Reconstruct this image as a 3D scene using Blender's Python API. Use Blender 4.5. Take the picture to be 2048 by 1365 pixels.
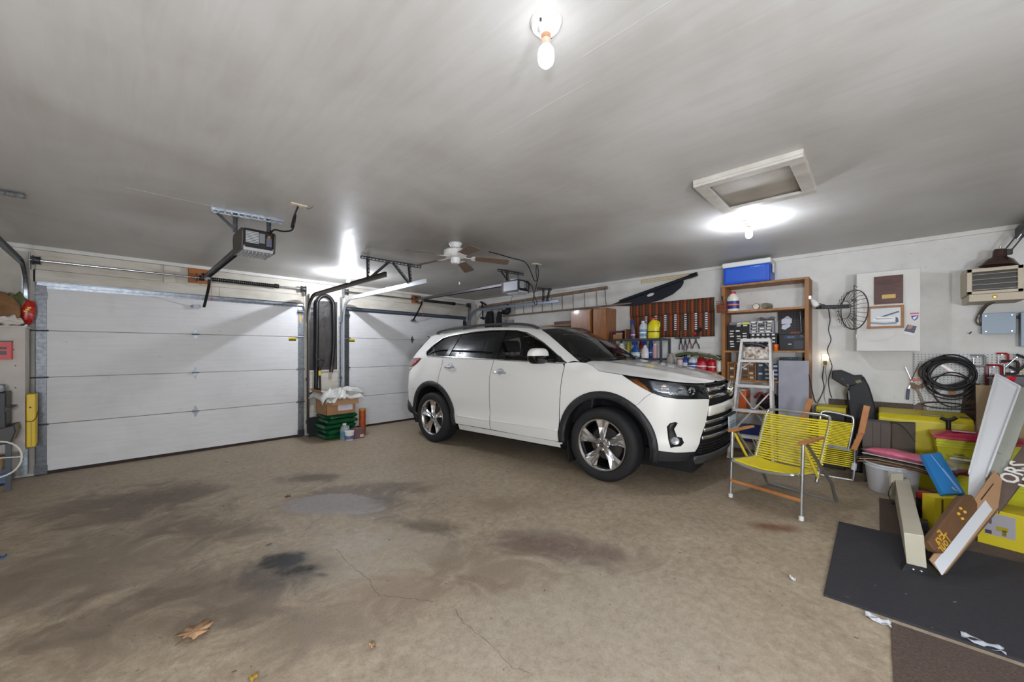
import bpy, bmesh, math, random
from mathutils import Vector as V, Matrix, geometry
random.seed(7)
PI=math.pi
for o in list(bpy.data.objects): bpy.data.objects.remove(o)
SC=bpy.context.scene; COL=SC.collection
# ------------------------------------------------------------------ camera
FPX,CX,Y0,HC=757.0,1024.0,702.0,1.397          # focal length (px of a 2048 frame), centre column, horizon row, eye height
YAW=math.radians(43.88)
FW=V((math.cos(YAW),math.sin(YAW),0)); RT=V((math.sin(YAW),-math.cos(YAW),0)); UP=V((0,0,1)); EYE=V((0,0,HC))
cd=bpy.data.cameras.new('camera'); cam=bpy.data.objects.new('camera',cd); COL.objects.link(cam); SC.camera=cam
cd.sensor_fit='HORIZONTAL'; cd.sensor_width=36; cd.lens=FPX/2048*36; cd.shift_y=(Y0-682.5)/2048; cd.clip_start=.05
cam.matrix_world=Matrix((( RT.x,0,-FW.x,0),(RT.y,0,-FW.y,0),(0,1,0,HC),(0,0,0,1)))
# ------------------------------------------------------------------ world, exposure
w=bpy.data.worlds.new('world'); SC.world=w; w.use_nodes=True
w.node_tree.nodes['Background'].inputs[0].default_value=(.02,.022,.025,1); w.node_tree.nodes['Background'].inputs[1].default_value=.3
SC.view_settings.view_transform='Standard'; SC.view_settings.look='None'; SC.view_settings.gamma=1
SC.view_settings.use_curve_mapping=False; SC.view_settings.exposure=0.82
BULB=230.0                                       # emission strength of the bare bulbs
FILL_GLOBE=128.0                                      # and of the added fill globes
# ------------------------------------------------------------------ pixel -> place
XR,YD,ZC=5.815,6.75,2.577                        # right wall, door plane, ceiling
SL=.015                                          # the slab falls towards the doors
def zf(y): return SL*(YD-y)
def ray(px,py): return FW+RT*((px-CX)/FPX)+UP*((Y0-py)/FPX)
def PN(px,py,n,d):
    r=ray(px,py); n=V(n); return EYE+r*((d-n.dot(EYE))/n.dot(r))
def FL(px,py): return PN(px,py,(0,SL,1),SL*YD)
def PX(px,py,x): return PN(px,py,(1,0,0),x)
def PY(px,py,y): return PN(px,py,(0,1,0),y)
def PZ(px,py,z): return PN(px,py,(0,0,1),z)
def PD(px,py,d): return EYE+ray(px,py)*d        # at a depth along the view
# ------------------------------------------------------------------ materials
def lin(c):
    c=c/255.; return c/12.92 if c<=.04045 else ((c+.055)/1.055)**2.4
def rgb(c): return (lin(c[0]),lin(c[1]),lin(c[2]),1)
MATS={}
def mat(name,c,rough=.5,metal=0,noise=0,nscale=8,bump=0,bscale=60,c2=None,stretch=None,coat=0,alpha=1,trans=0,emit=0,spec=.5,ior=1.45):
    if name in MATS: return MATS[name]
    m=bpy.data.materials.new(name); m.use_nodes=True; nt=m.node_tree; b=nt.nodes['Principled BSDF']
    b.inputs['Base Color'].default_value=rgb(c); b.inputs['Roughness'].default_value=rough; b.inputs['Metallic'].default_value=metal
    b.inputs['Coat Weight'].default_value=coat; b.inputs['Coat Roughness'].default_value=.06
    b.inputs['Transmission Weight'].default_value=trans; b.inputs['IOR'].default_value=ior
    b.inputs['Specular IOR Level'].default_value=spec; b.inputs['Alpha'].default_value=alpha
    if emit: b.inputs['Emission Color'].default_value=rgb(c); b.inputs['Emission Strength'].default_value=emit
    if noise or bump:
        tc=nt.nodes.new('ShaderNodeTexCoord'); mp=nt.nodes.new('ShaderNodeMapping'); nt.links.new(tc.outputs['Object'],mp.inputs[0])
        if stretch: mp.inputs['Scale'].default_value=stretch
    if noise:
        n=nt.nodes.new('ShaderNodeTexNoise'); n.inputs['Scale'].default_value=nscale; n.inputs['Detail'].default_value=6; nt.links.new(mp.outputs[0],n.inputs['Vector'])
        r=nt.nodes.new('ShaderNodeValToRGB'); nt.links.new(n.outputs['Fac'],r.inputs[0])
        r.color_ramp.elements[0].position=.5-.5*(1-min(noise,.95)) ; r.color_ramp.elements[1].position=.5+.5*(1-min(noise,.95))
        c2=c2 or tuple(x*.72 for x in c)
        r.color_ramp.elements[0].color=rgb(c2); r.color_ramp.elements[1].color=rgb(c)
        nt.links.new(r.outputs[0],b.inputs['Base Color'])
    if bump:
        n=nt.nodes.new('ShaderNodeTexNoise'); n.inputs['Scale'].default_value=bscale; n.inputs['Detail'].default_value=4; nt.links.new(mp.outputs[0],n.inputs['Vector'])
        bp=nt.nodes.new('ShaderNodeBump'); bp.inputs['Strength'].default_value=bump; bp.inputs['Distance'].default_value=.01
        nt.links.new(n.outputs['Fac'],bp.inputs['Height']); nt.links.new(bp.outputs[0],b.inputs['Normal'])
    MATS[name]=m; return m
def pl(c,rough=.4):                              # plain plastic / paint by colour
    return mat('plain_%d_%d_%d_%d'%(c[0],c[1],c[2],rough*100),c,rough)
WHITE=mat('white_paint',(208,207,203),.55,noise=.45,nscale=5,c2=(188,186,180),bump=.08,bscale=25)
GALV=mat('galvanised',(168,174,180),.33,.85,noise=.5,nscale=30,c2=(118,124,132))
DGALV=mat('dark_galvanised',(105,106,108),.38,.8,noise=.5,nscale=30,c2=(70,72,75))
STEEL=mat('steel',(190,192,195),.25,1)
CHROME=mat('chrome',(225,228,232),.08,1)
BLACK=mat('black_plastic',(22,22,24),.42)
RUBBER=mat('rubber',(26,26,27),.7,bump=.1)
DARK=mat('dark_grey',(52,52,55),.5)
WOOD=mat('pine_wood',(178,128,76),.5,noise=.35,nscale=6,c2=(132,88,46),stretch=(6,6,1))
OAKV=mat('oak_wood',(178,116,62),.28,noise=.35,nscale=5,c2=(112,62,28),stretch=(9,9,1.1),coat=.3)
ARMW=mat('arm_wood',(190,128,74),.4,noise=.4,nscale=9,c2=(150,94,50))
BROWNW=mat('walnut_wood',(92,50,34),.4,noise=.4,nscale=5,c2=(58,28,20),stretch=(8,1,8))
CARD=mat('cardboard',(172,132,94),.8,noise=.5,nscale=7,c2=(150,112,78))
DCARD=mat('dark_cardboard',(112,92,76),.8,noise=.5,nscale=7,c2=(90,74,60))
ALU=mat('worn_aluminium',(206,206,204),.42,.35,noise=.4,nscale=25,c2=(150,150,148))
# ------------------------------------------------------------------ mesh builder
def basis(d):
    d=d.normalized(); a=V((0,0,1)) if abs(d.z)<.9 else V((1,0,0)); x=a.cross(d).normalized(); return x,d.cross(x),d
class MB:
    def __init__(s,T=None): s.v=[]; s.f=[]; s.T=T
    def add(s,vs,fs):
        b=len(s.v); s.v+= [(s.T@V(p)) if s.T else V(p) for p in vs]; s.f+=[tuple(b+i for i in f) for f in fs]; return s
    def box(s,a,b):
        a,b=V(a),V(b); lo=V((min(a.x,b.x),min(a.y,b.y),min(a.z,b.z))); hi=V((max(a.x,b.x),max(a.y,b.y),max(a.z,b.z)))
        vs=[(x,y,z) for x in (lo.x,hi.x) for y in (lo.y,hi.y) for z in (lo.z,hi.z)]
        return s.add(vs,[(0,1,3,2),(4,6,7,5),(0,4,5,1),(2,3,7,6),(0,2,6,4),(1,5,7,3)])
    def obox(s,o,ex,ey,ez):                       # corner o with three edge vectors
        o,ex,ey,ez=V(o),V(ex),V(ey),V(ez)
        if ex.cross(ey).dot(ez)<0: ex,ey=ey,ex
        vs=[o+ex*i+ey*j+ez*k for i in (0,1) for j in (0,1) for k in (0,1)]
        return s.add(vs,[(0,1,3,2),(4,6,7,5),(0,4,5,1),(2,3,7,6),(0,2,6,4),(1,5,7,3)])
    def bar(s,p,q,w,h,up=(0,0,1)):                # beam from p to q, w across, h along up
        p,q=V(p),V(q); d=(q-p); x=d.cross(V(up))
        if x.length<1e-6: x=d.cross(V((1,0,0)))
        x.normalize(); u=x.cross(d).normalized()
        return s.obox(p-x*w/2-u*h/2,d,x*w,u*h)
    def cyl(s,p,q,r0,r1=None,n=14,caps=True):
        p,q=V(p),V(q); r1=r0 if r1 is None else r1; x,y,_=basis(q-p)
        vs=[p+(x*math.cos(2*PI*i/n)+y*math.sin(2*PI*i/n))*r0 for i in range(n)]+[q+(x*math.cos(2*PI*i/n)+y*math.sin(2*PI*i/n))*r1 for i in range(n)]
        fs=[(i,(i+1)%n,n+(i+1)%n,n+i) for i in range(n)]
        if caps: fs+= [tuple(range(n-1,-1,-1)),tuple(range(n,2*n))]
        return s.add(vs,fs)
    def tube(s,pts,r,n=8,closed=False):
        pts=[V(p) for p in pts]; m=len(pts); vs=[]; fs=[]; x=None
        for i,p in enumerate(pts):
            if closed: t=pts[(i+1)%m]-pts[i-1]
            else: t=pts[min(i+1,m-1)]-pts[max(i-1,0)]
            t.normalize()
            if x is None: x=basis(t)[0]
            x=(x-t*x.dot(t)); x=x.normalized() if x.length>1e-6 else basis(t)[0]
            y=t.cross(x); rr=r[i] if isinstance(r,(list,tuple)) else r
            vs+=[p+(x*math.cos(2*PI*k/n)+y*math.sin(2*PI*k/n))*rr for k in range(n)]
        for i in range(m if closed else m-1):
            j=(i+1)%m
            for k in range(n): fs.append((i*n+k,i*n+(k+1)%n,j*n+(k+1)%n,j*n+k))
        if not closed: fs+=[tuple(range(n-1,-1,-1)),tuple(range((m-1)*n,m*n))]
        return s.add(vs,fs)
    def lathe(s,prof,c=(0,0,0),axis=(0,0,1),n=24,sx=1,sy=1,a0=0,a1=2*PI):
        c=V(c); x,y,d=basis(V(axis)); full=abs(a1-a0-2*PI)<1e-6; k=n if full else n+1; vs=[]; fs=[]
        for r,h in prof:
            for i in range(k):
                a=a0+(a1-a0)*i/n; vs.append(c+x*(math.cos(a)*r*sx)+y*(math.sin(a)*r*sy)+d*h)
        for j in range(len(prof)-1):
            for i in range(n):
                i2=(i+1)%k; fs.append((j*k+i,j*k+i2,(j+1)*k+i2,(j+1)*k+i))
        return s.add(vs,fs)
    def prism(s,poly,o,ex,ey,ez):                 # polygon in (ex,ey), thickness vector ez
        o,ex,ey,ez=V(o),V(ex),V(ey),V(ez); n=len(poly)
        vs=[o+ex*a+ey*b for a,b in poly]+[o+ex*a+ey*b+ez for a,b in poly]
        return s.add(vs,[tuple(range(n-1,-1,-1)),tuple(range(n,2*n))]+[(i,(i+1)%n,n+(i+1)%n,n+i) for i in range(n)])
    def grid(s,fn,nu,nv):
        vs=[fn(i/nu,j/nv) for i in range(nu+1) for j in range(nv+1)]
        return s.add(vs,[(i*(nv+1)+j,(i+1)*(nv+1)+j,(i+1)*(nv+1)+j+1,i*(nv+1)+j+1) for i in range(nu) for j in range(nv)])
    def sphere(s,c,r,n=14,sz=(1,1,1)):
        return s.lathe([(max(1e-5,r*math.sin(PI*i/(n//2))),-r*math.cos(PI*i/(n//2))*sz[2]) for i in range(n//2+1)],c,(0,0,1),n,sz[0],sz[1])
    def build(s,name,m,parent=None,smooth=False,bevel=0,seg=2,local=False,label=None,solid=0,fixn=True):
        me=bpy.data.meshes.new(name); vs=s.v
        off=V((0,0,0))
        if parent is not None and not local:
            inv=WM[parent.name].inverted(); vs=[inv@p for p in vs]
        elif parent is None and vs:
            lo=[min(p[i] for p in vs) for i in range(3)]; hi=[max(p[i] for p in vs) for i in range(3)]
            off=V(((lo[0]+hi[0])/2,(lo[1]+hi[1])/2,lo[2])); vs=[p-off for p in vs]
        me.from_pydata([tuple(p) for p in vs],[],s.f)
        bm=bmesh.new(); bm.from_mesh(me)
        bmesh.ops.remove_doubles(bm,verts=bm.verts,dist=1e-6)
        if fixn: bmesh.ops.recalc_face_normals(bm,faces=bm.faces)
        if bevel:
            es=[e for e in bm.edges if len(e.link_faces)==2 and e.calc_face_angle(0)>.5]
            bmesh.ops.bevel(bm,geom=es,offset=bevel,segments=seg,affect='EDGES',profile=.5,clamp_overlap=True)
        bm.to_mesh(me); bm.free()
        if smooth:
            for p in me.polygons: p.use_smooth=True
            me.set_sharp_from_angle(angle=math.radians(38))
        me.materials.append(m)
        o=bpy.data.objects.new(name,me); COL.objects.link(o); o.location=off
        if parent is not None:
            o.parent=parent; WM[o.name]=WM[parent.name].copy()
        else: WM[o.name]=Matrix.Translation(off)
        if solid:
            md=o.modifiers.new('thickness','SOLIDIFY'); md.thickness=solid; md.offset=-1
        if label: o['label']=label
        return o
WM={}
def tag(o,label,cat,group=None):
    o['label']=label; o['category']=cat
    if group: o['group']=group
    return o
def struct(o): o['kind']='structure'; return o
def thing(name,label=None,cat=None,T=None,loc=None,group=None):
    o=bpy.data.objects.new(name,None); COL.objects.link(o); o.empty_display_size=.05
    T=T if T is not None else Matrix.Translation(V(loc) if loc is not None else V((0,0,0)))
    o.matrix_world=T; o.location,o.rotation_mode=T.to_translation(),'XYZ'; o.rotation_euler=T.to_euler(); WM[o.name]=T.copy()
    if label: tag(o,label,cat,group)
    return o
def frame(o,ex,ey,ez=None):                       # matrix from origin and axis directions
    ex=V(ex).normalized(); ey=V(ey); ey=(ey-ex*ex.dot(ey)).normalized(); ez=ex.cross(ey); o=V(o)
    return Matrix(((ex.x,ey.x,ez.x,o.x),(ex.y,ey.y,ez.y,o.y),(ex.z,ey.z,ez.z,o.z),(0,0,0,1)))
def text(name,body,size,T,m,parent,extrude=.0006,align='CENTER',bold=0,label=None):
    cu=bpy.data.curves.new(name,'FONT'); cu.body=body; cu.size=size; cu.extrude=extrude; cu.align_x=align; cu.align_y='CENTER'; cu.offset=bold; cu.resolution_u=2
    t=bpy.data.objects.new('tmp',cu); COL.objects.link(t); bpy.context.view_layer.update()
    me=bpy.data.meshes.new_from_object(t.evaluated_get(bpy.context.evaluated_depsgraph_get())); bpy.data.objects.remove(t)
    me.transform(WM[parent.name].inverted()@T); me.materials.clear(); me.materials.append(m); me.name=name
    o=bpy.data.objects.new(name,me); COL.objects.link(o); o.parent=parent; WM[o.name]=WM[parent.name].copy()
    if label: o['label']=label
    return o
def arc(c,r,a0,a1,ex,ey,n=10):
    c,ex,ey=V(c),V(ex),V(ey); return [c+ex*(r*math.cos(a0+(a1-a0)*i/n))+ey*(r*math.sin(a0+(a1-a0)*i/n)) for i in range(n+1)]
def spl(pts,n=8):                                 # Catmull-Rom through points
    P=[V(p) for p in pts]; P=[P[0]*2-P[1]]+P+[P[-1]*2-P[-2]]; out=[]
    for i in range(1,len(P)-2):
        a,b,c,d=P[i-1:i+3]
        for k in range(n):
            t=k/n; out.append(.5*((2*b)+(c-a)*t+(2*a-5*b+4*c-d)*t*t+(3*b-a-3*c+d)*t**3))
    out.append(P[-2]); return out
def lerp(a,b,t): return a+(b-a)*t
def interp(tab,x):
    if x<=tab[0][0]: return tab[0][1]
    for (a,p),(b,q) in zip(tab,tab[1:]):
        if x<=b: return p+(q-p)*(x-a)/(b-a)
    return tab[-1][1]
def sm(a,b,x):
    t=max(0,min(1,(x-a)/(b-a))); return t*t*(3-2*t)

# ================================================================== ROOM
XL,YB=-3.3,-2.6                                   # unseen left and back walls
def pos_nodes(nt):
    g=nt.nodes.new('ShaderNodeNewGeometry'); return g.outputs['Position']
def mixc(nt,fac,a,b,blend='MIX'):
    n=nt.nodes.new('ShaderNodeMix'); n.data_type='RGBA'; n.blend_type=blend
    for s,v in ((n.inputs[0],fac),(n.inputs[6],a),(n.inputs[7],b)):
        if isinstance(v,bpy.types.NodeSocket): nt.links.new(v,s)
        else: s.default_value=v
    return n.outputs[2]
def noise(nt,vec,scale,detail=5,dist=0,rough=.55):
    n=nt.nodes.new('ShaderNodeTexNoise'); n.inputs['Scale'].default_value=scale; n.inputs['Detail'].default_value=detail; n.inputs['Distortion'].default_value=dist; n.inputs['Roughness'].default_value=rough
    nt.links.new(vec,n.inputs['Vector']); return n.outputs['Fac']
def ramp(nt,fac,stops):
    r=nt.nodes.new('ShaderNodeValToRGB'); nt.links.new(fac,r.inputs[0]); e=r.color_ramp.elements
    while len(e)<len(stops): e.new(.5)
    for el,(p,c) in zip(e,stops): el.position=p; el.color=c if len(c)==4 else rgb(c)
    return r.outputs[0]
def gray(v): return (v,v,v,1)
def math_(nt,op,a,b=0):
    n=nt.nodes.new('ShaderNodeMath'); n.operation=op; n.use_clamp=False
    for s,v in ((n.inputs[0],a),(n.inputs[1],b)):
        if isinstance(v,bpy.types.NodeSocket): nt.links.new(v,s)
        else: s.default_value=v
    return n.outputs[0]
def blob(nt,P,c,rx,ry,rot,nz,wob,inner,outer):
    """fac 1 inside a ragged ellipse at c, fading between inner and outer (in radii)"""
    m=nt.nodes.new('ShaderNodeMapping'); m.vector_type='TEXTURE'; m.inputs['Location'].default_value=(c[0],c[1],0); m.inputs['Rotation'].default_value=(0,0,rot); m.inputs['Scale'].default_value=(rx,ry,50)
    nt.links.new(P,m.inputs[0]); l=nt.nodes.new('ShaderNodeVectorMath'); l.operation='LENGTH'; nt.links.new(m.outputs[0],l.inputs[0])
    d=math_(nt,'ADD',l.outputs['Value'],math_(nt,'MULTIPLY',math_(nt,'SUBTRACT',nz,.5),wob))
    r=nt.nodes.new('ShaderNodeMapRange'); r.interpolation_type='SMOOTHSTEP'; nt.links.new(d,r.inputs[0])
    r.inputs[1].default_value=inner; r.inputs[2].default_value=outer; r.inputs[3].default_value=1; r.inputs[4].default_value=0
    return r.outputs[0]
def concrete():
    m=bpy.data.materials.new('stained_concrete'); m.use_nodes=True; nt=m.node_tree; b=nt.nodes['Principled BSDF']; P=pos_nodes(nt)
    n1=noise(nt,P,1.3,6,.4); n2=noise(nt,P,6,6,.6); n3=noise(nt,P,95,3); n4=noise(nt,P,3.2,8,1.2,.7); n5=noise(nt,P,22,6,.4,.65)
    col=ramp(nt,n1,[(.28,(132,115,95)),(.5,(162,145,122)),(.72,(182,168,146))])
    col=mixc(nt,.55,col,ramp(nt,n4,[(.3,(114,98,79)),(.5,(162,145,122)),(.7,(192,179,158))]))
    col=mixc(nt,.5,col,ramp(nt,n5,[(.3,(122,106,87)),(.5,(162,145,122)),(.7,(188,175,154))]))
    def stain(c,rx,ry,rot,nz,wob,i,o,color,k):
        nonlocal col
        f_=math_(nt,'MULTIPLY',blob(nt,P,c,rx,ry,rot,nz,wob,i,o),ramp(nt,n5,[(.25,gray(.45)),(.6,gray(1))])); col=mixc(nt,math_(nt,'MULTIPLY',f_,k),col,rgb(color))
    f=lambda px,py:FL(px,py)
    # paler ground in the middle and towards the viewer
    stain(f(1150,1290),1.0,1.2,-0.8,n4,.9,.3,1.2,(170,161,146),.55)
    stain(f(780,1120),.6,.5,-0.8,n4,1,.3,1.2,(166,156,138),.6)
    stain(f(450,980),.55,.3,-0.8,n4,1,.3,1.3,(165,150,126),.5)
    # old dark drips and damp rings
    stain(f(620,955),.35,.22,-0.95,n4,2.6,.2,1.2,(84,70,58),0.94)
    stain(f(780,975),.5,.2,-0.95,n4,2.6,.2,1.2,(98,82,68),0.88)
    stain(f(860,1055),.42,.12,-1.1,n4,2.8,.2,1.2,(92,78,62),0.88)
    stain(f(330,990),.6,.45,-0.8,n4,2.6,.1,1.3,(96,80,64),0.88)
    stain(f(1110,1095),.75,.2,-1.1,n4,2.4,.1,1.3,(98,78,72),0.88)
    stain(f(430,1190),.5,.3,-0.8,n4,2.6,.1,1.3,(90,75,60),0.75)
    stain(f(160,1130),.9,.8,-0.8,n4,2.6,.1,1.3,(104,90,76),0.75)
    stain(f(640,1250),.5,.22,-0.8,n4,2.6,.1,1.3,(118,102,84),0.75)
    stain(f(1545,1055),.24,.1,-0.95,n2,1.2,.1,1.1,(112,64,38),1.00)
    stain(f(1000,1010),.3,.2,-0.8,n4,2.6,.1,1.3,(128,108,88),0.75)
    stain(f(690,1000),.72,.36,-.95,n4,2.2,.5,1.1,(96,80,66),.8)
    stain(f(250,1010),.9,.5,-.8,n4,3.0,.2,1.2,(92,76,60),.8)
    stain(f(420,1060),.5,.25,-.8,n4,3.0,.2,1.2,(100,84,66),.7)
    stain(f(800,1180),.5,.25,-.8,n4,3.0,.2,1.2,(130,104,80),.6)
    stain(f(980,1130),.5,.3,-.8,n4,3.0,.2,1.2,(120,100,80),.6)
    stain(f(240,1260),.6,.3,-.8,n4,3.0,.2,1.2,(104,88,72),.6)
    # cement patch
    stain(f(665,1008),.50,.24,-.95,n4,1.3,.84,.97,(150,144,142),.95)
    stain(f(770,1000),.2,.13,-0.95,n2,.7,.3,1.1,(96,86,76),.7)
    # oil
    stain(f(572,1140),.36,.24,-0.95,n4,1.1,.15,1.25,(62,57,52),.9)
    stain(f(575,1120),.21,.14,-0.95,n2,1.5,.15,.95,(20,20,22),.97)
    stain(f(578,1120),.20,.12,-.95,n2,1.2,.35,1.0,(9,9,10),1.3)
    stain(f(600,1140),.17,.10,-.6,n2,1.6,.2,1.0,(14,14,15),1.2)
    stain(f(640,1150),.09,.04,-0.95,n2,1.6,.1,.9,(26,26,28),.9)
    stain(f(549,1096),.03,.05,-0.8,n2,.4,.5,1,(150,150,150),.6)
    stain(f(538,1090),.022,.03,-0.8,n2,.4,.5,1,(25,25,26),.9)
    col=mixc(nt,.5,col,ramp(nt,n3,[(.25,gray(.55)),(.5,gray(1)),(.8,gray(1.0))]),'MULTIPLY')
    col=mixc(nt,.6,col,ramp(nt,noise(nt,P,320,2),[(.3,gray(.72)),(.6,gray(1.0))]),'MULTIPLY')
    nt.links.new(col,b.inputs['Base Color'])
    nt.links.new(ramp(nt,n4,[(.3,gray(.42)),(.7,gray(.68))]),b.inputs['Roughness'])
    bp=nt.nodes.new('ShaderNodeBump'); bp.inputs['Strength'].default_value=.25; bp.inputs['Distance'].default_value=.004; nt.links.new(n3,bp.inputs['Height']); nt.links.new(bp.outputs[0],b.inputs['Normal'])
    return m
def ceil_mat():
    m=bpy.data.materials.new('ceiling_paint'); m.use_nodes=True; nt=m.node_tree; b=nt.nodes['Principled BSDF']; P=pos_nodes(nt)
    mp=nt.nodes.new('ShaderNodeMapping'); mp.inputs['Scale'].default_value=(9,1.0,1); nt.links.new(P,mp.inputs[0]); S=mp.outputs[0]
    n1=noise(nt,P,.9,6,.5); n2=noise(nt,S,2.2,6,.5)
    col=ramp(nt,n1,[(.3,(176,173,168)),(.5,(196,195,192)),(.7,(206,206,204))])
    col=mixc(nt,.22,col,ramp(nt,n2,[(.35,(178,175,169)),(.6,(206,206,204))]))
    def stain(c,rx,ry,k,color=(120,112,102)):
        nonlocal col
        col=mixc(nt,math_(nt,'MULTIPLY',blob(nt,P,c,rx,ry,0,n1,.9,.05,1.3),k),col,rgb(color))
    z=lambda px,py:PZ(px,py,ZC)
    stain(z(900,490),1.0,.9,.5); stain(z(330,430),.5,.5,.35,(130,112,95)); stain(z(1050,470),1.2,.8,.4); stain(z(700,470),.9,1.2,.35); stain(z(1075,530),.35,.5,.5)
    stain(z(1480,350),.7,.5,.2)
    nt.links.new(col,b.inputs['Base Color']); b.inputs['Roughness'].default_value=.34; b.inputs['Specular IOR Level'].default_value=.36
    nt.links.new(ramp(nt,n2,[(.3,gray(.31)),(.7,gray(.5))]),b.inputs['Roughness'])
    bp=nt.nodes.new('ShaderNodeBump'); bp.inputs['Strength'].default_value=.12; bp.inputs['Distance'].default_value=.006
    mp2=nt.nodes.new('ShaderNodeMapping'); mp2.inputs['Scale'].default_value=(3.2,1,1); nt.links.new(P,mp2.inputs[0])
    nt.links.new(noise(nt,mp2.outputs[0],9,4),bp.inputs['Height']); nt.links.new(bp.outputs[0],b.inputs['Normal'])
    return m
def wall_mat(name,c,c2,streak):
    m=bpy.data.materials.new(name); m.use_nodes=True; nt=m.node_tree; b=nt.nodes['Principled BSDF']; P=pos_nodes(nt)
    mp=nt.nodes.new('ShaderNodeMapping'); mp.inputs['Scale'].default_value=streak; nt.links.new(P,mp.inputs[0])
    n1=noise(nt,P,2.2,6,.5); n2=noise(nt,mp.outputs[0],3,6,.3)
    col=ramp(nt,n1,[(.32,c2),(.55,c)]); col=mixc(nt,.45,col,ramp(nt,n2,[(.36,c2),(.6,c)]))
    col=mixc(nt,math_(nt,'MULTIPLY',ramp(nt,noise(nt,P,17,3),[(.68,gray(0)),(.76,gray(1))]),.35),col,rgb((150,143,132)))
    nt.links.new(col,b.inputs['Base Color']); b.inputs['Roughness'].default_value=.6
    bp=nt.nodes.new('ShaderNodeBump'); bp.inputs['Strength'].default_value=.2; bp.inputs['Distance'].default_value=.004; nt.links.new(n2,bp.inputs['Height']); nt.links.new(bp.outputs[0],b.inputs['Normal'])
    return m
CONC=concrete(); CEIL=ceil_mat()
WALLM=wall_mat('painted_board',(216,215,210),(198,195,187),(1,1,1.5))
HEADM=wall_mat('painted_plank',(206,201,190),(180,172,156),(1,1,9))
GREYW=wall_mat('bare_wall',(190,185,175),(160,152,140),(1,1,1))
m=MB(); e=.12
m.add([(XL-.2,YB-.2,zf(YB-.2)),(XR+.2,YB-.2,zf(YB-.2)),(XR+.2,YD+.4,zf(YD+.4)),(XL-.2,YD+.4,zf(YD+.4)),(XL-.2,YB-.2,-.3),(XR+.2,YB-.2,-.3),(XR+.2,YD+.4,-.3),(XL-.2,YD+.4,-.3)],[(0,1,2,3),(7,6,5,4),(0,4,5,1),(1,5,6,2),(2,6,7,3),(3,7,4,0)])
floor=struct(m.build('floor',CONC))
m=MB(); m.box((XL-.2,YB-.2,ZC),(XR+.2,YD+.3,ZC+.15)); ceiling=struct(m.build('ceiling',CEIL))
# taped sheet joints standing a hair proud of the ceiling
for a,b_,w_ in ((PZ(760,400,ZC),PZ(1210,175,ZC),.07),(PZ(250,376,ZC),PZ(420,412,ZC),.02),(PZ(1040,0,ZC),PZ(2040,-150,ZC),.09),(PZ(340,250,ZC),PZ(520,-80,ZC),.08)):
    d=b_-a
    if abs(d.y)>abs(d.x): p,q=V(((a.x+b_.x)/2,a.y,ZC)),V(((a.x+b_.x)/2,b_.y,ZC))
    else: p,q=V((a.x,(a.y+b_.y)/2,ZC)),V((b_.x,(a.y+b_.y)/2,ZC))
    for k in (0,1):
        v=p if k==0 else q; v.x=max(XL,min(XR,v.x)); v.y=max(YB,min(YD,v.y))
    MB().bar(p,q,w_,.0014).build('joint_tape',CEIL,ceiling)
YW=YD+.05                                         # wall face behind the doors
walls={}
m=MB(); m.box((XL-.2,YW,-.1),(XR+.2,YW+.2,ZC)); wall_d=struct(m.build('wall_doors',WALLM))
m=MB(); m.box((XR,YB-.2,-.1),(XR+.2,YW,ZC)); wall_r=struct(m.build('wall_right',WALLM))
m=MB(); m.box((XL-.2,YB-.2,-.1),(XL,YW,ZC)); struct(m.build('wall_left',GREYW))
m=MB(); m.box((XL,YB-.2,-.1),(XR,YB,ZC)); struct(m.build('wall_back',GREYW))
# header boards over the doors (separate planks) and posts
def plank(x0,x1,z0,z1,t=.02,mt=None,y=YW): return MB().box((x0,y-t,z0+.002),(x1,y,z1-.002)).build('plank',mt or HEADM,wall_d,bevel=.002,seg=1)
for x0,x1 in ((-.66,1.0),(1.003,2.12)): plank(x0,x1,2.165,2.31,.03)
for x0,x1 in ((-.66,.415),(.53,.66),(.8,2.45)): plank(x0,x1,2.31,2.53,.018)
plank(.415,.53,2.3,2.53,.035); plank(2.76,5.56,2.165,2.35,.03); plank(2.45,4.2,2.35,2.53,.018); plank(4.2,5.56,2.35,2.53,.016); plank(4.42,4.5,2.33,2.53,.032)
plank(5.52,XR-.02,0.02,2.53,.012)
for a,b_ in ((2.105,2.20),(2.2,2.66),(2.665,2.76)): plank(a,b_,.02,2.53 if a!=2.2 else 2.31,.012 if a==2.2 else .02)
for a,b_ in ((-.68,-.645),(-.95,-.69),(-1.4,-.955)): plank(a,b_,.02,2.5,.012 if a<-.7 else .03,GREYW)
struct(MB().box((XL,YW-.035,ZC-.045),(XR,YW,ZC)).build('trim_1',WALLM,bevel=.003))
struct(MB().box((XR-.022,YB,ZC-.045),(XR,YW-.035,ZC)).build('trim_2',WALLM,bevel=.003))
struct(MB().box((XR-.03,-.282,.72),(XR,.40,.835)).build('trim_3',mat('dark_particle_board',(104,90,80),.8,noise=.6,nscale=60,c2=(70,60,54)),bevel=.002))
# long painted sheets on the right wall, with an open joint between them
for z0,z1,y0_,y1 in ((1.50,2.10,3.45,5.9),(1.44,1.515,1.6,2.95),(1.51,2.2,2.9,3.12)):
    MB().box((XR-.008,y0_,z0),(XR,y1,z1)).build('wall_sheet',WALLM,wall_r,bevel=.002,seg=1)
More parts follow.
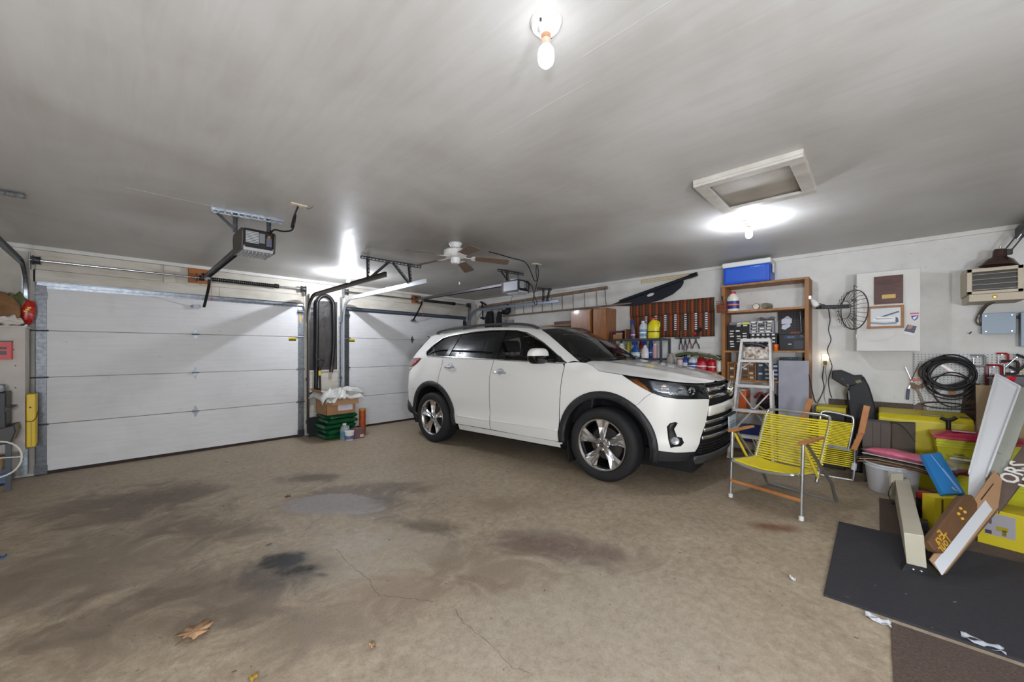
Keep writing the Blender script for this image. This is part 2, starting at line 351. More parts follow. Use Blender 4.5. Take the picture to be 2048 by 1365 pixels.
# cracks in the slab
for pts in ([(672,1098),(700,1128),(735,1160),(757,1190),(820,1198),(868,1205)],[(905,1213),(925,1245),(990,1300),(1025,1335),(1068,1352)],[(757,1190),(760,1196)]):
    P=[FL(*p) for p in pts]; Q=[]
    for a,b_ in zip(P,P[1:]):
        for k in range(5): 
            t=k/5; Q.append(a.lerp(b_,t)+V((random.uniform(-.008,.008),random.uniform(-.008,.008),0)))
    Q.append(P[-1]); m=MB()
    for i in range(len(Q)-1):
        d=(Q[i+1]-Q[i]).normalized(); x=V((-d.y,d.x,0))*random.uniform(.0007,.0016)
        z=V((0,0,.0006)); m.add([Q[i]-x+z,Q[i+1]-x+z,Q[i+1]+x+z,Q[i]+x+z],[(0,1,2,3)])
    m.build('crack',pl((96,82,66),.9),floor)
# ------------------------------------------------------------------ bare bulbs
PORC=mat('porcelain',(232,229,222),.25); SOCK=mat('brass_base',(196,150,120),.3,.6)
GLASSB=mat('bulb_glass',(245,248,250),.05,trans=.9,alpha=.35)
def glow():
    m=bpy.data.materials.new('glowing_glass'); m.use_nodes=True; nt=m.node_tree; nt.nodes.remove(nt.nodes['Principled BSDF']); t=nt.nodes.new('ShaderNodeBsdfTransparent'); e=nt.nodes.new('ShaderNodeEmission'); e.inputs[0].default_value=(.93,.96,1,1); e.inputs[1].default_value=1.1; a=nt.nodes.new('ShaderNodeAddShader')
    nt.links.new(t.outputs[0],a.inputs[0]); nt.links.new(e.outputs[0],a.inputs[1]); nt.links.new(a.outputs[0],nt.nodes['Material Output'].inputs[0]); return m
GLOW=glow()
def bulb(p,label,r=.03,k=1):
    BULBM=mat('bulb_light_%d'%(k*100),(240,245,255),.2,emit=BULB*k*6); t=thing('ceiling_bulb',label,'light bulb',loc=p,group=None)
    MB().lathe([(.0575,0),(.0575,-.006),(.05,-.016),(.03,-.02),(.026,-.03),(.024,-.045),(.0,-.045)],p).build('lamp_holder',PORC,t,True)
    MB().cyl(p+V((0,0,-.04)),p+V((0,0,-.062)),.0165,.0165).build('screw_base',SOCK,t,True)
    MB().lathe([(.0145,-.062),(.016,-.075),(.02,-.088)],p).build('bulb_neck',GLASSB,t,True)
    MB().lathe([(.02,-.088),(.027,-.1),(r,-.118),(r,-.13),(.026,-.146),(.016,-.157),(.0,-.16)],p).build('bulb_globe',GLOW,t,True)
    MB().sphere(p+V((0,0,-.124)),.012,12).build('filament',BULBM,t,True)
    for s in (-1,1): MB().cyl(p+V((s*.042,s*.01,-.018)),p+V((s*.042,s*.01,-.026)),.004).build('screw',DARK,t)
    return t
bulb(PZ(1092,45,ZC),'bare bulb in porcelain holder on the open ceiling away from hatch and doors',k=.05)
bulb(PZ(1498,442,ZC),'bare lit bulb hanging beside the attic hatch',k=2.0)
bulb(PZ(697,548,ZC),'bare lit bulb between the two garage doors near header',k=4.6)
# added fill globes on stands behind the camera, put in to brighten the room
def globe_lamp(x,y,z,r,e,label):
    b=V((x,y,zf(y))); t=thing('globe_lamp',label,'lamp',loc=b); c=V((x,y,z))
    MB().lathe([(0,0),(.16,0),(.16,.02),(.03,.03),(0,.03)],b).build('base',DARK,t,True); MB().cyl(b,c-V((0,0,r*.9)),.012).build('pole',DARK,t,True); MB().lathe([(.06,-r-.02),(.075,-r*.86)],c).build('collar',DARK,t,True)
    MB().sphere(c,r,24).build('globe',mat('globe_%d'%(e*10),(236,243,255),.3,emit=e),t,True)
globe_lamp(-.85,-.55,1.34,.17,FILL_GLOBE,'tall added frosted fill globe on a stand behind the camera')
globe_lamp(-.1,-1.7,1.34,.17,FILL_GLOBE,'added frosted fill globe on a stand by the back wall')
# ------------------------------------------------------------------ attic hatch
t=thing('attic_hatch','white painted attic hatch frame with recessed board','hatch',loc=(3.12,.61,ZC))
HX0,HX1,HY0,HY1=2.765,3.47,.305,.915; d=.075; zb=ZC-.048
HM=mat('hatch_wood',(206,203,196),.6,noise=.5,nscale=9,c2=(182,176,166),bump=.1)
for a,b_ in (((HX0,HY0),(HX0+d,HY1)),((HX1-d,HY0),(HX1,HY1)),((HX0+d,HY0),(HX1-d,HY0+d)),((HX0+d,HY1-d),(HX1-d,HY1))):
    MB().box((a[0],a[1],zb),(b_[0],b_[1],ZC-.030)).build('frame_board',HM,t,bevel=.002)
for a,b_ in (((HX0,HY0),(HX0+.02,HY1)),((HX1-.02,HY0),(HX1,HY1)),((HX0+.0205,HY0),(HX1-.0205,HY0+.02)),((HX0+.0205,HY1-.02),(HX1-.0205,HY1))):
    MB().box((a[0],a[1],ZC-.0295),(b_[0],b_[1],ZC-.0002)).build('riser',HM,t)
MB().box((HX0+.03,HY0+.03,ZC-.012),(HX1-.03,HY1-.03,ZC-.001)).build('hatch_panel',mat('hatch_panel',(190,184,174),.7,noise=.4,nscale=5,c2=(160,152,140)),t)

# ================================================================== GARAGE DOORS AND HARDWARE
DOORM=wall_mat('door_steel',(214,214,214),(202,202,202),(1,1,12))
SEAL=mat('seal',(52,42,38),.8); YEL=pl((226,200,20)); 
ZS=[.035,.567,1.097,1.623,2.15]
def garage_door(n,x0,x1,xc,lab):
    t=struct(thing('door_%d'%n,loc=((x0+x1)/2,YD,0)))
    for k in range(4):
        MB().box((x0,YD,ZS[k]+.003),(x1,YD+.045,ZS[k+1]-.003)).build('section',DOORM,t,bevel=.004)
    MB().box((x0,YD+.005,.0),(x1,YD+.04,.037)).build('bottom_seal',SEAL,t)
    for xs in (x0,x1-.085):
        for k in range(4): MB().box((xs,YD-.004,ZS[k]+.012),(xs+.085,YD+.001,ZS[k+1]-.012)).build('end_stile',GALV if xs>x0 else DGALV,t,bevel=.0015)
        for k in (1,2,3):
            h=MB(); z=ZS[k]; h.box((xs-.01,YD-.02,z-.008),(xs+.095,YD-.004,z+.012)); h.cyl((xs-.03,YD-.02,z),(xs+.1,YD-.02,z),.007,n=8); h.build('hinge',DGALV,t)
        h=MB(); h.box((xs-.005,YD-.045,2.02),(xs+.09,YD-.004,2.035)); h.box((xs-.005,YD-.012,1.98),(xs+.09,YD-.004,2.06)); h.build('top_bracket',DGALV,t)
        MB().box((xs-.005,YD-.03,.015),(xs+.09,YD-.003,.11)).build('bottom_bracket',DGALV,t)
    for k in (1,2,3):
        z=ZS[k]; h=MB(); h.prism([(-.022,.03),(0,.085),(.022,.03),(.03,.012),(.03,-.012),(.022,-.03),(0,-.085),(-.022,-.03),(-.03,-.012),(-.03,.012)],(xc,YD-.005,z),(1,0,0),(0,0,1),(0,.004,0))
        h.cyl((xc-.04,YD-.016,z),(xc+.04,YD-.016,z),.009,n=10); h.build('center_hinge',GALV,t)
    s=MB(); s.box((x0+.02,YD-.05,2.125),(x1-.02,YD-.001,2.13)); s.box((x0+.02,YD-.05,2.13),(x1-.02,YD-.045,2.155)); s.box((x0+.02,YD-.003,2.10),(x1-.02,YD,2.175)); s.box((x0+.02,YD-.05,2.165),(x1-.02,YD-.001,2.17)); s.build('strut',GALV if n==1 else mat('blue_galv',(110,120,132),.4,.7),t)
    bz=MB(); bz.box((xc-.03,YD-.05,1.985),(xc+.05,YD,2.03)); bz.cyl((xc-.05,YD-.03,2.0),(xc+.05,YD-.03,2.0),.012); bz.build('arm_bracket',GALV,t)
    MB().box((lab-.055,YD-.0015,1.555),(lab+.055,YD,1.61)).build('warning_label',YEL,t,label='yellow and black warning label')
    MB().box((lab-.052,YD-.003,1.558),(lab+.052,YD-.0014,1.582)).build('label_band',BLACK,t)
    text('label_text','WARNING',.02,frame((lab,YD-.0016,1.597),(1,0,0),(0,0,1)),BLACK,t)
    return t
d1=garage_door(1,-.645,2.10,.735,1.935); d2=garage_door(2,2.757,5.50,4.11,2.89)
MB().box((2.04,YD-.0055,1.86),(2.065,YD-.004,2.03)).build('sticker',pl((214,160,40)),d1,label='orange warning sticker')
def sweep(pts,prof,side):
    """profile in (side, normal) swept along a planar path; side is the constant sideways axis"""
    pts=[V(p) for p in pts]; side=V(side); m=MB(); n=len(prof); vs=[]; fs=[]
    for i,p in enumerate(pts):
        t=(pts[min(i+1,len(pts)-1)]-pts[max(i-1,0)]).normalized(); nn=side.cross(t).normalized(); vs+=[p+side*a+nn*b for a,b in prof]
    for i in range(len(pts)-1):
        for k in range(n): fs.append((i*n+k,i*n+(k+1)%n,(i+1)*n+(k+1)%n,(i+1)*n+k))
    fs+=[tuple(range(n-1,-1,-1)),tuple(range((len(pts)-1)*n,len(pts)*n))]
    return m.add(vs,fs)
CH=lambda w,d,t:[(-d/2,-w/2),(d/2,-w/2),(d/2,-w/2+t),(-d/2+t,-w/2+t),(-d/2+t,w/2-t),(d/2,w/2-t),(d/2,w/2),(-d/2,w/2)]
def perf(p,q,up,w=.035,mt=DGALV,parent=None,name='hanger_strap'):
    """perforated angle iron from p to q with real slots"""
    p,q,up=V(p),V(q),V(up); d=q-p; L=d.length; d=d/L; s=d.cross(up).normalized(); up=s.cross(d).normalized(); m=MB(); t=.003; n=max(1,int(L/.045)); st=L/n
    m.obox(p,d*L,up*(w*.3),s*t); m.obox(p+up*w*.7,d*L,up*(w*.3),s*t); m.obox(p+up*(w-t),d*L,up*t,s*w*.8)
    for i in range(n+1): m.obox(p+d*(i*st-.008 if i else 0),d*.013,up*w,s*t)
    return m.build(name,mt,parent)
def track(x,sgn,yend,zh,mt,label,hang=None,flag=True):
    y0=YD-.055; r=.33; pts=[V((x,y0,.05)),V((x,y0,.8)),V((x,y0,zh-r))]+arc((x,y0-r,zh-r),r,0,PI/2,(0,1,0),(0,0,1),12)[1:]+[V((x,yend,zh))]
    t=thing('garage_track',label,'track',loc=(x,y0,0))
    prof=CH(.052,.026*1,.003); prof=[(a*sgn,b) for a,b in prof]
    k=2
    sweep(pts[:3],prof,(1,0,0)).build('vertical_rail',mt,t); sweep(pts[2:15],prof,(1,0,0)).build('curved_rail',mt,t,True); sweep(pts[14:],CH(.058,.03,.003) if sgn>0 else [(-a,b) for a,b in CH(.058,.03,.003)],(1,0,0)).build('horizontal_rail',mt,t)
    MB().box((x-.02*sgn,YW-.03,1.9),(x-.026*sgn,y0-.02,zh+.05)).build('flag_bracket',GALV,t)
    MB().box((x-.004*sgn,YW-.03,.02),(x-.045*sgn,YW-.024,2.0)).build('jamb_angle',GALV,t)
    for z in (.2,.9): 
        MB().box((x-.03*sgn,y0+.02,z),(x+.01*sgn,YW-.02,z+.05)).build('wall_bracket',DGALV,t)
    MB().cyl((x+.06*(1 if sgn>0 else -1)*1,YD-.03,.1),(x+.06*(1 if sgn>0 else -1),YD-.03,2.36),.0016,n=5).build('lift_cable',DGALV,t)
    if hang:
        for pq in hang: perf(*pq,parent=t)
    return t
zc=ZC-.0005; tA,tB,tC=2.15,2.715,5.55; zt=2.285
track(-.70,1,4.55,2.33,GALV,'steel track on the far side of the wide plain door beside shelf clutter',[((-.98,4.62,zc-.04),(-.485,4.6,zc-.04),(0,0,1)),((-.70,4.6,2.33),(-.70,4.6,zc-.02),(0,1,0))])
track(tA,-1,4.1,zt,mat('dark_track',(96,90,86),.4,.75),'dark worn steel track curving beside the black hose',[((2.07,4.585,zc-.04),(2.5,4.57,zc-.04),(0,0,1)),((tA+.03,4.56,zt),(tA+.03,4.575,zc),(0,1,0)),((tA+.03,4.56,zt),(tA+.32,4.575,zc-.02),(0,1,0))])
track(tB,1,4.1,zt,mat('bright_track',(200,204,208),.3,.7),'bright steel track curving towards the ceiling fan',[((2.5,4.555,zc-.04),(2.9,4.54,zc-.04),(0,0,1)),((tB+.03,4.5,zt),(tB+.03,4.55,zc),(0,1,0)),((tB+.03,4.5,zt),(tB-.2,4.55,zc-.02),(0,1,0))])
track(tC,-1,4.17,2.31,mat('grey_track',(150,158,172),.35,.6),'grey steel track running above the white car along the side wall',[((5.42,4.56,zc-.035),(5.72,4.46,zc-.035),(0,0,1)),((tC+.02,4.5,2.31),(tC+.02,4.5,zc),(0,1,0)),((tC+.0,4.4,2.32),(tC+.09,4.4,zc),(0,1,0))])
# torsion springs
def torsion(x0,x1,xs0,xs1,z,label):
    y=YD-.045; t=thing('torsion_spring',label,'garage spring',loc=((x0+x1)/2,y,z))
    MB().cyl((x0,y,z),(x1,y,z),.0135,n=12).build('shaft',STEEL,t,True)
    m=MB(); n=int((xs1-xs0)/.012); m.lathe([(.024 if k%2 else .03,xs0+(xs1-xs0)*k/n-x0) for k in range(n+1)],(x0,y,z),(1,0,0),16); m.build('spring',BLACK,t,True)
    for xx in (xs0,xs1): MB().lathe([(.014,-.03),(.034,-.03),(.036,0),(.034,.03),(.014,.03)],(xx,y,z),(1,0,0),16).build('spring_cone',BLACK,t,True)
    for xx in (x0+.05,x1-.06): MB().lathe([(.016,-.03),(.05,-.03),(.052,-.02),(.04,-.01),(.044,.025),(.052,.03),(.016,.03)],(xx,y,z),(1,0,0),20).build('cable_drum',DGALV,t,True)
    for xx in (x0+.005,x1-.02): MB().box((xx,y-.045,z-.1),(xx+.004,YW-.033,z+.05)).build('bearing_plate',GALV,t)
    xm=xs0-.06; MB().box((xm,y-.04,z-.06),(xm+.005,YW-.058,z+.06)).build('center_bracket',DGALV,t); MB().box((xm-.08,YW-.058,z-.07),(xm+.125,YW-.032,z+.13 if z<2.42 else z+.095)).build('wood_block',mat('raw_fir',(176,108,52),.6,noise=.5,nscale=9,c2=(140,80,36)),t)
    return t
torsion(-.68,2.14,.80,1.70,2.40,'black torsion spring on steel shaft above the wide plain door')
torsion(2.72,5.60,4.24,5.12,2.435,'black torsion spring on steel shaft above the door behind the car')
# openers
def opener(cx,yf,z0,z1,zr,label,w_=.245,dep=.33,lens=1):
    t=thing('garage_opener',label,'garage opener',loc=(cx,yf,ZC)); x0,x1=cx-w_/2,cx+w_/2
    h=MB().prism([(0,z0+.02),(0,z1),(dep,z1),(dep,z0+.02)],(x0+.015,yf,0),(0,1,0),(0,0,1),(w_-.03,0,0)).build('housing',BLACK,t,bevel=.012)
    for s in (0,1): MB().prism([(0.01,z0),(-.01,z1-.03),(.02,z1),(dep-.01,z1),(dep+.02,z1-.04),(dep,z0)],(x0 if s==0 else x1-.015,yf,0),(0,1,0),(0,0,1),(.015,0,0)).build('side_cover',mat('opener_side',(64,58,54),.4) if lens else BLACK,t,bevel=.004)
    MB().prism([(.0,z0+.035),(.02,z0),(.2,z0-.012),(dep-.02,z0),(dep,z0+.03)],(x0+.015,yf,0),(0,1,0),(0,0,1),(w_-.03,0,0)).build('light_lens',mat('frosted_lens',(196,198,204),.4,trans=.2),t,bevel=.004)
    for k in range(8): MB().box((x0+.03+k*(w_-.06)/7-.002,yf+.03,z0-.016),(x0+.03+k*(w_-.06)/7+.002,yf+.24,z0-.004)).build('lens_rib',pl((170,172,178)),t)
    MB().box((x0+.03,yf-.002,z0+.06),(x0+.12,yf,z1-.025)).build('paper_label',pl((186,190,190)),t); 
    for k in range(7): MB().box((x0+.032,yf-.003,z0+.066+k*.013),(x0+.118,yf-.0019,z0+.071+k*.013)).build('print_line',pl((60,64,66)),t)
    MB().box((x0+.125,yf-.002,z0+.07),(x0+.165,yf,z1-.03)).build('paper_label',pl((120,124,126)),t); MB().box((x1-.07,yf-.003,z0+.05),(x1-.03,yf,z0+.12)).build('control_panel',pl((90,92,110)),t); MB().cyl((x1-.05,yf-.004,z1-.05),(x1-.05,yf,z1-.05),.012).build('terminal',pl((150,112,60)),t)
    r=MB(); r.box((cx-.03,yf+dep,zr-.03),(cx-.026,YW-.20,zr+.01)); r.box((cx+.026,yf+dep,zr-.03),(cx+.03,YW-.20,zr+.01)); r.box((cx-.03,yf+dep,zr+.006),(cx+.03,YW-.20,zr+.01)); r.build('rail',mat('rail_steel',(92,88,92),.35,.8),t)
    MB().cyl((cx,yf+dep,zr-.015),(cx,YW-.21,zr-.015),.006,n=6).build('chain',DARK,t); MB().cyl((cx,yf+.2,z1),(cx,yf+.2,z1+.035),.06).build('sprocket_cover',pl((200,200,198)) if not lens else BLACK,t,True)
    h=MB(); h.box((cx-.025,YW-.215,zr+.045),(cx+.025,YW-.058,zr+.055)); h.box((cx-.036,YW-.23,zr-.03),(cx-.031,YW-.18,zr+.055)); h.box((cx+.031,YW-.23,zr-.03),(cx+.036,YW-.18,zr+.055)); h.box((cx-.036,YW-.23,zr+.045),(cx+.036,YW-.18,zr+.055)); h.build('header_bracket',DGALV,t)
    a=spl([(cx+.02,YD-.35,zr-.03),(cx+.02,YD-.3,zr-.14),(cx+.01,YD-.14,2.1),(cx+.0,YD-.045,2.0)],6); m=MB()
    for p,q in zip(a,a[1:]): m.bar(p,q,.006,.032,(1,0,0))
    m.build('door_arm',BLACK,t); MB().box((cx-.025,YD-.4,zr-.06),(cx+.025,YD-.28,zr-.028)).build('trolley',STEEL,t)
    cdp=[(cx+.04,YD-.34,zr-.05),(cx+.045,YD-.34,2.1)]; MB().cyl(*cdp,.0025,n=6).build('release_cord',pl((170,60,50)),t); MB().cyl((cx+.045,YD-.34,2.1),(cx+.045,YD-.34,2.07),.008).build('cord_knob',pl((190,30,30)),t)
    return t
o1=opener(.82,3.74,2.235,2.415,2.40,'black garage door opener with paper labels and frosted lens over floor')
perf((.53,3.945,zc-.04),(1.03,3.86,zc-.04),(0,0,1),.04,GALV,o1); perf((.705,3.92,2.41),(.705,3.92,zc),(0,1,0),.035,DGALV,o1); perf((.94,3.87,2.41),(.94,3.87,zc),(0,1,0),.035,DGALV,o1); perf((.70,3.925,2.43),(.57,3.94,zc-.02),(0,1,0),.022,DGALV,o1)
o2=opener(4.10,3.70,2.25,2.43,2.42,'black and silver garage door opener hanging above the white car',lens=0)
perf((3.78,3.93,zc-.035),(4.28,3.88,zc-.035),(0,0,1),.035,DGALV,o2); perf((3.98,3.9,2.43),(3.98,3.9,zc),(0,1,0),.03,DGALV,o2); perf((4.2,3.88,2.43),(4.2,3.88,zc),(0,1,0),.03,GALV,o2); perf((3.98,3.9,2.44),(3.84,3.9,zc-.02),(0,1,0),.02,DGALV,o2)
MB().box((3.976,3.72,2.28),(3.978,4.0,2.41)).build('silver_panel',pl((190,196,204),.25),o2,label='silver side panel')
def cord(name,pts,r,m,label,cat='cord',n=8,group=None): return tag(MB().tube(spl(pts,n),r,6).build(name,m,smooth=True),label,cat,group)
def ceil_outlet(px,py,label):
    p=PZ(px,py,ZC); t=thing('ceiling_outlet',label,'outlet',loc=p); MB().box(p+V((-.06,-.035,-.012)),p+V((.06,.035,0))).build('cover_plate',pl((206,196,176)),t,bevel=.003)
    for s in (-.025,.025): MB().lathe([(.0,0),(.017,0),(.017,-.004),(.0,-.004)],p+V((s,0,-.012)),(0,0,1),12).build('socket',pl((190,178,158)),t)
    return p
q=ceil_outlet(596,410,'small ceiling outlet plate near the opener over the open floor')
P=lambda px,py,d:PD(px,py,d)
dd=(q-EYE).dot(FW)
cord('bundled_wire',[q+V((0,0,-.012)),P(590,428,dd),P(586,440,dd+.02),P(583,455,dd+.05),P(587,440,dd+.06),P(591,430,dd+.06),P(588,450,dd+.06),P(583,461,dd+.1),P(566,463,dd+.12),P(549,460,dd+.15),V((.90,3.74,2.40))],.007,BLACK,'black power cord bundled from ceiling outlet to opener over floor')
MB().tube(spl([q+V((.06,0,-.004)),P(618,418,dd-.02),P(626,413,dd-.05)],5),.004,6).build('door_bell_wire',pl((130,118,104)))
tag(bpy.data.objects['door_bell_wire'],'thin tan wire on ceiling beside an outlet','wire')
q=ceil_outlet(1073,528,'ceiling outlet plate above the white car with dangling cords'); dd=(q-EYE).dot(FW)
cord('extension_cord',[q+V((.0,0,-.012)),P(1072,545,dd),P(1074,560,dd),P(1069,562,dd+.05),P(1064,550,dd+.1),PZ(1056,532,ZC-.05),PZ(1047,523,ZC-.016),PZ(1025,517,ZC-.012),PZ(1008,512,ZC-.012),PZ(990,507,ZC-.012),PZ(978,504,ZC-.012)],.006,BLACK,'black extension cord looping along ceiling towards the fan')
cord('opener_cord',[q+V((.02,0,-.012)),P(1077,548,dd),P(1073,570,dd+.1),P(1067,595,dd+.2),P(1070,610,dd+.25),P(1074,606,dd+.25),P(1068,590,dd+.25),P(1064,572,dd+.3),V((4.19,3.70,2.40))],.006,BLACK,'black cord hanging in loop beside the opener over the car')
# ------------------------------------------------------------------ ceiling fan
p=PZ(911,487,ZC); t=thing('ceiling_fan','white ceiling fan with five brown blades and pull chain','ceiling fan',loc=p)
FWH=mat('fan_white',(222,222,220),.35); BLD=mat('blade_wood',(126,106,92),.5,noise=.4,nscale=10,c2=(104,84,70),stretch=(1,1,1))
MB().lathe([(.0,0),(.072,0),(.075,-.01),(.055,-.035),(.05,-.055),(.07,-.06)],p,n=28).build('canopy',FWH,t,True)
MB().lathe([(.05,-.055),(.10,-.065),(.125,-.085),(.128,-.125),(.115,-.14),(.105,-.155),(.06,-.165),(.0,-.165)],p,n=32).build('motor_housing',FWH,t,True)
MB().lathe([(.05,-.16),(.052,-.175),(.048,-.21),(.04,-.222),(.0,-.225)],p,n=24).build('switch_housing',FWH,t,True)
for k in range(24):
    a=2*PI*k/24; MB().box((-.002,-.004,-.004),(.002,.004,.004)).build('vent_slot',pl((150,150,150)),t,local=True).location=(.112*math.cos(a),.112*math.sin(a),-.146)
pp=p+V((.03,-.03,-.22)); MB().cyl(pp,pp+V((0,0,-.2)),.0012,n=5).build('pull_chain',STEEL,t); MB().lathe([(.0,0),(.006,-.006),(.009,-.02),(.006,-.032),(0,-.034)],pp+V((0,0,-.2)),n=10).build('pull_knob',FWH,t,True)
zbl=p.z-.165
tips=[PZ(808,501,zbl),PZ(978,500,zbl),PZ(1030,532,zbl),PZ(933,553,zbl)]
a0=math.radians(-37)
for k in range(5):
    a=a0+2*PI*k/5; d=V((math.cos(a),math.sin(a),0)); s=V((-d.y,d.x,0)); tw=(s*math.cos(.22)-UP*math.sin(.22)); o=p+V((0,0,-.155))
    m=MB(); m.bar(o+d*.09,o+d*.19+V((0,0,-.012)),.025,.006); m.prism([(0,-.03),(.02,-.05),(.05,-.045),(.04,0),(.05,.045),(.02,.05),(0,.03)],o+d*.17+V((0,0,-.012)),d,tw,UP*.005); m.build('blade_iron',FWH,t,bevel=.0015,seg=1)
    m=MB(); m.prism([(0,-.05),(.36,-.066),(.39,-.05),(.39,.05),(.36,.066),(0,.05)],o+d*.2+V((0,0,-.008)),d-UP*.07,tw,UP*.006); m.build('blade',BLD,t,bevel=.002,seg=1)

# ================================================================== CAR  (local: u rearwards from front axle, v towards the open floor, z up)
cO=V((4.3115,2.0427,zf(2.0427)+.001)); cu_=V((-.04856,.99871,-.01498)).normalized(); cv_=V((-.99882,-.04857,0)).normalized(); cw_=cu_.cross(cv_)
CT=Matrix(((cu_.x,cv_.x,cw_.x,cO.x),(cu_.y,cv_.y,cw_.y,cO.y),(cu_.z,cv_.z,cw_.z,cO.z),(0,0,0,1)))
car=thing('car','white pearl family SUV parked nose in behind the garage door','car',T=CT)
PAINT=mat('pearl_paint',(226,225,220),.32,coat=1,spec=.5); CLAD=mat('black_cladding',(40,40,42),.55); GAP=mat('gap_black',(8,8,9),.8)
def glass(name,tint,ro=.02):
    m=bpy.data.materials.new(name); m.use_nodes=True; nt=m.node_tree; nt.nodes.remove(nt.nodes['Principled BSDF']); out=nt.nodes['Material Output']
    t=nt.nodes.new('ShaderNodeBsdfTransparent'); t.inputs[0].default_value=(tint[0],tint[1],tint[2],1); g=nt.nodes.new('ShaderNodeBsdfGlossy'); g.inputs['Roughness'].default_value=ro; g.inputs[0].default_value=(.9,.92,.95,1)
    f=nt.nodes.new('ShaderNodeFresnel'); f.inputs[0].default_value=1.55; x=nt.nodes.new('ShaderNodeMixShader'); nt.links.new(f.outputs[0],x.inputs[0]); nt.links.new(t.outputs[0],x.inputs[1]); nt.links.new(g.outputs[0],x.inputs[2]); nt.links.new(x.outputs[0],out.inputs[0]); return m
GL_F=glass('clear_tint_glass',(.42,.46,.46)); GL_R=glass('privacy_glass',(.035,.04,.042)); GL_W=glass('windscreen_glass',(.5,.54,.53))
plan_pts=[(-.965,0),(-.958,.2),(-.935,.36),(-.905,.5),(-.86,.62),(-.79,.74),(-.68,.845),(-.54,.905),(-.35,.932),(0,.945),(.6,.955),(1.5,.96),(2.4,.96),(2.9,.955),(3.2,.932),(3.42,.89),(3.58,.82),(3.69,.72),(3.76,.58),(3.80,.4),(3.82,.2),(3.825,0)]
_pl=spl([(a,b,0) for a,b in plan_pts],10); _s=[0]
for a,b in zip(_pl,_pl[1:]): _s.append(_s[-1]+(b-a).length)
import bisect
def plan(s):
    sg=1
    if s<0: sg=-1; s=-s
    i=min(max(bisect.bisect_right(_s,s)-1,0),len(_s)-2); t=(s-_s[i])/(_s[i+1]-_s[i]); p=_pl[i].lerp(_pl[i+1],t); d=(_pl[i+1]-_pl[i]).normalized()
    j0,j1=max(i-2,0),min(i+3,len(_pl)-1); d=(_pl[j1]-_pl[j0]).normalized()
    return V((p.x,p.y*sg,0)),V((-d.y,d.x*sg,0))    # position, outward normal
def s_u(u):                                        # arc length where the side passes u
    for i in range(len(_pl)-1):
        if _pl[i].x<=u<=_pl[i+1].x: return _s[i]+(_s[i+1]-_s[i])*(u-_pl[i].x)/(_pl[i+1].x-_pl[i].x)
    return _s[-1]
def s_v(v):                                        # arc length on the nose at lateral v
    for i in range(len(_pl)-1):
        if _pl[i].y<=v<=_pl[i+1].y: return _s[i]+(_s[i+1]-_s[i])*(v-_pl[i].y)/(_pl[i+1].y-_pl[i].y)
    return 0
INS=[(.18,.09),(.25,.05),(.33,.02),(.40,.008),(.455,.0),(.50,.012),(.58,.013),(.68,.004),(.80,.0),(.92,.002),(1.0,.008),(1.08,.018),(1.15,.030),(1.22,.045),(1.30,.060)]
HOODZ=[(-.97,1.0),(-.88,1.005),(-.75,1.022),(-.55,1.045),(-.3,1.072),(-.2,1.085),(.03,1.115),(.21,1.2)]   # height of the bonnet shut line
BELT=[(.40,1.195),(.8,1.205),(1.5,1.232),(2.2,1.262),(2.93,1.285),(3.1,1.29)]
def inset(u,z):
    i=interp(INS,z)
    if u<.45:
        k=1-sm(-.1,.45,u) if u>-.1 else 1
        zt=interp(HOODZ,u); i+=.07*max(0,(z-(zt-.16))/.16)**2*k if z>zt-.16 else 0
        if z>1.115 and u<.42: i+=(z-1.115)*.9*(1-sm(.2,.42,u))
    if u<-.5: i+=.10*max(0,(.42-z))*(sm(-.5,-.8,u) if 0 else min(1,(-.5-u)/.3))
    if u>2.9: 
        k=sm(2.9,3.6,u); i+=k*(.05*sm(.82,.70,z) if 0 else 0)+k*.10*max(0,z-.95)+k*.12*max(0,.5-z)
    return i
def lower(s,z,off=0):
    p,n=plan(s); q=p-n*(inset(p.x,z)-off); return V((q.x,q.y,z))
def side(u,z,off=0,sg=1):
    b=interp(BELT,u)
    if z<=b or u<.40:
        q=lower(s_u(u),z,off)
    else:
        q=lower(s_u(u),b,0); n=plan(s_u(u))[1]; k=.50+.08*sm(2.6,3.3,u); dz=z-b
        q=V((q.x,q.y,0))-n*(dz*k+ .25*dz*dz -off); q.z=z
    return V((q.x,q.y*sg,q.z))
def resample(poly,d):
    out=[]
    for i in range(len(poly)):
        a,b=V((poly[i][0],poly[i][1],0)),V((poly[(i+1)%len(poly)][0],poly[(i+1)%len(poly)][1],0)); n=max(1,int(math.ceil((b-a).length/d)))
        out+=[a.lerp(b,k/n) for k in range(n)]
    return [(p.x,p.y) for p in out]
def inside(p,poly):
    c=False; x,y=p; n=len(poly)
    for i in range(n):
        (x1,y1),(x2,y2)=poly[i],poly[(i+1)%n]
        if (y1>y)!=(y2>y) and x<(x2-x1)*(y-y1)/(y2-y1)+x1: c=not c
    return c
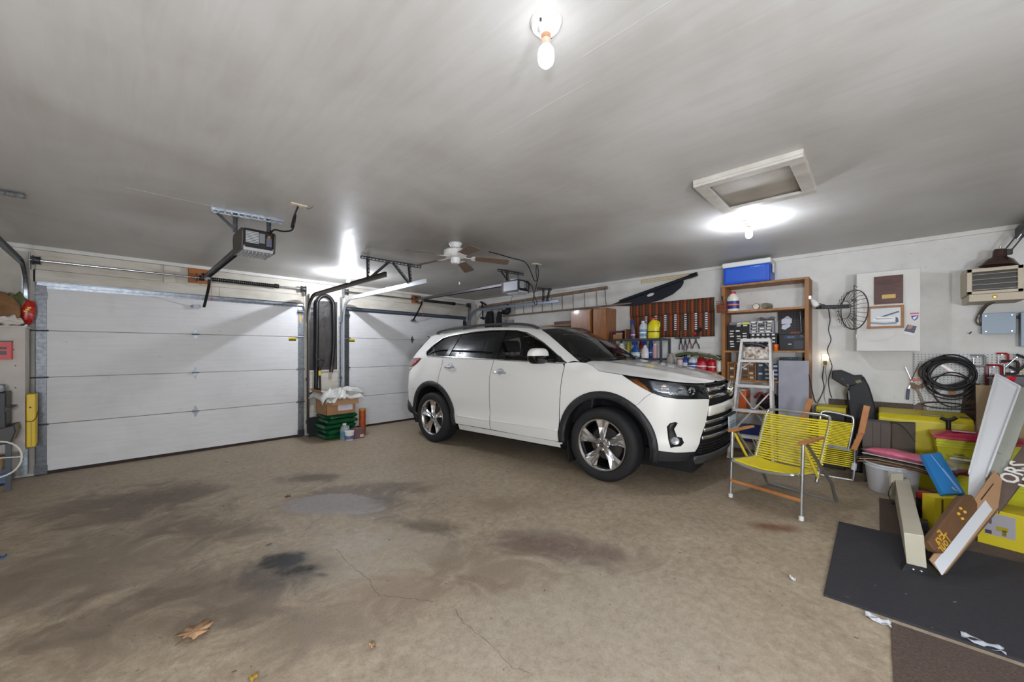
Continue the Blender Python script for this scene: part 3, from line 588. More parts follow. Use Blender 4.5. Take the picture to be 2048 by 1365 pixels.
def patch(name,poly,fn,m,parent=None,d=.05,flip=False,solid=0,label=None,smooth=True):
    """triangulate a 2D outline and lay it on a curved surface"""
    parent=parent or car; bd=resample(poly,d); vs=[V((a,b)) for a,b in bd]; nb=len(vs)
    x0,x1=min(p[0] for p in bd),max(p[0] for p in bd); y0,y1=min(p[1] for p in bd),max(p[1] for p in bd)
    i=0; y=y0+d*.5
    while y<y1:
        x=x0+d*(.5 if i%2 else 1.0)
        while x<x1:
            if inside((x,y),bd) and min((V((x,y))-q).length_squared for q in vs[:nb])>(d*.45)**2: vs.append(V((x,y)))
            x+=d
        y+=d*.87; i+=1
    r=geometry.delaunay_2d_cdt(vs,[],[list(range(nb))],1,1e-6)
    mb=MB(); P=[fn(p.x,p.y) for p in r[0]]; fs=[tuple(f) for f in r[2]]
    if flip: fs=[f[::-1] for f in fs]
    mb.add(P,fs); return mb.build(name,m,parent,local=True,smooth=smooth,solid=solid,label=label,fixn=False)
def arcp(c,r,a0,a1,n=18): return [(c[0]+r*math.cos(a0+(a1-a0)*i/n),c[1]+r*math.sin(a0+(a1-a0)*i/n)) for i in range(n+1)]
FA,RA=(-.03,.385),(2.765,.385)
g=.003
belt=lambda u:interp(BELT,u)
def S_of(u): return s_u(u)
for sg in (1,-1):
    fl=sg<0; fs=lambda u,z,sg=sg:side(u,z,0,sg)
    fl_=lambda off: (lambda u,z,sg=sg:side(u,z,off,sg))
    # --- doors and wings.  outlines in (u,z)
    fd=[(.437,1.16),(.462,1.008),(.485,.75),(.505,.5),(.515,.335),(1.0,.335),(1.547,.345),(1.545,.7),(1.543,1.016),(1.50,belt(1.5))]+[(u,belt(u)) for u in (1.2,.9,.6,.46)]
    rd=[(1.555,.345),(2.2,.345)]+[p for p in arcp(RA,.50,math.radians(183),math.radians(112),14)]+[(2.60,.93),(2.545,1.12),(2.53,1.19),(2.54,belt(2.54))]+[(u,belt(u)) for u in (2.3,2.0,1.7,1.507)]+[(1.55,1.016),(1.552,.7)]
    patch('front_door',fd,fs,PAINT,flip=not fl,d=.06); patch('rear_door',rd,fs,PAINT,flip=not fl,d=.06)
    fe=[(.508,.30),(.505,.335),(.478,.75),(.455,1.008),(.43,1.16),(.43,1.195),(.40,1.20),(.31,1.205),(.225,1.198),(.13,1.163),(.04,1.113),(-.2,1.082),(-.36,1.0),(-.515,.926),(-.45,.88),(-.385,.81)]+arcp(FA,.50,math.radians(125),math.radians(-8),22)
    patch('front_wing',fe,fs,PAINT,flip=not fl,d=.05)
    qp=[(2.548,belt(2.55)),(2.538,1.19),(2.553,1.12),(2.607,.93)]+arcp(RA,.50,math.radians(110),math.radians(-2),18)+[(3.30,.46),(3.44,.52),(3.5,.8),(3.45,.95),(3.42,1.09),(3.36,1.12),(3.20,1.20),(3.12,1.262),(3.45,1.255),(3.40,1.33),(3.30,1.45),(3.18,1.585),(3.05,1.625),(2.86,1.615),(2.74,1.562),(2.88,1.47),(3.01,1.36),(2.985,1.315),(2.93,1.284),(2.75,belt(2.75))]
    patch('rear_quarter',qp,fs,PAINT,flip=not fl,d=.05)
    sl=[(.51,.262),(2.19,.262),(2.19,.337),(.513,.327)]; patch('sill',sl,fl_(-.012),PAINT,flip=not fl,d=.07)
    for a,b in ((.515,1.545),(1.556,2.19)): patch('side_moulding',[(a,.452),(b,.452),(b,.468),(a,.468)],fl_(.004),PAINT,flip=not fl,d=.05,solid=.004)
    # --- wheel arches
    for c,a0,a1,nm in ((FA,-6,194,'f'),(RA,-14,188,'r')):
        patch('arch_flare',arcp(c,.535,math.radians(a0),math.radians(a1),30)+arcp(c,.462,math.radians(a1),math.radians(a0),30),fl_(.014),CLAD,flip=not fl,d=.045,solid=.03)
        w_=MB(); w_.grid(lambda i,j,c=c:(lambda t:V((c[0]+.49*math.cos(t),sg*(.925-.33*j),c[1]+.49*math.sin(t))))(math.radians(-12+204*i)),30,2); w_.grid(lambda i,j,c=c:(lambda t:V((c[0]+.49*j*math.cos(t),sg*.595,c[1]+.49*j*math.sin(t))))(math.radians(-12+204*i)),30,2); w_.build('wheel_well',GAP,car,local=True)
    MB().obox((.40,sg*.70,.12),(.012,0,0),(0,sg*.2,0),(0.02,0,.24)).build('mud_flap',RUBBER,car,local=True); MB().obox((3.15,sg*.70,.2),(.012,0,0),(0,sg*.2,0),(0.0,0,.24)).build('mud_flap',RUBBER,car,local=True)
    # --- greenhouse
    rw=[(1.56,belt(1.56)+.012),(2.44,belt(2.44)+.012),(2.40,1.42),(2.36,1.595),(2.1,1.615),(1.80,1.618),(1.60,1.615)]
    fw_=[(.52,belt(.52)+.016),(1.46,belt(1.46)+.012),(1.475,1.40),(1.49,1.602),(1.30,1.592),(1.13,1.555),(1.0,1.505),(.82,1.425),(.66,1.335),(.54,1.262)]
    qw=[(2.52,belt(2.52)+.012),(2.92,1.298),(2.97,1.325),(2.995,1.36),(2.88,1.46),(2.75,1.548),(2.62,1.575),(2.43,1.594),(2.47,1.42)]
    patch('front_window',fw_,fl_(-.012),GL_F,flip=not fl,d=.07,solid=0); patch('rear_window',rw,fl_(-.012),GL_R,flip=not fl,d=.07,solid=0); patch('quarter_window',qw,fl_(-.012),GL_R,flip=not fl,d=.06,solid=0)
    patch('b_pillar',[(1.455,belt(1.46)),(1.565,belt(1.56)),(1.605,1.62),(1.485,1.606),(1.47,1.42)],fl_(-.004),mat('gloss_black',(12,12,13),.12),flip=not fl,d=.06)
    patch('c_pillar',[(2.435,belt(2.44)),(2.525,belt(2.52)),(2.475,1.42),(2.435,1.60),(2.355,1.60),(2.395,1.42)],fl_(-.004),MATS['gloss_black'],flip=not fl,d=.05)
    patch('mirror_sail',[(.43,1.207),(.53,1.212),(.545,1.268),(.66,1.338),(.60,1.312),(.50,1.262)],fl_(-.003),BLACK,flip=not fl,d=.05)
    tr=[(.42,1.197)]+[(u,belt(u)+.003) for u in (.6,.9,1.2,1.5,1.8,2.1,2.4,2.7,2.92)]+[(2.98,1.315),(3.003,1.36)]
    MB().tube([side(u,z,.004,sg) for u,z in tr],.0085,6).build('belt_trim',CHROME,car,local=True,smooth=True)
    tt=[(3.003,1.36),(2.89,1.465),(2.75,1.557),(2.62,1.585),(2.4,1.606),(2.1,1.625),(1.8,1.629),(1.5,1.617),(1.3,1.604),(1.12,1.567),(.98,1.512),(.8,1.428),(.62,1.322),(.49,1.243),(.42,1.2)]
    MB().tube([side(u,z,.0,sg) for u,z in tt],.0075,6).build('window_trim',mat('dim_chrome',(120,122,126),.2,.9),car,local=True,smooth=True)
    # upper frame between glass and roof edge
    up=[(.40,1.20),(.52,1.258),(.66,1.342),(.82,1.432),(1.0,1.512),(1.13,1.563),(1.30,1.60),(1.49,1.612),(1.8,1.625),(2.1,1.62),(2.36,1.603),(2.62,1.582),(2.75,1.557),(2.86,1.612)]
    ro=[(.31,.80,1.208),(.41,.785,1.275),(.53,.755,1.352),(.68,.715,1.45),(.82,.675,1.535),(.95,.64,1.60),(1.15,.65,1.637),(1.4,.655,1.662),(1.8,.655,1.68),(2.1,.655,1.682),(2.36,.65,1.676),(2.62,.645,1.664),(2.78,.645,1.655),(2.9,.64,1.645)]
    A=[side(u,z,0,sg) for u,z in up]; B=[V((a,b*sg,c)) for a,b,c in ro]; m=MB()
    m.grid(lambda i,j,A=A,B=B:(lambda k,P,Q:P.lerp(Q,j)+((Q-P).cross(V((1,0,0))).normalized()*(.016*math.sin(PI*j)*(1 if ((Q-P).cross(V((1,0,0)))).z>0 else -1))))(0,A[min(int(round(i*13)),13)],B[min(int(round(i*13)),13)]),13,5)
    m.build('roof_side',PAINT,car,local=True,smooth=True,solid=.0)
    m=MB(); Q=[V((2.86,0,0)),]; A=[side(u,z,0,sg) for u,z in ((2.85,1.612),(2.95,1.622),(3.05,1.625),(3.18,1.587))]; B=[V((a,b*sg,c)) for a,b,c in ((2.88,.64,1.648),(3.0,.635,1.64),(3.12,.63,1.63),(3.24,.62,1.612))]
    m.grid(lambda i,j:A[int(round(i*3))].lerp(B[int(round(i*3))],j),3,3); m.build('roof_corner',PAINT,car,local=True,smooth=True)
    # roof rail
    rp=spl([(1.0,.635*sg,1.622),(1.08,.64*sg,1.655),(1.3,.645*sg,1.69),(1.8,.645*sg,1.715),(2.3,.64*sg,1.712),(2.75,.635*sg,1.695),(2.95,.63*sg,1.672),(3.02,.63*sg,1.65)],5); m=MB()
    for a,b in zip(rp,rp[1:]): m.bar(a,b,.03,.03)
    m.tube(rp,.018,8); m.build('roof_rail',mat('rail_grey',(70,70,72),.4),car,local=True,smooth=True)
    # handles
    for u,z in ((1.37,1.075),(2.35,1.13)):
        patch('handle_cup',[(u+.065*math.cos(a),z+.012+.038*math.sin(a)) for a in [2*PI*k/18 for k in range(18)]],fl_(.001),mat('handle_cup',(170,174,184),.3),flip=not fl,d=.03,solid=.002)
        hp=[side(u+x,z+y,.028+c,sg) for x,y,c in ((-.105,-.006,-.02),(-.07,0,.004),(0,.004,.012),(.07,0,.004),(.105,-.004,-.02))]; MB().tube(spl(hp,4),.0125,8).build('door_handle',mat('satin_chrome',(206,208,212),.22,.7),car,local=True,smooth=True)
    # tail lamp
    patch('tail_lamp',[(3.10,1.256),(3.22,1.18),(3.34,1.13),(3.50,1.10),(3.58,1.13),(3.58,1.22),(3.45,1.25)],fl_(.012),mat('tail_red',(128,14,26),.15,coat=1),flip=not fl,d=.04,solid=.02)
    patch('tail_lamp_lower',[(3.35,1.128),(3.42,1.085),(3.56,1.07),(3.58,1.125),(3.50,1.098)],fl_(.011),pl((214,206,206),.2),flip=not fl,d=.04,solid=.02)
    patch('rear_bumper_cladding',[(3.13,.36),(3.4,.38),(3.74,.44),(3.74,.56),(3.44,.545),(3.28,.47)],fl_(.012),CLAD,flip=not fl,d=.05,solid=.02)
    patch('inner_side',[(-.55,.30),(-.55,.92),(-.2,1.07),(.4,1.18),(1.5,1.2),(2.9,1.25),(3.55,1.2),(3.6,.4),(3.26,.40)]+arcp(RA,.49,0,PI,14)+[(2.2,.3),(.5,.3)]+arcp(FA,.49,0,PI,14),fl_(-.02),GAP,flip=not fl,d=.08,solid=0)
    # mirror
    mo=V((.63,0,1.272)); my=sg
    MB().bar(mo+V((-.02,.84*my,-.05)),mo+V((.02,1.0*my,-.05)),.07,.035).build('mirror_arm',BLACK,car,local=True,bevel=.008)
    def shell(z0,z1,cz,rz,mt,nm,top):
        m=MB(); n=20; rows=8; vs=[]; fs=[]
        for j in range(rows+1):
            ph=(PI/2)*j/rows; 
            for k in range(n):
                a=2*PI*k/n; x=math.cos(a); y=math.sin(a); ex=abs(x)**.7*(1 if x>0 else -1); ey=abs(y)**.7*(1 if y>0 else -1); r=math.cos(ph)**.5 if j<rows else .001
                vs.append(mo+V((.02+.075*ex*r,((1.105+.15*ey*r) if sg>0 else (.985+.11*ey*r))*my,cz+(rz*math.sin(ph))*(1 if top else -1))))
        for j in range(rows):
            for k in range(n): fs.append((j*n+k,j*n+(k+1)%n,(j+1)*n+(k+1)%n,(j+1)*n+k))
        m.add(vs,fs); m.build(nm,mt,car,local=True,smooth=True)
    shell(0,0,.008,.085,PAINT,'mirror_cap',True); shell(0,0,.006,.09,MATS['gloss_black'],'mirror_base',False)
# --- bonnet
he=[(.225,None,1.199),(.13,None,1.165),(.04,None,1.116),(-.1,None,1.1),(-.2,None,1.086),(-.3,None,1.074),(-.45,None,1.058),(-.6,None,1.041),(-.72,None,1.027),(-.81,None,1.014),(-.875,None,1.006),(-.915,None,1.001),(-.94,None,1.0)]
E_=[side(u,z) for u,_,z in he]; cz=[(.30,1.243),(.22,1.232),(.12,1.222),(-.02,1.206),(-.14,1.19),(-.26,1.172),(-.4,1.148),(-.54,1.12),(-.66,1.09),(-.75,1.063),(-.82,1.04),(-.875,1.018),(-.905,1.004)]
def hood_fn(i,j):
    k=i*12; a=int(min(k,11)); f=k-a; e=E_[a].lerp(E_[a+1],f); c=V((lerp(cz[a][0],cz[a+1][0],f),0,lerp(cz[a][1],cz[a+1][1],f)))
    q=2*j-1; s=abs(q); t=1-s; p=e.lerp(c,t); h=math.sin(t*PI/2)**.75; p.z=e.z+(c.z-e.z)*h
    uu=e.x+(c.x-e.x)*math.sin(t*PI/2)**1.0; p.x=uu; p.y=e.y*s*(1 if q>0 else -1)
    p.z+=.012*math.exp(-((s-.62)/.09)**2)*sm(0,.2,i); return p
m=MB(); m.grid(hood_fn,36,40); m.build('bonnet',PAINT,car,local=True,smooth=True,solid=.0)
# --- windscreen, roof, tailgate
ro=[(.31,.80,1.208),(.41,.785,1.275),(.53,.755,1.352),(.68,.715,1.45),(.82,.675,1.535),(.95,.64,1.60)]; wc=[(.12,1.225),(.22,1.295),(.37,1.385),(.55,1.49),(.73,1.575),(.90,1.635)]
def ws(i,j):
    k=i*5; a=int(min(k,4)); f=k-a; e=V(ro[a]).lerp(V(ro[a+1]),f); c=V((lerp(wc[a][0],wc[a+1][0],f),0,lerp(wc[a][1],wc[a+1][1],f))); q=2*j-1; h=1-q*q
    return V((e.x+(c.x-e.x)*h,e.y*q,e.z+(c.z-e.z)*h))
m=MB(); m.grid(ws,20,30); m.build('windscreen',GL_W,car,local=True,smooth=True)
m=MB(); m.grid(lambda i,j:ws(-.02+i*.055 if 0 else i*.05,j)+V((-.012,0,-.012)),2,30); m.build('cowl',BLACK,car,local=True,smooth=True)
for q0,q1 in ((.62,.12),(-.05,-.55)):
    MB().tube([ws(.04+.02*k/6,.5+.5*(q0+(q1-q0)*k/6))+V((-.02,0,.012)) for k in range(7)],.007,6).build('wiper',BLACK,car,local=True)
rr=[(.95,.64,1.60,.90,1.635),(1.15,.65,1.637,1.12,1.668),(1.4,.655,1.662,1.38,1.69),(1.8,.655,1.68,1.8,1.705),(2.1,.655,1.682,2.1,1.706),(2.36,.65,1.676,2.36,1.70),(2.62,.645,1.664,2.62,1.69),(2.9,.64,1.645,2.9,1.672),(3.12,.63,1.63,3.14,1.655),(3.24,.62,1.612,3.30,1.63)]
def roof(i,j):
    k=i*9; a=int(min(k,8)); f=k-a; r=[lerp(x,y,f) for x,y in zip(rr[a],rr[a+1])]; q=2*j-1; h=1-q*q; return V((r[0]+(r[3]-r[0])*h,r[1]*q,r[2]+(r[4]-r[2])*(1-abs(q)**2.6)))
m=MB(); m.grid(roof,30,24); m.build('roof_panel',PAINT,car,local=True,smooth=True)
tg=[(3.24,.62,1.612,3.30,1.62),(3.17,.615,1.585,3.25,1.58),(3.32,.66,1.45,3.42,1.45),(3.44,.70,1.28,3.55,1.28)]
m=MB(); m.grid(lambda i,j:(lambda a,f,q:V((lerp(lerp(tg[a][0],tg[a+1][0],f),lerp(tg[a][3],tg[a+1][3],f),1-q*q),lerp(tg[a][1],tg[a+1][1],f)*q*1.1,lerp(tg[a][2],tg[a+1][2],f))))(int(min(i*3,2)),i*3-int(min(i*3,2)),2*j-1),9,16); m.build('tailgate_glass',GL_R,car,local=True,smooth=True)
lo=lambda off:(lambda s,z:lower(s,z,off)); SR=_s[-1]
patch('tailgate',[(s_u(3.52),.62),(SR*2-s_u(3.52),.62),(SR*2-s_u(3.40),1.28),(s_u(3.40),1.28)],lambda s,z:(lambda q:V((q.x,q.y*(1 if s<=SR else -1),q.z)))(lower(min(s,2*SR-s),z,-.01)),PAINT,flip=True,d=.07,solid=0)
patch('rear_bumper',[(s_u(3.40),.42),(SR*2-s_u(3.40),.42),(SR*2-s_u(3.40),.80),(s_u(3.40),.80)],lambda s,z:(lambda q:V((q.x,q.y*(1 if s<=SR else -1),q.z)))(lower(min(s,2*SR-s),z,-.004)),PAINT,flip=True,d=.07,solid=0)
# --- nose
sa=lambda v:s_v(v); su=s_u
for sg in (1,-1):
    fl=sg<0; F=lambda off,sg=sg:(lambda s,z:(lambda q:V((q.x,q.y*sg,q.z)))(lower(s,z,off)))
    a_=arcp(FA,.50,math.radians(170),math.radians(127),10)
    bp_=[(su(-.51),.40)]+[(su(max(-.60,u)),z) for u,z in a_]+[(su(-.389),.811),(su(-.454),.8785),(su(-.517),.9235),(su(-.61),.893),(su(-.72),.874),(sa(.56),.862),(sa(.505),.855),(sa(.56),.62),(sa(.68),.385),(su(-.70),.385)]
    bp_=[p for p in bp_ if p[1]>.386 or p[0]<su(-.6)]
    patch('front_bumper',bp_,F(0),PAINT,flip=not fl,d=.045)
    hl=[(su(-.20),1.084),(su(-.36),.995),(su(-.515),.924),(su(-.61),.899),(su(-.72),.88),(sa(.56),.868),(sa(.50),.862),(sa(.47),.985)]+[(su(u),interp(HOODZ,u)-.008) for u in (-.86,-.72,-.58,-.44,-.3)]
    patch('headlamp_housing',hl,F(-.018),mat('lamp_black',(44,46,50),.22,.6),flip=not fl,d=.04,solid=0)
    patch('headlamp_lens',hl,F(.0),glass('lamp_lens_%d'%sg,(.86,.88,.9)),flip=not fl,d=.04,solid=0)
    patch('amber_reflector',[(su(-.27),1.045),(su(-.38),.985),(su(-.50),.938),(su(-.45),.99),(su(-.36),1.043)],F(-.008),mat('amber',(190,110,30),.25,emit=0),flip=not fl,d=.03,solid=.003)
    patch('lamp_bezel',[(su(-.47),1.035),(su(-.53),.94),(su(-.66),.91),(su(-.80),.90),(su(-.80),.985),(su(-.62),1.022)],F(-.012),mat('lamp_silver',(206,210,216),.2,.8),flip=not fl,d=.03,solid=.003)
    for u,z in ((-.62,.965),(-.75,.945),(-.82,.94)):
        p,n=plan(su(u)); c=lower(su(u),z,-.012); c=V((c.x,c.y*sg,c.z)); n=V((n.x,n.y*sg,0)); MB().lathe([(.0,.0),(.030,.002),(.037,.012),(.040,.012)],c,n,18).build('projector',CHROME,car,local=True,smooth=True)
    patch('lamp_bar',[(sa(.56),.91),(sa(.48),.91),(sa(.48),.945),(sa(.56),.945)],F(-.006),mat('lamp_grey',(120,122,126),.2,.7),flip=not fl,d=.03,solid=.003)
    fg=[(su(-.66),.43),(su(-.645),.50),(su(-.635),.62),(su(-.66),.655),(su(-.70),.665),(su(-.715),.655),(su(-.69),.60),(su(-.71),.53),(su(-.745),.52),(su(-.755),.475),(su(-.73),.445),(su(-.69),.44)]
    patch('fog_recess',fg,F(.003),BLACK,flip=not fl,d=.03,solid=.003)
    p,n=plan(su(-.695)); c=lower(su(-.695),.492,.004); MB().lathe([(.0,.004),(.026,.006),(.034,.012),(.038,.0)],V((c.x,c.y*sg,c.z)),V((n.x,n.y*sg,0)),18).build('fog_lamp',mat('fog_glass',(206,210,216),.1,.6),car,local=True,smooth=True)
    patch('skirt_corner',[(su(-.47),.29),(su(-.50),.385),(su(-.60),.39),(sa(.68),.385),(sa(.66),.29)],F(-.01),CLAD,flip=not fl,d=.05)
N=lambda off:(lambda s,z:lower(s,z,off))
def band(nm,v,z0,z1,m,off,z0c=None,z1c=None,label=None,d=.05,solid=.02,vt=None):
    s=sa(v); st=sa(vt) if vt else s; patch(nm,[(-s,z0),(0,z0c or z0),(s,z0),(st,z1),(0,z1c or z1),(-st,z1)],N(off),m,flip=True,d=d,solid=solid,label=label)
band('grille_backing',.70,.30,1.0,GAP,-.03,vt=.5,solid=0)
band('grille_bar',.47,.925,.96,CHROME,.002,.93,.965); band('grille_bar',.50,.862,.895,CHROME,.004,.872,.905); band('grille_slat',.5,.905,.915,BLACK,-.012); 
band('bumper_bar',.53,.70,.79,PAINT,.012,.715,.81,vt=.515)
for z,v in ((.625,.545),(.555,.57),(.485,.60)): band('lower_grille_bar',v,z,z+.032,mat('dull_chrome',(180,182,186),.16,.9),.002,z+.008,z+.036)
for k in range(4): band('mesh_slat',.62,.44-.028*k,.448-.028*k,BLACK,-.012,d=.08,solid=.01)
band('front_skirt',.69,.245,.33,mat('skirt_grey',(62,62,65),.5),.012,.235,.34,vt=.68)
band('hood_lip',.46,.985,1.0,BLACK,-.004)
MB().box((-.995,-.155,.50),(-.985,.155,.655)).build('number_plate',mat('plate',(188,200,208),.4),car,local=True,bevel=.003); MB().box((-.997,-.16,.655),(-.975,.16,.672)).build('plate_frame',BLACK,car,local=True)
for k,z in enumerate((.535,.56,.585)): MB().box((-.9965,-.11,z),(-.995,.11,z+.008)).build('plate_print',pl((70,90,120)),car,local=True)
for ra,rb,dz in ((.098,.068,0),(.036,.065,0),(.076,.026,.034)):
    MB().tube([(-.977,ra*math.cos(a),.925+dz+rb*math.sin(a)) for a in [2*PI*k/32 for k in range(32)]],.011,8,closed=True).build('emblem_ring',CHROME,car,local=True,smooth=True,label='chrome emblem on grille')
MB().obox((-.968,-.07,.875),(.02,0,0),(0,.14,0),(0,0,.10)).build('emblem_mount',BLACK,car,local=True)
# --- floor pan and cabin
MB().box((-.80,-.70,.19),(3.55,.70,.36)).build('floor_pan',GAP,car,local=True); MB().box((.45,-.86,.30),(2.2,.86,.42)).build('cabin_floor',GAP,car,local=True)
MB().box((-.75,-.50,.36),(.35,.50,.95)).build('engine_bay',GAP,car,local=True)
LEATH=mat('grey_leather',(96,106,108),.5); INT=mat('dash_black',(24,24,26),.6)
MB().prism([(.15,.9),(.30,1.19),(.55,1.20),(.72,1.12),(.70,.95),(.62,.55),(.2,.5)],(0,-.78,0),(1,0,0),(0,0,1),(0,1.56,0)).build('dashboard',INT,car,local=True,bevel=.02)
MB().tube([(.86+.06*math.sin(a),-.38+.18*math.cos(a),1.06+.17*math.sin(a)) for a in [2*PI*k/28 for k in range(28)]],.016,8,True).build('steering_wheel',INT,car,local=True,smooth=True)
for u,v in ((1.28,.38),(1.28,-.38),(2.18,.40),(2.18,-.40)):
    s=MB(); s.prism([(-.26,.55),(-.28,.68),(-.2,.72),(.22,.68),(.24,.55)],(u,v-.24,0),(1,0,0),(0,0,1),(0,.48,0)); s.prism([(.14,.62),(.20,.66),(.42,1.22),(.40,1.27),(.32,1.26),(.26,1.2)],(u,v-.23,0),(1,0,0),(0,0,1),(0,.46,0)); st=s.build('seat',LEATH,car,local=True,bevel=.035,seg=3,smooth=True)
    h=MB(); h.prism([(.33,1.33),(.34,1.47),(.38,1.50),(.44,1.48),(.44,1.34)],(u,v-.14,0),(1,0,0),(0,0,1),(0,.28,0)); h.build('headrest',LEATH,st,local=True,bevel=.025,seg=3,smooth=True)
    for s_ in (-.06,.06): MB().cyl((u+.37,v+s_,1.24),(u+.385,v+s_,1.36),.007).build('headrest_post',STEEL,st,local=True)
patch('headliner',[(1.0,-.6),(3.1,-.6),(3.1,.6),(1.0,.6)],lambda u,v:V((u,v,1.60+.02*sm(.9,1.6,u))),mat('headliner',(70,70,70),.9),d=.3,solid=0)
MB().box((.93,-.05,1.50),(.97,.05,1.56)).build('inner_mirror',BLACK,car,local=True,bevel=.008)
# --- wheels
TYRE=mat('tyre',(30,30,31),.75,bump=.06,bscale=120); RIM=mat('rim_chrome',(222,222,224),.2,1); BRK=mat('brake',(90,86,84),.45,.8)
def wheel(u,sg):
    t=MB().lathe([(.262,.03),(.27,.005),(.29,-.006),(.33,-.008),(.355,.003),(.368,.02),(.3745,.04),(.3745,.20),(.366,.225),(.34,.24),(.27,.235),(.262,.2)],(u,sg*.935,.374),(0,-sg,0),56).build('tyre',TYRE,car,local=True,smooth=True)
    for k in range(4): MB().lathe([(.3752,.055+.037*k),(.3757,.058+.037*k),(.3757,.066+.037*k),(.3752,.069+.037*k)],(u,sg*.935,.374),(0,-sg,0),56).build('tread_rib',RUBBER,t,local=True)
    rim=MB().lathe([(.248,.004),(.262,.0),(.266,.008),(.258,.014),(.246,.03),(.236,.10),(.23,.2)],(u,sg*.935,.374),(0,-sg,0),56).build('rim',RIM,car,local=True,smooth=True)
    yb=sg*.935
    for k in range(5):
        a=2*PI*k/5+PI/2; d=V((math.cos(a),0,math.sin(a))); s=V((-math.sin(a),0,math.cos(a))); o=V((u,yb,.374)); inn=V((0,-sg,0))
        # twin-ridged star spoke: a wide blade with a V groove
        st=[(.05,.028,.024,.03),(.10,.036,.020,.03),(.17,.052,.016,.028),(.25,.088,.010,.016)]; m=MB(); vs=[]; fs=[]
        for r,wd,y,gv in st:
            for f,dy in ((-1,.022),(-.62,0),(0,gv),(.62,0),(1,.022)): vs.append(o+d*r+s*(wd*f)+inn*(y+dy))
        for i in range(3):
            for j in range(4): fs.append((i*5+j,i*5+j+1,(i+1)*5+j+1,(i+1)*5+j))
        m.add(vs,fs); m.build('spoke',RIM,rim,local=True,solid=.012)
        c=o+(d*math.cos(PI/5)+s*math.sin(PI/5))*.056; MB().cyl(c+inn*.022,c+inn*.05,.011,n=6).build('lug_nut',CHROME,rim,local=True)
    MB().lathe([(.0,.014),(.026,.016),(.032,.022),(.034,.03),(.07,.034),(.078,.05)],(u,yb,.374),(0,-sg,0),24).build('hub',RIM,rim,local=True,smooth=True)
    MB().lathe([(.0,.0125),(.024,.0135)],(u,yb,.374),(0,-sg,0),20).build('hub_cap',mat('cap_dark',(60,60,64),.2,.6),rim,local=True)
    for rx,rz in ((.018,.012),(.006,.012),(.013,.005)):
        MB().tube([(u+rx*math.cos(a),yb-sg*.012,.374+rz*math.sin(a)) for a in [2*PI*k/16 for k in range(16)]],.0016,5,closed=True).build('cap_emblem',CHROME,rim,local=True)
    MB().lathe([(.05,.11),(.165,.11),(.165,.13),(.05,.13)],(u,yb,.374),(0,-sg,0),40).build('brake_disc',BRK,car,local=True,smooth=True)
    MB().lathe([(.11,.09),(.19,.09),(.19,.15),(.11,.15),(.11,.09)],(u,yb,.374),(0,-sg,0),12,a0=PI*.85,a1=PI*1.25).build('caliper',BRK,car,local=True)
for u in (0,2.79):
    for sg in (1,-1): wheel(u,sg)

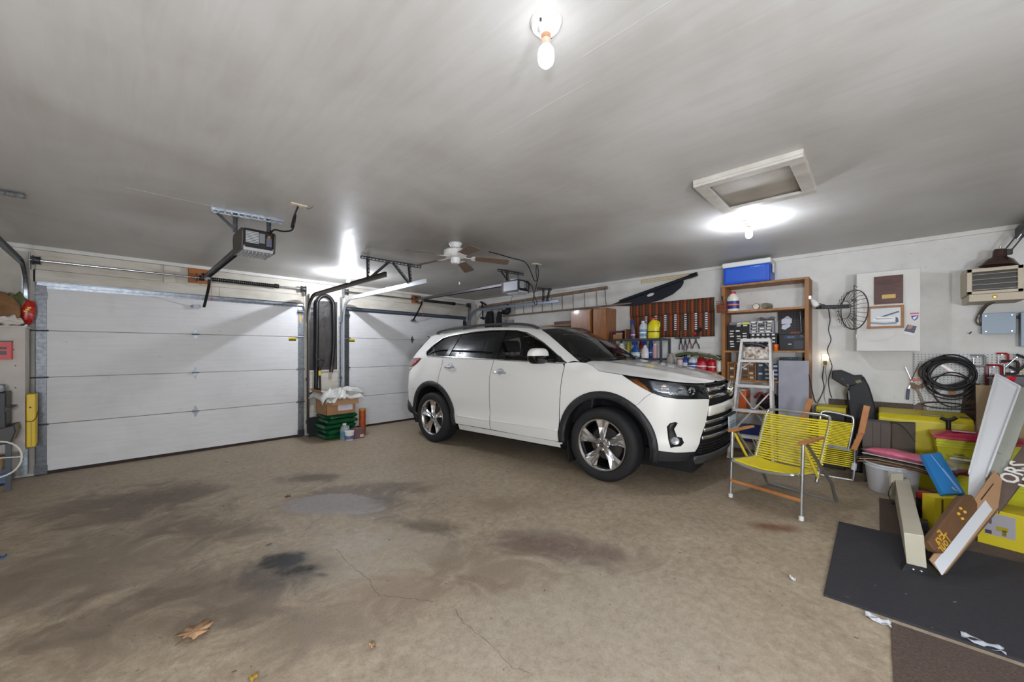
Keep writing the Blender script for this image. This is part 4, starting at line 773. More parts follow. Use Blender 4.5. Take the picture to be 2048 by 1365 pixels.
# ================================================================== SMALL-THING HELPERS
def ybox(name,px0,px1,z0,z1,x,dep,m,parent=None,bevel=.004,**k):
    """box on the right side of the room: front face on the plane X=x, between two picture columns"""
    a,b=PX(px0,700,x).y,PX(px1,700,x).y
    return MB().box((x,b,z0),(x+dep,a,z1)).build(name,m,parent,bevel=bevel,**k)
def lab_box(o0,o1,m,parent,name='label'): return MB().box(o0,o1).build(name,m,parent)
def bottle(name,p,h,r,body,cap,label,cat,kind='round',lab=None,face=None,sy=1,group=None,labcol=None):
    p=V(p); t=thing(name,label,cat,loc=p,group=group); n=20; face=V(face or (-1,0,0)); yv=V((-face.y,face.x,0))
    B=mat('b_%d_%d_%d'%body,body,.35) if not isinstance(body,bpy.types.Material) else body; C=pl(cap)
    if kind=='round': prof=[(0,0),(r*.92,0),(r,h*.03),(r,h*.68),(r*.85,h*.78),(r*.4,h*.88),(r*.36,h*.93)]
    elif kind=='can': prof=[(0,0),(r*.95,0),(r,h*.02),(r,h*.80),(r*.8,h*.86),(r*.7,h*.87)]
    elif kind=='tub': prof=[(0,0),(r*.86,0),(r*.88,h*.03),(r,h*.9),(r,h*.93)]
    elif kind=='spray': prof=[(0,0),(r*.95,0),(r,h*.03),(r,h*.35),(r*.8,h*.52),(r*.42,h*.66),(r*.34,h*.74)]
    else: prof=[(0,0),(r*.95,0),(r,h*.04),(r,h*.62),(r*.86,h*.74),(r*.45,h*.87),(r*.34,h*.92)]
    ax=face.cross(UP); 
    m=MB(); x,y,d=basis(UP); vs=[]
    m.lathe(prof,p,(0,0,1),n,1,1)
    if kind in('jug','spray','flat'): m.v=[p+face*((q-p).dot(face)*.62)+yv*((q-p).dot(yv))+UP*(q-p).z for q in m.v]
    b=m.build('body',B,t,True)
    if kind=='spray':
        m=MB(); q=p+UP*h*.74; m.cyl(q,q+UP*h*.06,r*.4); m.build('collar',C,t,True); m=MB(); q=q+UP*h*.06; m.prism([(-r*.5,0),(r*.4,0),(r*.45,h*.1),(r*.2,h*.18),(-r*.9,h*.18),(-r*1.0,h*.12),(-r*.6,h*.1)],q-face*r*.2,yv,UP,face*r*.4); m.build('trigger_head',C,t,bevel=.003); MB().bar(q+yv*(-r*.7)+UP*h*.1,q+yv*(-r*.75)-UP*h*.03,.008,.012,face).build('trigger',C,t)
    elif kind in('tub',): MB().lathe([(0,h*.93),(r*1.05,h*.93),(r*1.05,h),(0,h)],p,n=n).build('lid',C,t,True)
    elif kind=='can': MB().lathe([(0,h*.86),(r*.72,h*.86),(r*.72,h*.98),(r*.6,h),(0,h)],p,n=n).build('cap',C,t,True)
    else: MB().lathe([(0,h*.9),(r*.42,h*.9),(r*.42,h*.985),(r*.36,h),(0,h)],p,n=n).build('cap',C,t,True)
    if kind=='jug':
        q=p+yv*r*.55; MB().tube(spl([q+UP*h*.84,q+yv*r*.42+UP*h*.78,q+yv*r*.45+UP*h*.6,q+yv*r*.3+UP*h*.5],5),r*.13,8).build('handle',B,t,True)
    if lab:
        L=pl(lab); f=.63 if kind in('jug','spray','flat') else 1.01; z0,z1=(.12,.52) if kind!='spray' else (.06,.34)
        m=MB(); pr=[(r*1.015,h*z0),(r*1.015,h*z1)]; m.lathe(pr,p,(0,0,1),n); m.v=[p+face*((q-p).dot(face)*f)+yv*((q-p).dot(yv))+UP*(q-p).z for q in m.v] if f<1 else m.v; m.build('label',L,t,True)
        m=MB(); pr=[(r*1.02,h*(z0+.22*(z1-z0)*2)),(r*1.02,h*(z0+.3*(z1-z0)*2))]; m.lathe(pr,p,(0,0,1),n); m.v=[p+face*((q-p).dot(face)*f)+yv*((q-p).dot(yv))+UP*(q-p).z for q in m.v] if f<1 else m.v; m.build('label_band',pl(labcol or (240,240,240)),t,True)
    return t
def pillow(c,ex,ey,ez,pw=4,n=10,wob=.0,seed=0,q=.5):
    """closed cushion-like solid; ex,ey,ez half-size vectors"""
    rnd=random.Random(seed); c,ex,ey,ez=V(c),V(ex),V(ey),V(ez); m=MB(); ph=[rnd.uniform(0,6) for _ in range(6)]
    def h(a,b): return ((1-abs(a)**pw)*(1-abs(b)**pw))**q*(1+wob*math.sin(5*a+ph[0])*math.cos(4*b+ph[1])+wob*.6*math.sin(9*a+ph[2]+3*b))
    for s in (1,-1): m.grid(lambda i,j,s=s:c+ex*(2*i-1)+ey*(2*j-1)+ez*(s*max(h(2*i-1,2*j-1),.02)),n,n)
    return m
def crumple(fn,nu,nv): return MB().grid(fn,nu,nv)
# ================================================================== BETWEEN THE DOORS
PLAST=mat('crinkled_black_sheet',(74,70,68),.32,noise=.25,nscale=9,c2=(34,32,32),bump=.8,bscale=14)
w1=struct(thing('window_1',loc=(2.4,YW-.012,1.09))); x0,x1,z0,z1=2.165,2.645,1.07,2.245; yy=YW-.022
MB().box((x0,yy-.004,z0),(x1,yy,z1)).build('covered_pane',PLAST,w1)
for a,b in (((x0-.018,z0-.02),(x0,z1)),((x1,z0-.02),(x1+.012,z1)),((x0,z0-.02),(x1,z0))): MB().box((a[0],yy-.012,a[1]),(b[0],yy+.002,b[1])).build('frame_strip',pl((206,204,198)),w1)
# hose with floor head
yh=YW-.075; A=lambda px,py,y=yh:PY(px,py,y)
t=thing('vacuum_hose','thick black vacuum hose hung in a tall loop over dark panel','hose',loc=A(652,592))
lx,rx,zt_=A(634,700).x,A(667,700).x,A(652,592).z; r_=(rx-lx)/2
pts=[A(632,781),A(633,720),A(634,660)]+[V((lx,yh,zt_-r_*1.3))]+[V((lx+r_-r_*math.cos(k*PI/8),yh,zt_-r_*1.3+r_*1.3*math.sin(k*PI/8))) for k in range(1,8)]+[V((rx,yh,zt_-r_*1.3)),A(668,660),A(667,700),A(663,735)]
sp=spl(pts,8); MB().tube(sp,[.030+.0022*(k%2) for k in range(len(sp))],10).build('hose',BLACK,t,True)
e=sp[0]; MB().prism([(-.11,0),(-.10,.025),(-.03,.04),(-.02,.1),(.03,.1),(.04,.04),(.10,.025),(.12,0)],e+V((0,-.04,-.06)),(1,0,0),(0,0,1),(0,.07,0)).build('floor_head',BLACK,t,bevel=.008)
MB().cyl(A(664,733),A(662,745),.034,.030).build('hose_end',pl((60,50,46)),t,True); MB().tube([V((lx+r_,YW-.02,zt_+.0)),V((lx+r_,yh,zt_-.02)),V((lx+r_,yh-.03,zt_+.0))],.006,6).build('wall_hook',STEEL,t)
t=thing('snow_shovel','black D-handled shovel with yellow collar leaning between the doors','shovel',loc=(2.27,6.62,0)); 
s0,s1=PY(639,736,6.68),V((2.30,6.56,.30)); MB().cyl(s0,s1,.018).build('shaft',BLACK,t,True); MB().cyl(s0.lerp(s1,.06),s0.lerp(s1,.16),.021).build('collar',pl((206,176,60)),t,True)
hp=[s0,PY(635,730,6.68),PY(634,722,6.68),PY(640,719,6.68),PY(647,722,6.68),PY(645,730,6.68),s0+V((.008,0,.005))]; MB().tube(spl(hp,5),.013,8).build('d_handle',BLACK,t,True); MB().grid(lambda i,j:s1+V(((i-.5)*.36,.04*math.cos((i-.5)*2.6),.02-j*.316)),8,4).build('blade',DARK,t,solid=.004)
# stack of green bags, box, jars
GREEN=mat('green_bag',(22,96,52),.28,noise=.3,nscale=7,c2=(10,58,34),bump=.4,bscale=18)
BAG=dict(group='green bags stacked between the doors')
zb=zf(6.2)
for k in range(5):
    c=V((2.46+.02*math.sin(k*2.3),6.315+.015*math.cos(k*3),zb+.0405+.0765*k)); sc=1 if k<3 else .94
    t=thing('soil_bag',('bottom green plastic bag of the stack, lying on the floor','second green plastic bag up from the floor in the stack','middle green plastic bag of the five in the stack','fourth green plastic bag of the stack, second below the box','topmost green plastic bag, right under the cardboard box')[k],'bag',loc=c-V((0,0,.04)),**BAG)
    pillow(c,(.265*sc,.02*math.sin(k),0),(0,.235*sc,0),(0,0,.0385),7,20,.06,k,.3).build('sack',GREEN,t,True)
    for s in (-1,1): MB().box(c+V((-.20,s*.232*sc-.004,-.008)),c+V((.20,s*.232*sc+.004,.006))).build('sealed_seam',GREEN,t)
    MB().grid(lambda i,j:c+V((-.16+.3*i,-.205*sc-.02*math.sin(j*PI),-.028+.05*j)),8,3).build('bag_print',pl((150,178,150)),t)
zt2=zb+.385
t=thing('cardboard_box','open brown cardboard box on green bags under white plastic sheeting','box',loc=(2.43,6.28,zt2)); bx0,bx1,by0,by1=2.215,2.66,6.08,6.53; h=.30
for a,b in (((bx0,by0,0),(bx1,by0+.005,h)),((bx0,by1-.005,0),(bx1,by1,h)),((bx0,by0,0),(bx0+.005,by1,h)),((bx1-.005,by0,0),(bx1,by1,h)),((bx0,by0,0),(bx1,by1,.005))): MB().box(V(a)+V((0,0,zt2)),V(b)+V((0,0,zt2))).build('panel',CARD,t)
MB().obox((bx0+.05,by0-.002,zt2+h),(.42,-.02,0),(.0,-.075,-.14),(0,.004,.002)).build('flap',mat('light_cardboard',(178,140,106),.8),t,bevel=.001)
MB().obox((bx0,by0,zt2+h),(0,.45,0),(-.10,0,.10),(.003,0,.003)).build('flap',CARD,t)
MB().box((bx0+.17,by0-.0015,zt2+.06),(bx0+.40,by0,zt2+.15)).build('shipping_label',pl((212,206,212)),t,label='white paper shipping label')
MB().tube(spl([(bx0+.22,by0-.002,zt2+.12),(bx0+.28,by0-.002,zt2+.135),(bx0+.33,by0-.002,zt2+.115),(bx0+.27,by0-.002,zt2+.10)],5),.0012,4).build('scribble',pl((80,80,120)),t)
SHEET=mat('white_plastic_sheet',(216,215,210),.35,noise=.3,nscale=9,c2=(176,176,172),bump=.5,bscale=9,alpha=.97)
rnd=random.Random(3)
def sheet(i,j):
    x=bx0-.10+.66*i; y=by0-.10+.6*j; z=zt2+h+.05+.02*math.sin(7*i+3*j)+.012*math.sin(13*i-9*j+1)+.006*math.sin(27*i+5*j)
    dx=max(0,abs(i-.5)-.34)/.16; dy=max(0,.2-j)/.2; z-=.10*dx*dx+.08*dy*dy; return V((x,y,z))
t=thing('plastic_sheeting','crumpled white plastic sheeting piled on the open cardboard box','plastic sheet',loc=(2.43,6.28,zt2+h))
MB().grid(sheet,44,36).build('sheet',SHEET,t,True,solid=.003); 
def sheet2(i,j): x=bx0-.06+.30*i+.1*j; y=by0-.13+.22*j; return V((x,y,zt2+h+.09-.20*(1-j)**1.5*(1-.5*i)+.02*math.sin(12*i+6*j)+.014*math.sin(25*i-9*j)))
MB().grid(sheet2,30,16).build('sheet_fold',SHEET,t,True,solid=.003); pillow((bx1-.02,by0+.08,zt2+h+.04),(.14,.04,-.03),(-.03,.13,0),(0.01,0,.07),3,12,.15,5).build('sheet_bundle',SHEET,t,True)
MB().grid(lambda i,j:sheet(.5+.2*i,.45+.12*j)+V((0,0,.012)),6,4).build('yellow_scrap',pl((214,180,60)),t)
MB().grid(lambda i,j:sheet(.72+.2*i,.25+.14*j)+V((0,0,.008)),6,4).build('printed_scrap',pl((190,196,170)),t)
J=FL(689,878)+V((-.015,-.035,0)); bottle('water_jug',(J.x,J.y,zf(J.y)),.25,.068,mat('cloudy_plastic',(176,186,188),.25,trans=.25,alpha=.9),(226,226,222),'cloudy plastic gallon jug with blue label beside green bags','jug','jug',(88,140,176),face=-FW,labcol=(120,150,90))
J=FL(699,880); bottle('plastic_tub',(J.x,J.y,zf(J.y)),.135,.068,(220,220,216),(228,228,224),'white plastic tub with blue label on the floor beside green bags','tub','tub',(56,110,160),face=-FW,labcol=(190,60,50))
J=FL(714,877)+V((.02,.03,0)); z=zf(J.y)
t=thing('pet_food_box','small mauve patterned carton with white panel beside the green bags','carton',loc=(J.x,J.y,z)); MB().box((J.x-.075,J.y-.07,z),(J.x+.085,J.y+.07,z+.155)).build('carton',mat('mauve_print',(128,98,98),.5,noise=.3,nscale=60,c2=(92,62,66)),t,bevel=.004); MB().box((J.x+.01,J.y-.0712,z+.02),(J.x+.07,J.y-.07,z+.06)).build('white_panel',pl((206,196,190)),t)
t=thing('orange_canister','tall orange cardboard canister standing behind the mauve carton','canister',loc=(2.80,6.13,zf(6.13))); c=V((2.80,6.13,zf(6.13))); MB().lathe([(0,0),(.052,0),(.052,.41),(0,.41)],c).build('tube',mat('orange_print',(196,96,34),.4,noise=.4,nscale=14,c2=(150,60,22)),t,True); MB().lathe([(.0535,.40),(.0535,.43),(0,.43)],c).build('lid',pl((206,140,50)),t,True)
# ================================================================== LEFT EDGE CLUTTER
yf=6.36; xr=PY(50,700,yf).x; zt_=PY(50,656,yf).z; zb_=PY(45,902,yf).z
t=thing('wall_cupboard','plain grey-white plywood cupboard beside the wide door track','cupboard',loc=(xr-.5,yf,zb_)); CUP=mat('plywood_paint',(196,190,182),.6,noise=.4,nscale=6,c2=(176,168,158))
MB().box((xr-1.1,yf,zb_),(xr,yf+.015,zt_)).build('front_panel',CUP,t,bevel=.002); MB().box((xr-.02,yf+.015,zb_),(xr,6.655,zt_)).build('side_panel',GREYW,t); MB().box((xr-1.1,yf-.01,zt_),(xr+.01,6.655,zt_+.018)).build('top_board',CUP,t); MB().box((xr-1.1,yf+.015,zb_),(xr-.02,6.655,zb_+.018)).build('bottom_board',CUP,t); MB().box((xr-1.1,6.655,zb_),(-.80,YW-.012,zt_)).build('back_panel',CUP,t)
for py in (700,732,776): 
    q=PY(31 if py!=700 else 27,py,yf); MB().cyl(q+V((0,-.001,0)),q+V((0,.002,0)),.006).build('nail',DARK,t)
yc=mat('yellow_plastic',(226,190,14),.4); z0,z1=PY(55,893,6.5).z,PY(55,788,6.5).z
t=thing('yellow_case','narrow yellow plastic case hung against the cupboard side','case',loc=(xr+.04,6.5,z0))
MB().prism([(0,0),(.15,.02),(.17,z1-z0),(0,z1-z0)],(xr+.003,6.40,z0),(0,1,0),(0,0,1),(.062,0,0)).build('shell',yc,t,bevel=.006); MB().tube(spl([(xr+.002,6.396,z0+.28),(xr+.04,6.392,z0+.27),(xr+.068,6.41,z0+.31),(xr+.068,6.5,z0+.36)],5),.005,6).build('strap',pl((120,96,40)),t); MB().cyl((xr+.03,6.401,z0+.42),(xr+.03,6.395,z0+.42),.008).build('latch',DARK,t); MB().box((xr+.034,6.3985,z0+.01),(xr+.038,6.4005,z0+.26)).build('split_line',pl((110,90,20)),t)
a,b=PY(0,682,yf-.03),PY(25,719,yf-.03)
t=thing('red_kit_box','red and black boxed kit fixed to the grey cupboard front','box',loc=(a.x,yf-.03,b.z)); MB().box((a.x-.12,yf-.07,b.z),(b.x,yf,a.z)).build('carton',pl((196,42,38)),t,bevel=.003); MB().box((a.x-.12,yf-.072,b.z+.045),(b.x-.03,yf-.069,b.z+.125)).build('black_band',pl((34,30,32)),t); MB().box((a.x-.12,yf-.074,a.z-.012),(b.x+.001,yf+.0,a.z+.001)).build('top_edge',pl((40,30,30)),t); MB().box((a.x-.02,yf-.0735,b.z+.085),(a.x+.05,yf-.0719,b.z+.1)).build('brand_mark',pl((206,50,44)),t)
ztop=zt_+.018
t=thing('paper_bag','crumpled brown paper bag slumped on the grey cupboard','paper bag',loc=PY(5,650,6.5)); PAP=mat('brown_paper',(150,112,74),.8,noise=.4,nscale=8,c2=(104,74,46),bump=.6,bscale=8)
c=PY(-6,618,6.5); pillow(V((c.x-.03,6.53,ztop+.175)),(.17,0,.05),(-.01,.062,0),(-.05,0,.16),2.4,14,.25,2).build('bag',PAP,t,True); MB().grid(lambda i,j:V((c.x-.05+.2*i,6.462+.008*math.sin(6*i),ztop+.12+.2*j-.1*i)),8,6).build('torn_flap',PAP,t,True,solid=.002)
t=thing('snack_bag','green snack bag with red end on the grey cupboard','snack bag',loc=PY(32,650,6.55)); c=PY(28,615,6.55); pillow((c.x,6.625,ztop+.175),(.11,0,-.03),(0,.03,0),(.02,0,.16),3,12,.2,8).build('bag',mat('olive_foil',(104,108,64),.3,noise=.3,nscale=12,c2=(60,66,40),bump=.4),t,True); pillow((c.x+.085,6.62,ztop+.16),(.05,0,-.02),(0,.034,0),(.015,0,.12),3,10,.2,9).build('red_end',mat('red_foil',(206,40,30),.25,noise=.3,nscale=20,c2=(150,26,20)),t,True)
for k in range(3): MB().box((c.x+.06+.012*k,6.581,ztop+.16+.02*k),(c.x+.085+.012*k,6.59,ztop+.175+.02*k)).build('yellow_print',pl((232,206,40)),t)
t=thing('white_rag','crumpled white rag on the cupboard edge','rag',loc=PY(22,652,6.42)); c=PY(20,640,6.42); pillow((c.x,6.405,ztop+.05),(.09,0,-.02),(0,.045,0),(.02,0,.042),2.2,12,.4,4).build('rag',mat('rag',(206,198,190),.8,bump=.5,bscale=20),t,True)
bpy.data.objects.remove(t.children[0]) if 0 else None
# black totes, bucket hoop and post in front of the cupboard
yq=6.05; 
t=thing('black_tote','black plastic tote with flanged rim beside grey cupboard','tote',loc=PY(0,850,yq)); BL2=mat('black_tote',(38,38,40),.45)
a=PY(23,800,yq); b=PY(27,872,yq); zA,zB,zC_,zD=PY(20,785,yq).z,PY(20,822,yq).z,PY(20,868,yq).z,PY(20,905,yq).z
m=MB(); m.box((a.x-.6,yq,zC_),(a.x-.03,yq+.26,zA)); m.build('upper_bin',BL2,t,bevel=.01); m=MB(); m.prism([(0,0),(.05,.05),(0,.06)],(a.x-.04,yq-.01,zB-.02),(1,0,0),(0,0,1),(0,.27,0)); m.build('rim_hook',BL2,t,bevel=.004)
m=MB(); m.prism([(-.6,0),(.0,.09),(.03,.2),(.02,.26),(-.6,.12)],(a.x-.0,yq-.02,zD),(1,0,0),(0,0,1),(0,.28,0)); m.build('lower_tray',pl((58,54,54)),t,bevel=.01); m=MB(); m.box((a.x-.6,yq+.02,zA),(a.x-.05,yq+.2,zA+.07)); m.build('contents',mat('rags_blue',(50,62,86),.8,noise=.5,nscale=14,c2=(180,184,186)),t,bevel=.02)
q=PY(17,968,6.2); MB().bar(V((q.x,q.y,zf(q.y))),V((q.x,q.y,zD+.10)),.035,.05,(0,1,0)).build('leg',pl((70,76,82)),t)
MB().bar(V((q.x-.5,q.y,zf(q.y))),V((q.x-.5,q.y,zD+.02)),.035,.05,(0,1,0)).build('leg',pl((70,76,82)),t)
t=thing('cable_hoop','thin white wire hoop hanging under the black tote','hoop',loc=PY(0,935,6.024)); c=PY(-4,920,6.024); MB().tube([c+V((.14*math.cos(k*2*PI/26),0,.17*math.sin(k*2*PI/26))) for k in range(26)],.008,6,True).build('ring',pl((222,220,212)),t,True); MB().tube([c+V((-.14,0,.02)),c+V((0,.0,.015)),c+V((.14,0,-.0))],.006,6).build('cross_wire',pl((222,220,212)),t)
c=FL(3,972); c=V((c.x-.02,c.y,zf(c.y))); t=thing('rag_bundle','bundle of pale blue cloth on the floor under the tote','cloth',loc=c); PW=pillow(c+V((-.02,.03,.075)),(.10,0,0),(0,.1,0),(0,0,.085),2.4,12,.3,6); PW.v=[V((p.x,p.y,max(p.z,zf(p.y)-.001))) for p in PW.v]; PW.build('cloth',mat('blue_cloth',(120,140,170),.9,noise=.4,nscale=10,c2=(84,98,130),bump=.5,bscale=12),t,True)
c=c+V((-.05,.02,.14)); t=thing('wicker_pot','small tan pot standing on the pale blue cloth','pot',loc=c); MB().lathe([(0,0),(.07,0),(.09,.16),(.085,.16),(.066,.01),(0,.01)],c,n=20).build('pot',pl((170,138,100)),t,True)

# ================================================================== RIGHT WALL
def Yx(px,x): return PX(px,700,x).y
def Zx(px,py,x): return PX(px,py,x).z
# --- dowel rack under the ceiling
t=thing('wall_rack','long wooden rail rack with thin spindles high on the side wall','rack',loc=(5.77,4.9,2.14)); RACK=mat('old_wood',(150,128,108),.7,noise=.5,nscale=8,c2=(112,92,76))
MB().bar((5.775,6.6,2.405),(5.775,3.30,2.475),.03,.055).build('top_rail',RACK,t,bevel=.002); MB().bar((5.755,5.85,2.145),(5.755,2.85,2.165),.07,.022).build('bottom_rail',RACK,t,bevel=.002)
for k in range(12):
    y=6.2-.245*k; a=V((5.765,y,2.40+.07*(6.6-y)/3.3)); b=V((5.765,y-.01,2.15)); MB().cyl(a,b,.0065,n=8).build('spindle',RACK,t,True)
MB().tube(spl([(5.74,3.33,2.47),(5.74,3.32,2.4),(5.735,3.31,2.25),(5.73,3.29,2.17)],5),.006,6).build('tie_cord',BLACK,t)
MB().tube(spl([(5.74,5.55,2.55),(5.74,5.53,2.56),(5.74,5.5,2.55),(5.73,5.52,2.5),(5.73,5.55,2.35)],5),.004,6).build('hook_wire',DARK,t)
# --- dark things hung in the corner
t=thing('bar_clamp','black bar clamp hanging upright in the far corner','clamp',loc=(5.745,6.43,1.96)); q=lambda px,py:PX(px,py,5.745); MB().bar(q(966,640),q(964,604),.03,.014,(1,0,0)).build('bar',BLACK,t); MB().bar(q(961,604),q(972,610),.03,.03,(1,0,0)).build('fixed_jaw',BLACK,t,bevel=.003); MB().bar(q(962,636),q(968,637),.04,.05,(1,0,0)).build('slide_jaw',BLACK,t,bevel=.003)
CLO=mat('black_cloth',(40,36,40),.9,noise=.4,nscale=10,c2=(24,22,25),bump=.5,bscale=9)
def garment(name,label,px0,px1,py0,py1,x,seed,extra=None):
    a,b=PX(px0,py0,x),PX(px1,py1,x); t=thing(name,label,'jacket',loc=(x,(a.y+b.y)/2,b.z)); w=abs(a.y-b.y)/2; c=(a+b)/2; m=MB()
    def fn(i,j):
        an=2*PI*i; z=lerp(a.z,b.z-.25,j); wd=w*(.55+.45*sm(0,.25,j))*(1+.08*math.sin(an*5+seed)*j); return V((x+.03+.055*math.sin(an)*(.5+.5*j),c.y+wd*math.cos(an),z-.02*math.cos(an)**2*(1-j)))
    m.grid(fn,32,10); m.build('body',CLO,t,True); m=MB(); m.tube(spl([V((x,c.y-w*.7,a.z-.03)),V((x-.04,c.y-w*1.1,a.z-.15)),V((x-.03,c.y-w*1.05,b.z-.1))],5),[.05]*11,10); m.build('sleeve',CLO,t,True); MB().tube([V((x+.04,c.y,a.z+.05)),V((x+.08,c.y,a.z+.05)),V((XR-.004,c.y,a.z+.04))],.005,6).build('hang_loop',DARK,t)
    return t
garment('hanging_jacket','black jacket hanging in the corner above the car roof',968,985,624,651,5.66,1)
garment('hanging_coat','black coat with raised sleeve hanging beside the rail rack',991,1001,624,651,5.62,4)
zr_=2.146+.011+.062; ry=lambda px:Yx(px,5.70)
t=thing('rubber_boot','black rubber boot laid sideways on the rail rack','boot',loc=(5.70,ry(1011),2.157)); q=lambda px,dz=0:V((5.695,ry(px),zr_+dz)); MB().tube(spl([q(1006.5),q(1009),q(1012),q(1015)],5),[.05+.012*k/15 for k in range(16)],12).build('shaft',RUBBER,t,True); MB().tube(spl([q(1014),q(1017,.02),q(1017,.08),q(1016,.15)],5),[.06,.062,.062,.06,.058,.056,.054,.05,.05,.048,.046,.045,.043,.04,.036,.03],10).build('foot',RUBBER,t,True)
o=MB().box((5.74,Yx(1024,5.74),1.95),(XR,Yx(1011,5.74),Zx(1018,640,5.74))).build('electric_panel',mat('grey_box',(150,148,152),.5),bevel=.004); tag(o,'small grey metal panel on side wall beside hanging coats','panel')
# --- plank shelf behind the car
o=MB().box((5.56,3.87,1.845),(XR-.009,4.75,1.872)).build('shelf_board',WOOD,bevel=.002); tag(o,'bare pine shelf board on wall just above the car roof','shelf')
t=thing('dark_crate','dark brown wooden crate on the pine shelf board','crate',loc=(5.7,4.05,1.872)); MB().box((5.6,3.89,1.872),(5.79,4.3,1.935)).build('crate',BROWNW,t,bevel=.004)
# --- oak cabinets
def oak(y0_,y1,lab):
    t=thing('oak_cabinet',lab,'cabinet',loc=(5.65,(y0_+y1)/2,1.42)); MB().box((5.52,y1,1.42),(XR,y0_,2.10)).build('carcass',OAKV,t,bevel=.003); MB().box((5.5,y1+.01,1.43),(5.52,y0_-.01,2.085)).build('door',OAKV,t,bevel=.006); MB().cyl((5.49,y1+.05,1.5),(5.5,y1+.05,1.5),.012).build('knob',DARK,t,True); return t
oak(3.87,3.46,'oak wall cabinet nearer the garage door, over the car roof'); oak(3.42,3.155,'oak wall cabinet beside the metal shelf of cleaners')
t=thing('long_level','thin black bar lying on top of the oak cabinets','bar',loc=(5.6,3.5,2.10)); MB().bar((5.62,3.72,2.108),(5.62,3.36,2.108),.05,.016).build('bar',BLACK,t,bevel=.003); MB().bar((5.62,3.6,2.118),(5.62,3.48,2.118),.03,.006).build('grip',DARK,t)
# --- metal shelf with cleaners
SHM=mat('grey_shelf',(82,84,90),.45,.3); t=thing('metal_shelf','grey metal shelving beside oak cabinet holding cleaning bottles','shelf',loc=(5.6,2.64,zf(2.6))); ya,yb=Yx(1222,5.45),Yx(1321,5.45); zs1,zs2=1.583,1.285
for z in (zs1,zs2,.75,.25): MB().box((5.45,yb,z-.03),(5.79,ya,z)).build('shelf_tray',SHM,t,bevel=.003)
for y in (ya,yb):
    for x in (5.45,5.775): MB().box((x,y-.015,zf(2.6)),(x+.025,y+.015,zs1+.005)).build('post',SHM,t)
on=lambda px,x,z:V((x,Yx(px,x),z)); CL=dict(group=None)
bottle('spray_cleaner',on(1265.5,5.60,zs1),.30,.042,(96,96,110),(30,60,140),'grey spray bottle with blue trigger on top metal shelf','spray bottle','spray',(120,70,110))
bottle('detergent_jug',on(1286,5.56,zs1),.27,.058,(196,204,208),(210,214,216),'pale grey handled jug next to the yellow detergent','jug','jug',(120,150,176))
bottle('antifreeze_jug',on(1307,5.55,zs1),.30,.088,(222,206,24),(190,80,40),'big yellow jug with orange cap on top metal shelf','jug','jug',(226,210,30),labcol=(70,60,40))
t=thing('wood_caddy','dark red framed wooden tray on top metal shelf','tray',loc=on(1235,5.56,zs1)); MB().box((5.5,Yx(1247,5.5),zs1),(5.52,Yx(1226,5.5),zs1+.075)).build('front_board',WOOD,t); MB().box((5.5,Yx(1247,5.5),zs1+.10),(5.53,Yx(1224,5.5),zs1+.13)).build('handle_bar',pl((80,30,34)),t); 
for px in (1223,1246): MB().box((5.5,Yx(px,5.5)-.01,zs1-.0),(5.62,Yx(px,5.5)+.01,zs1+.13)).build('end_board',pl((80,30,34)),t)
t=thing('wood_block','tapered brown wooden block beside the red framed tray','block',loc=on(1253,5.55,zs1)); MB().prism([(-.035,0),(.03,0),(.038,.15),(-.028,.15)],on(1254,5.52,zs1),(0,-1,0),(0,0,1),(.1,0,0)).build('block',BROWNW,t,bevel=.003); MB().box(on(1252,5.519,zs1),on(1250,5.521,zs1+.14)).build('pale_edge',WOOD,t)
for i,(px,h,r,body,cap,lab,kind,txt) in enumerate([(1231,.22,.05,(150,40,90),(200,40,90),(190,50,100),'can','magenta canister on lower metal shelf'),(1243,.23,.05,(206,202,190),(210,206,190),(200,190,120),'can','cream tin with yellow print on lower metal shelf'),(1257,.26,.033,(176,168,40),(190,180,50),None,'can','slim olive yellow aerosol can on lower metal shelf'),(1271,.28,.07,(30,80,150),(24,60,130),(190,206,196),'spray','blue bottle with pale green label on lower shelf'),(1283,.26,.035,(150,30,40),(150,26,36),(200,150,60),'can','dark red aerosol can on lower metal shelf'),(1290,.30,.058,(222,220,220),(26,60,120),(228,224,224),'spray','white spray bottle with blue trigger on lower shelf'),(1302,.27,.032,(30,70,150),(30,60,140),(60,110,180),'can','slim blue aerosol can on lower metal shelf'),(1310,.22,.035,(190,150,160),(206,200,196),None,'can','pale pink aerosol can at the end of lower shelf')]):
    bottle('cleaner',on(px,5.53 if i%2 else 5.65,zs2),min(h,.262),r,body,cap,txt,'cleaner bottle',kind,lab)
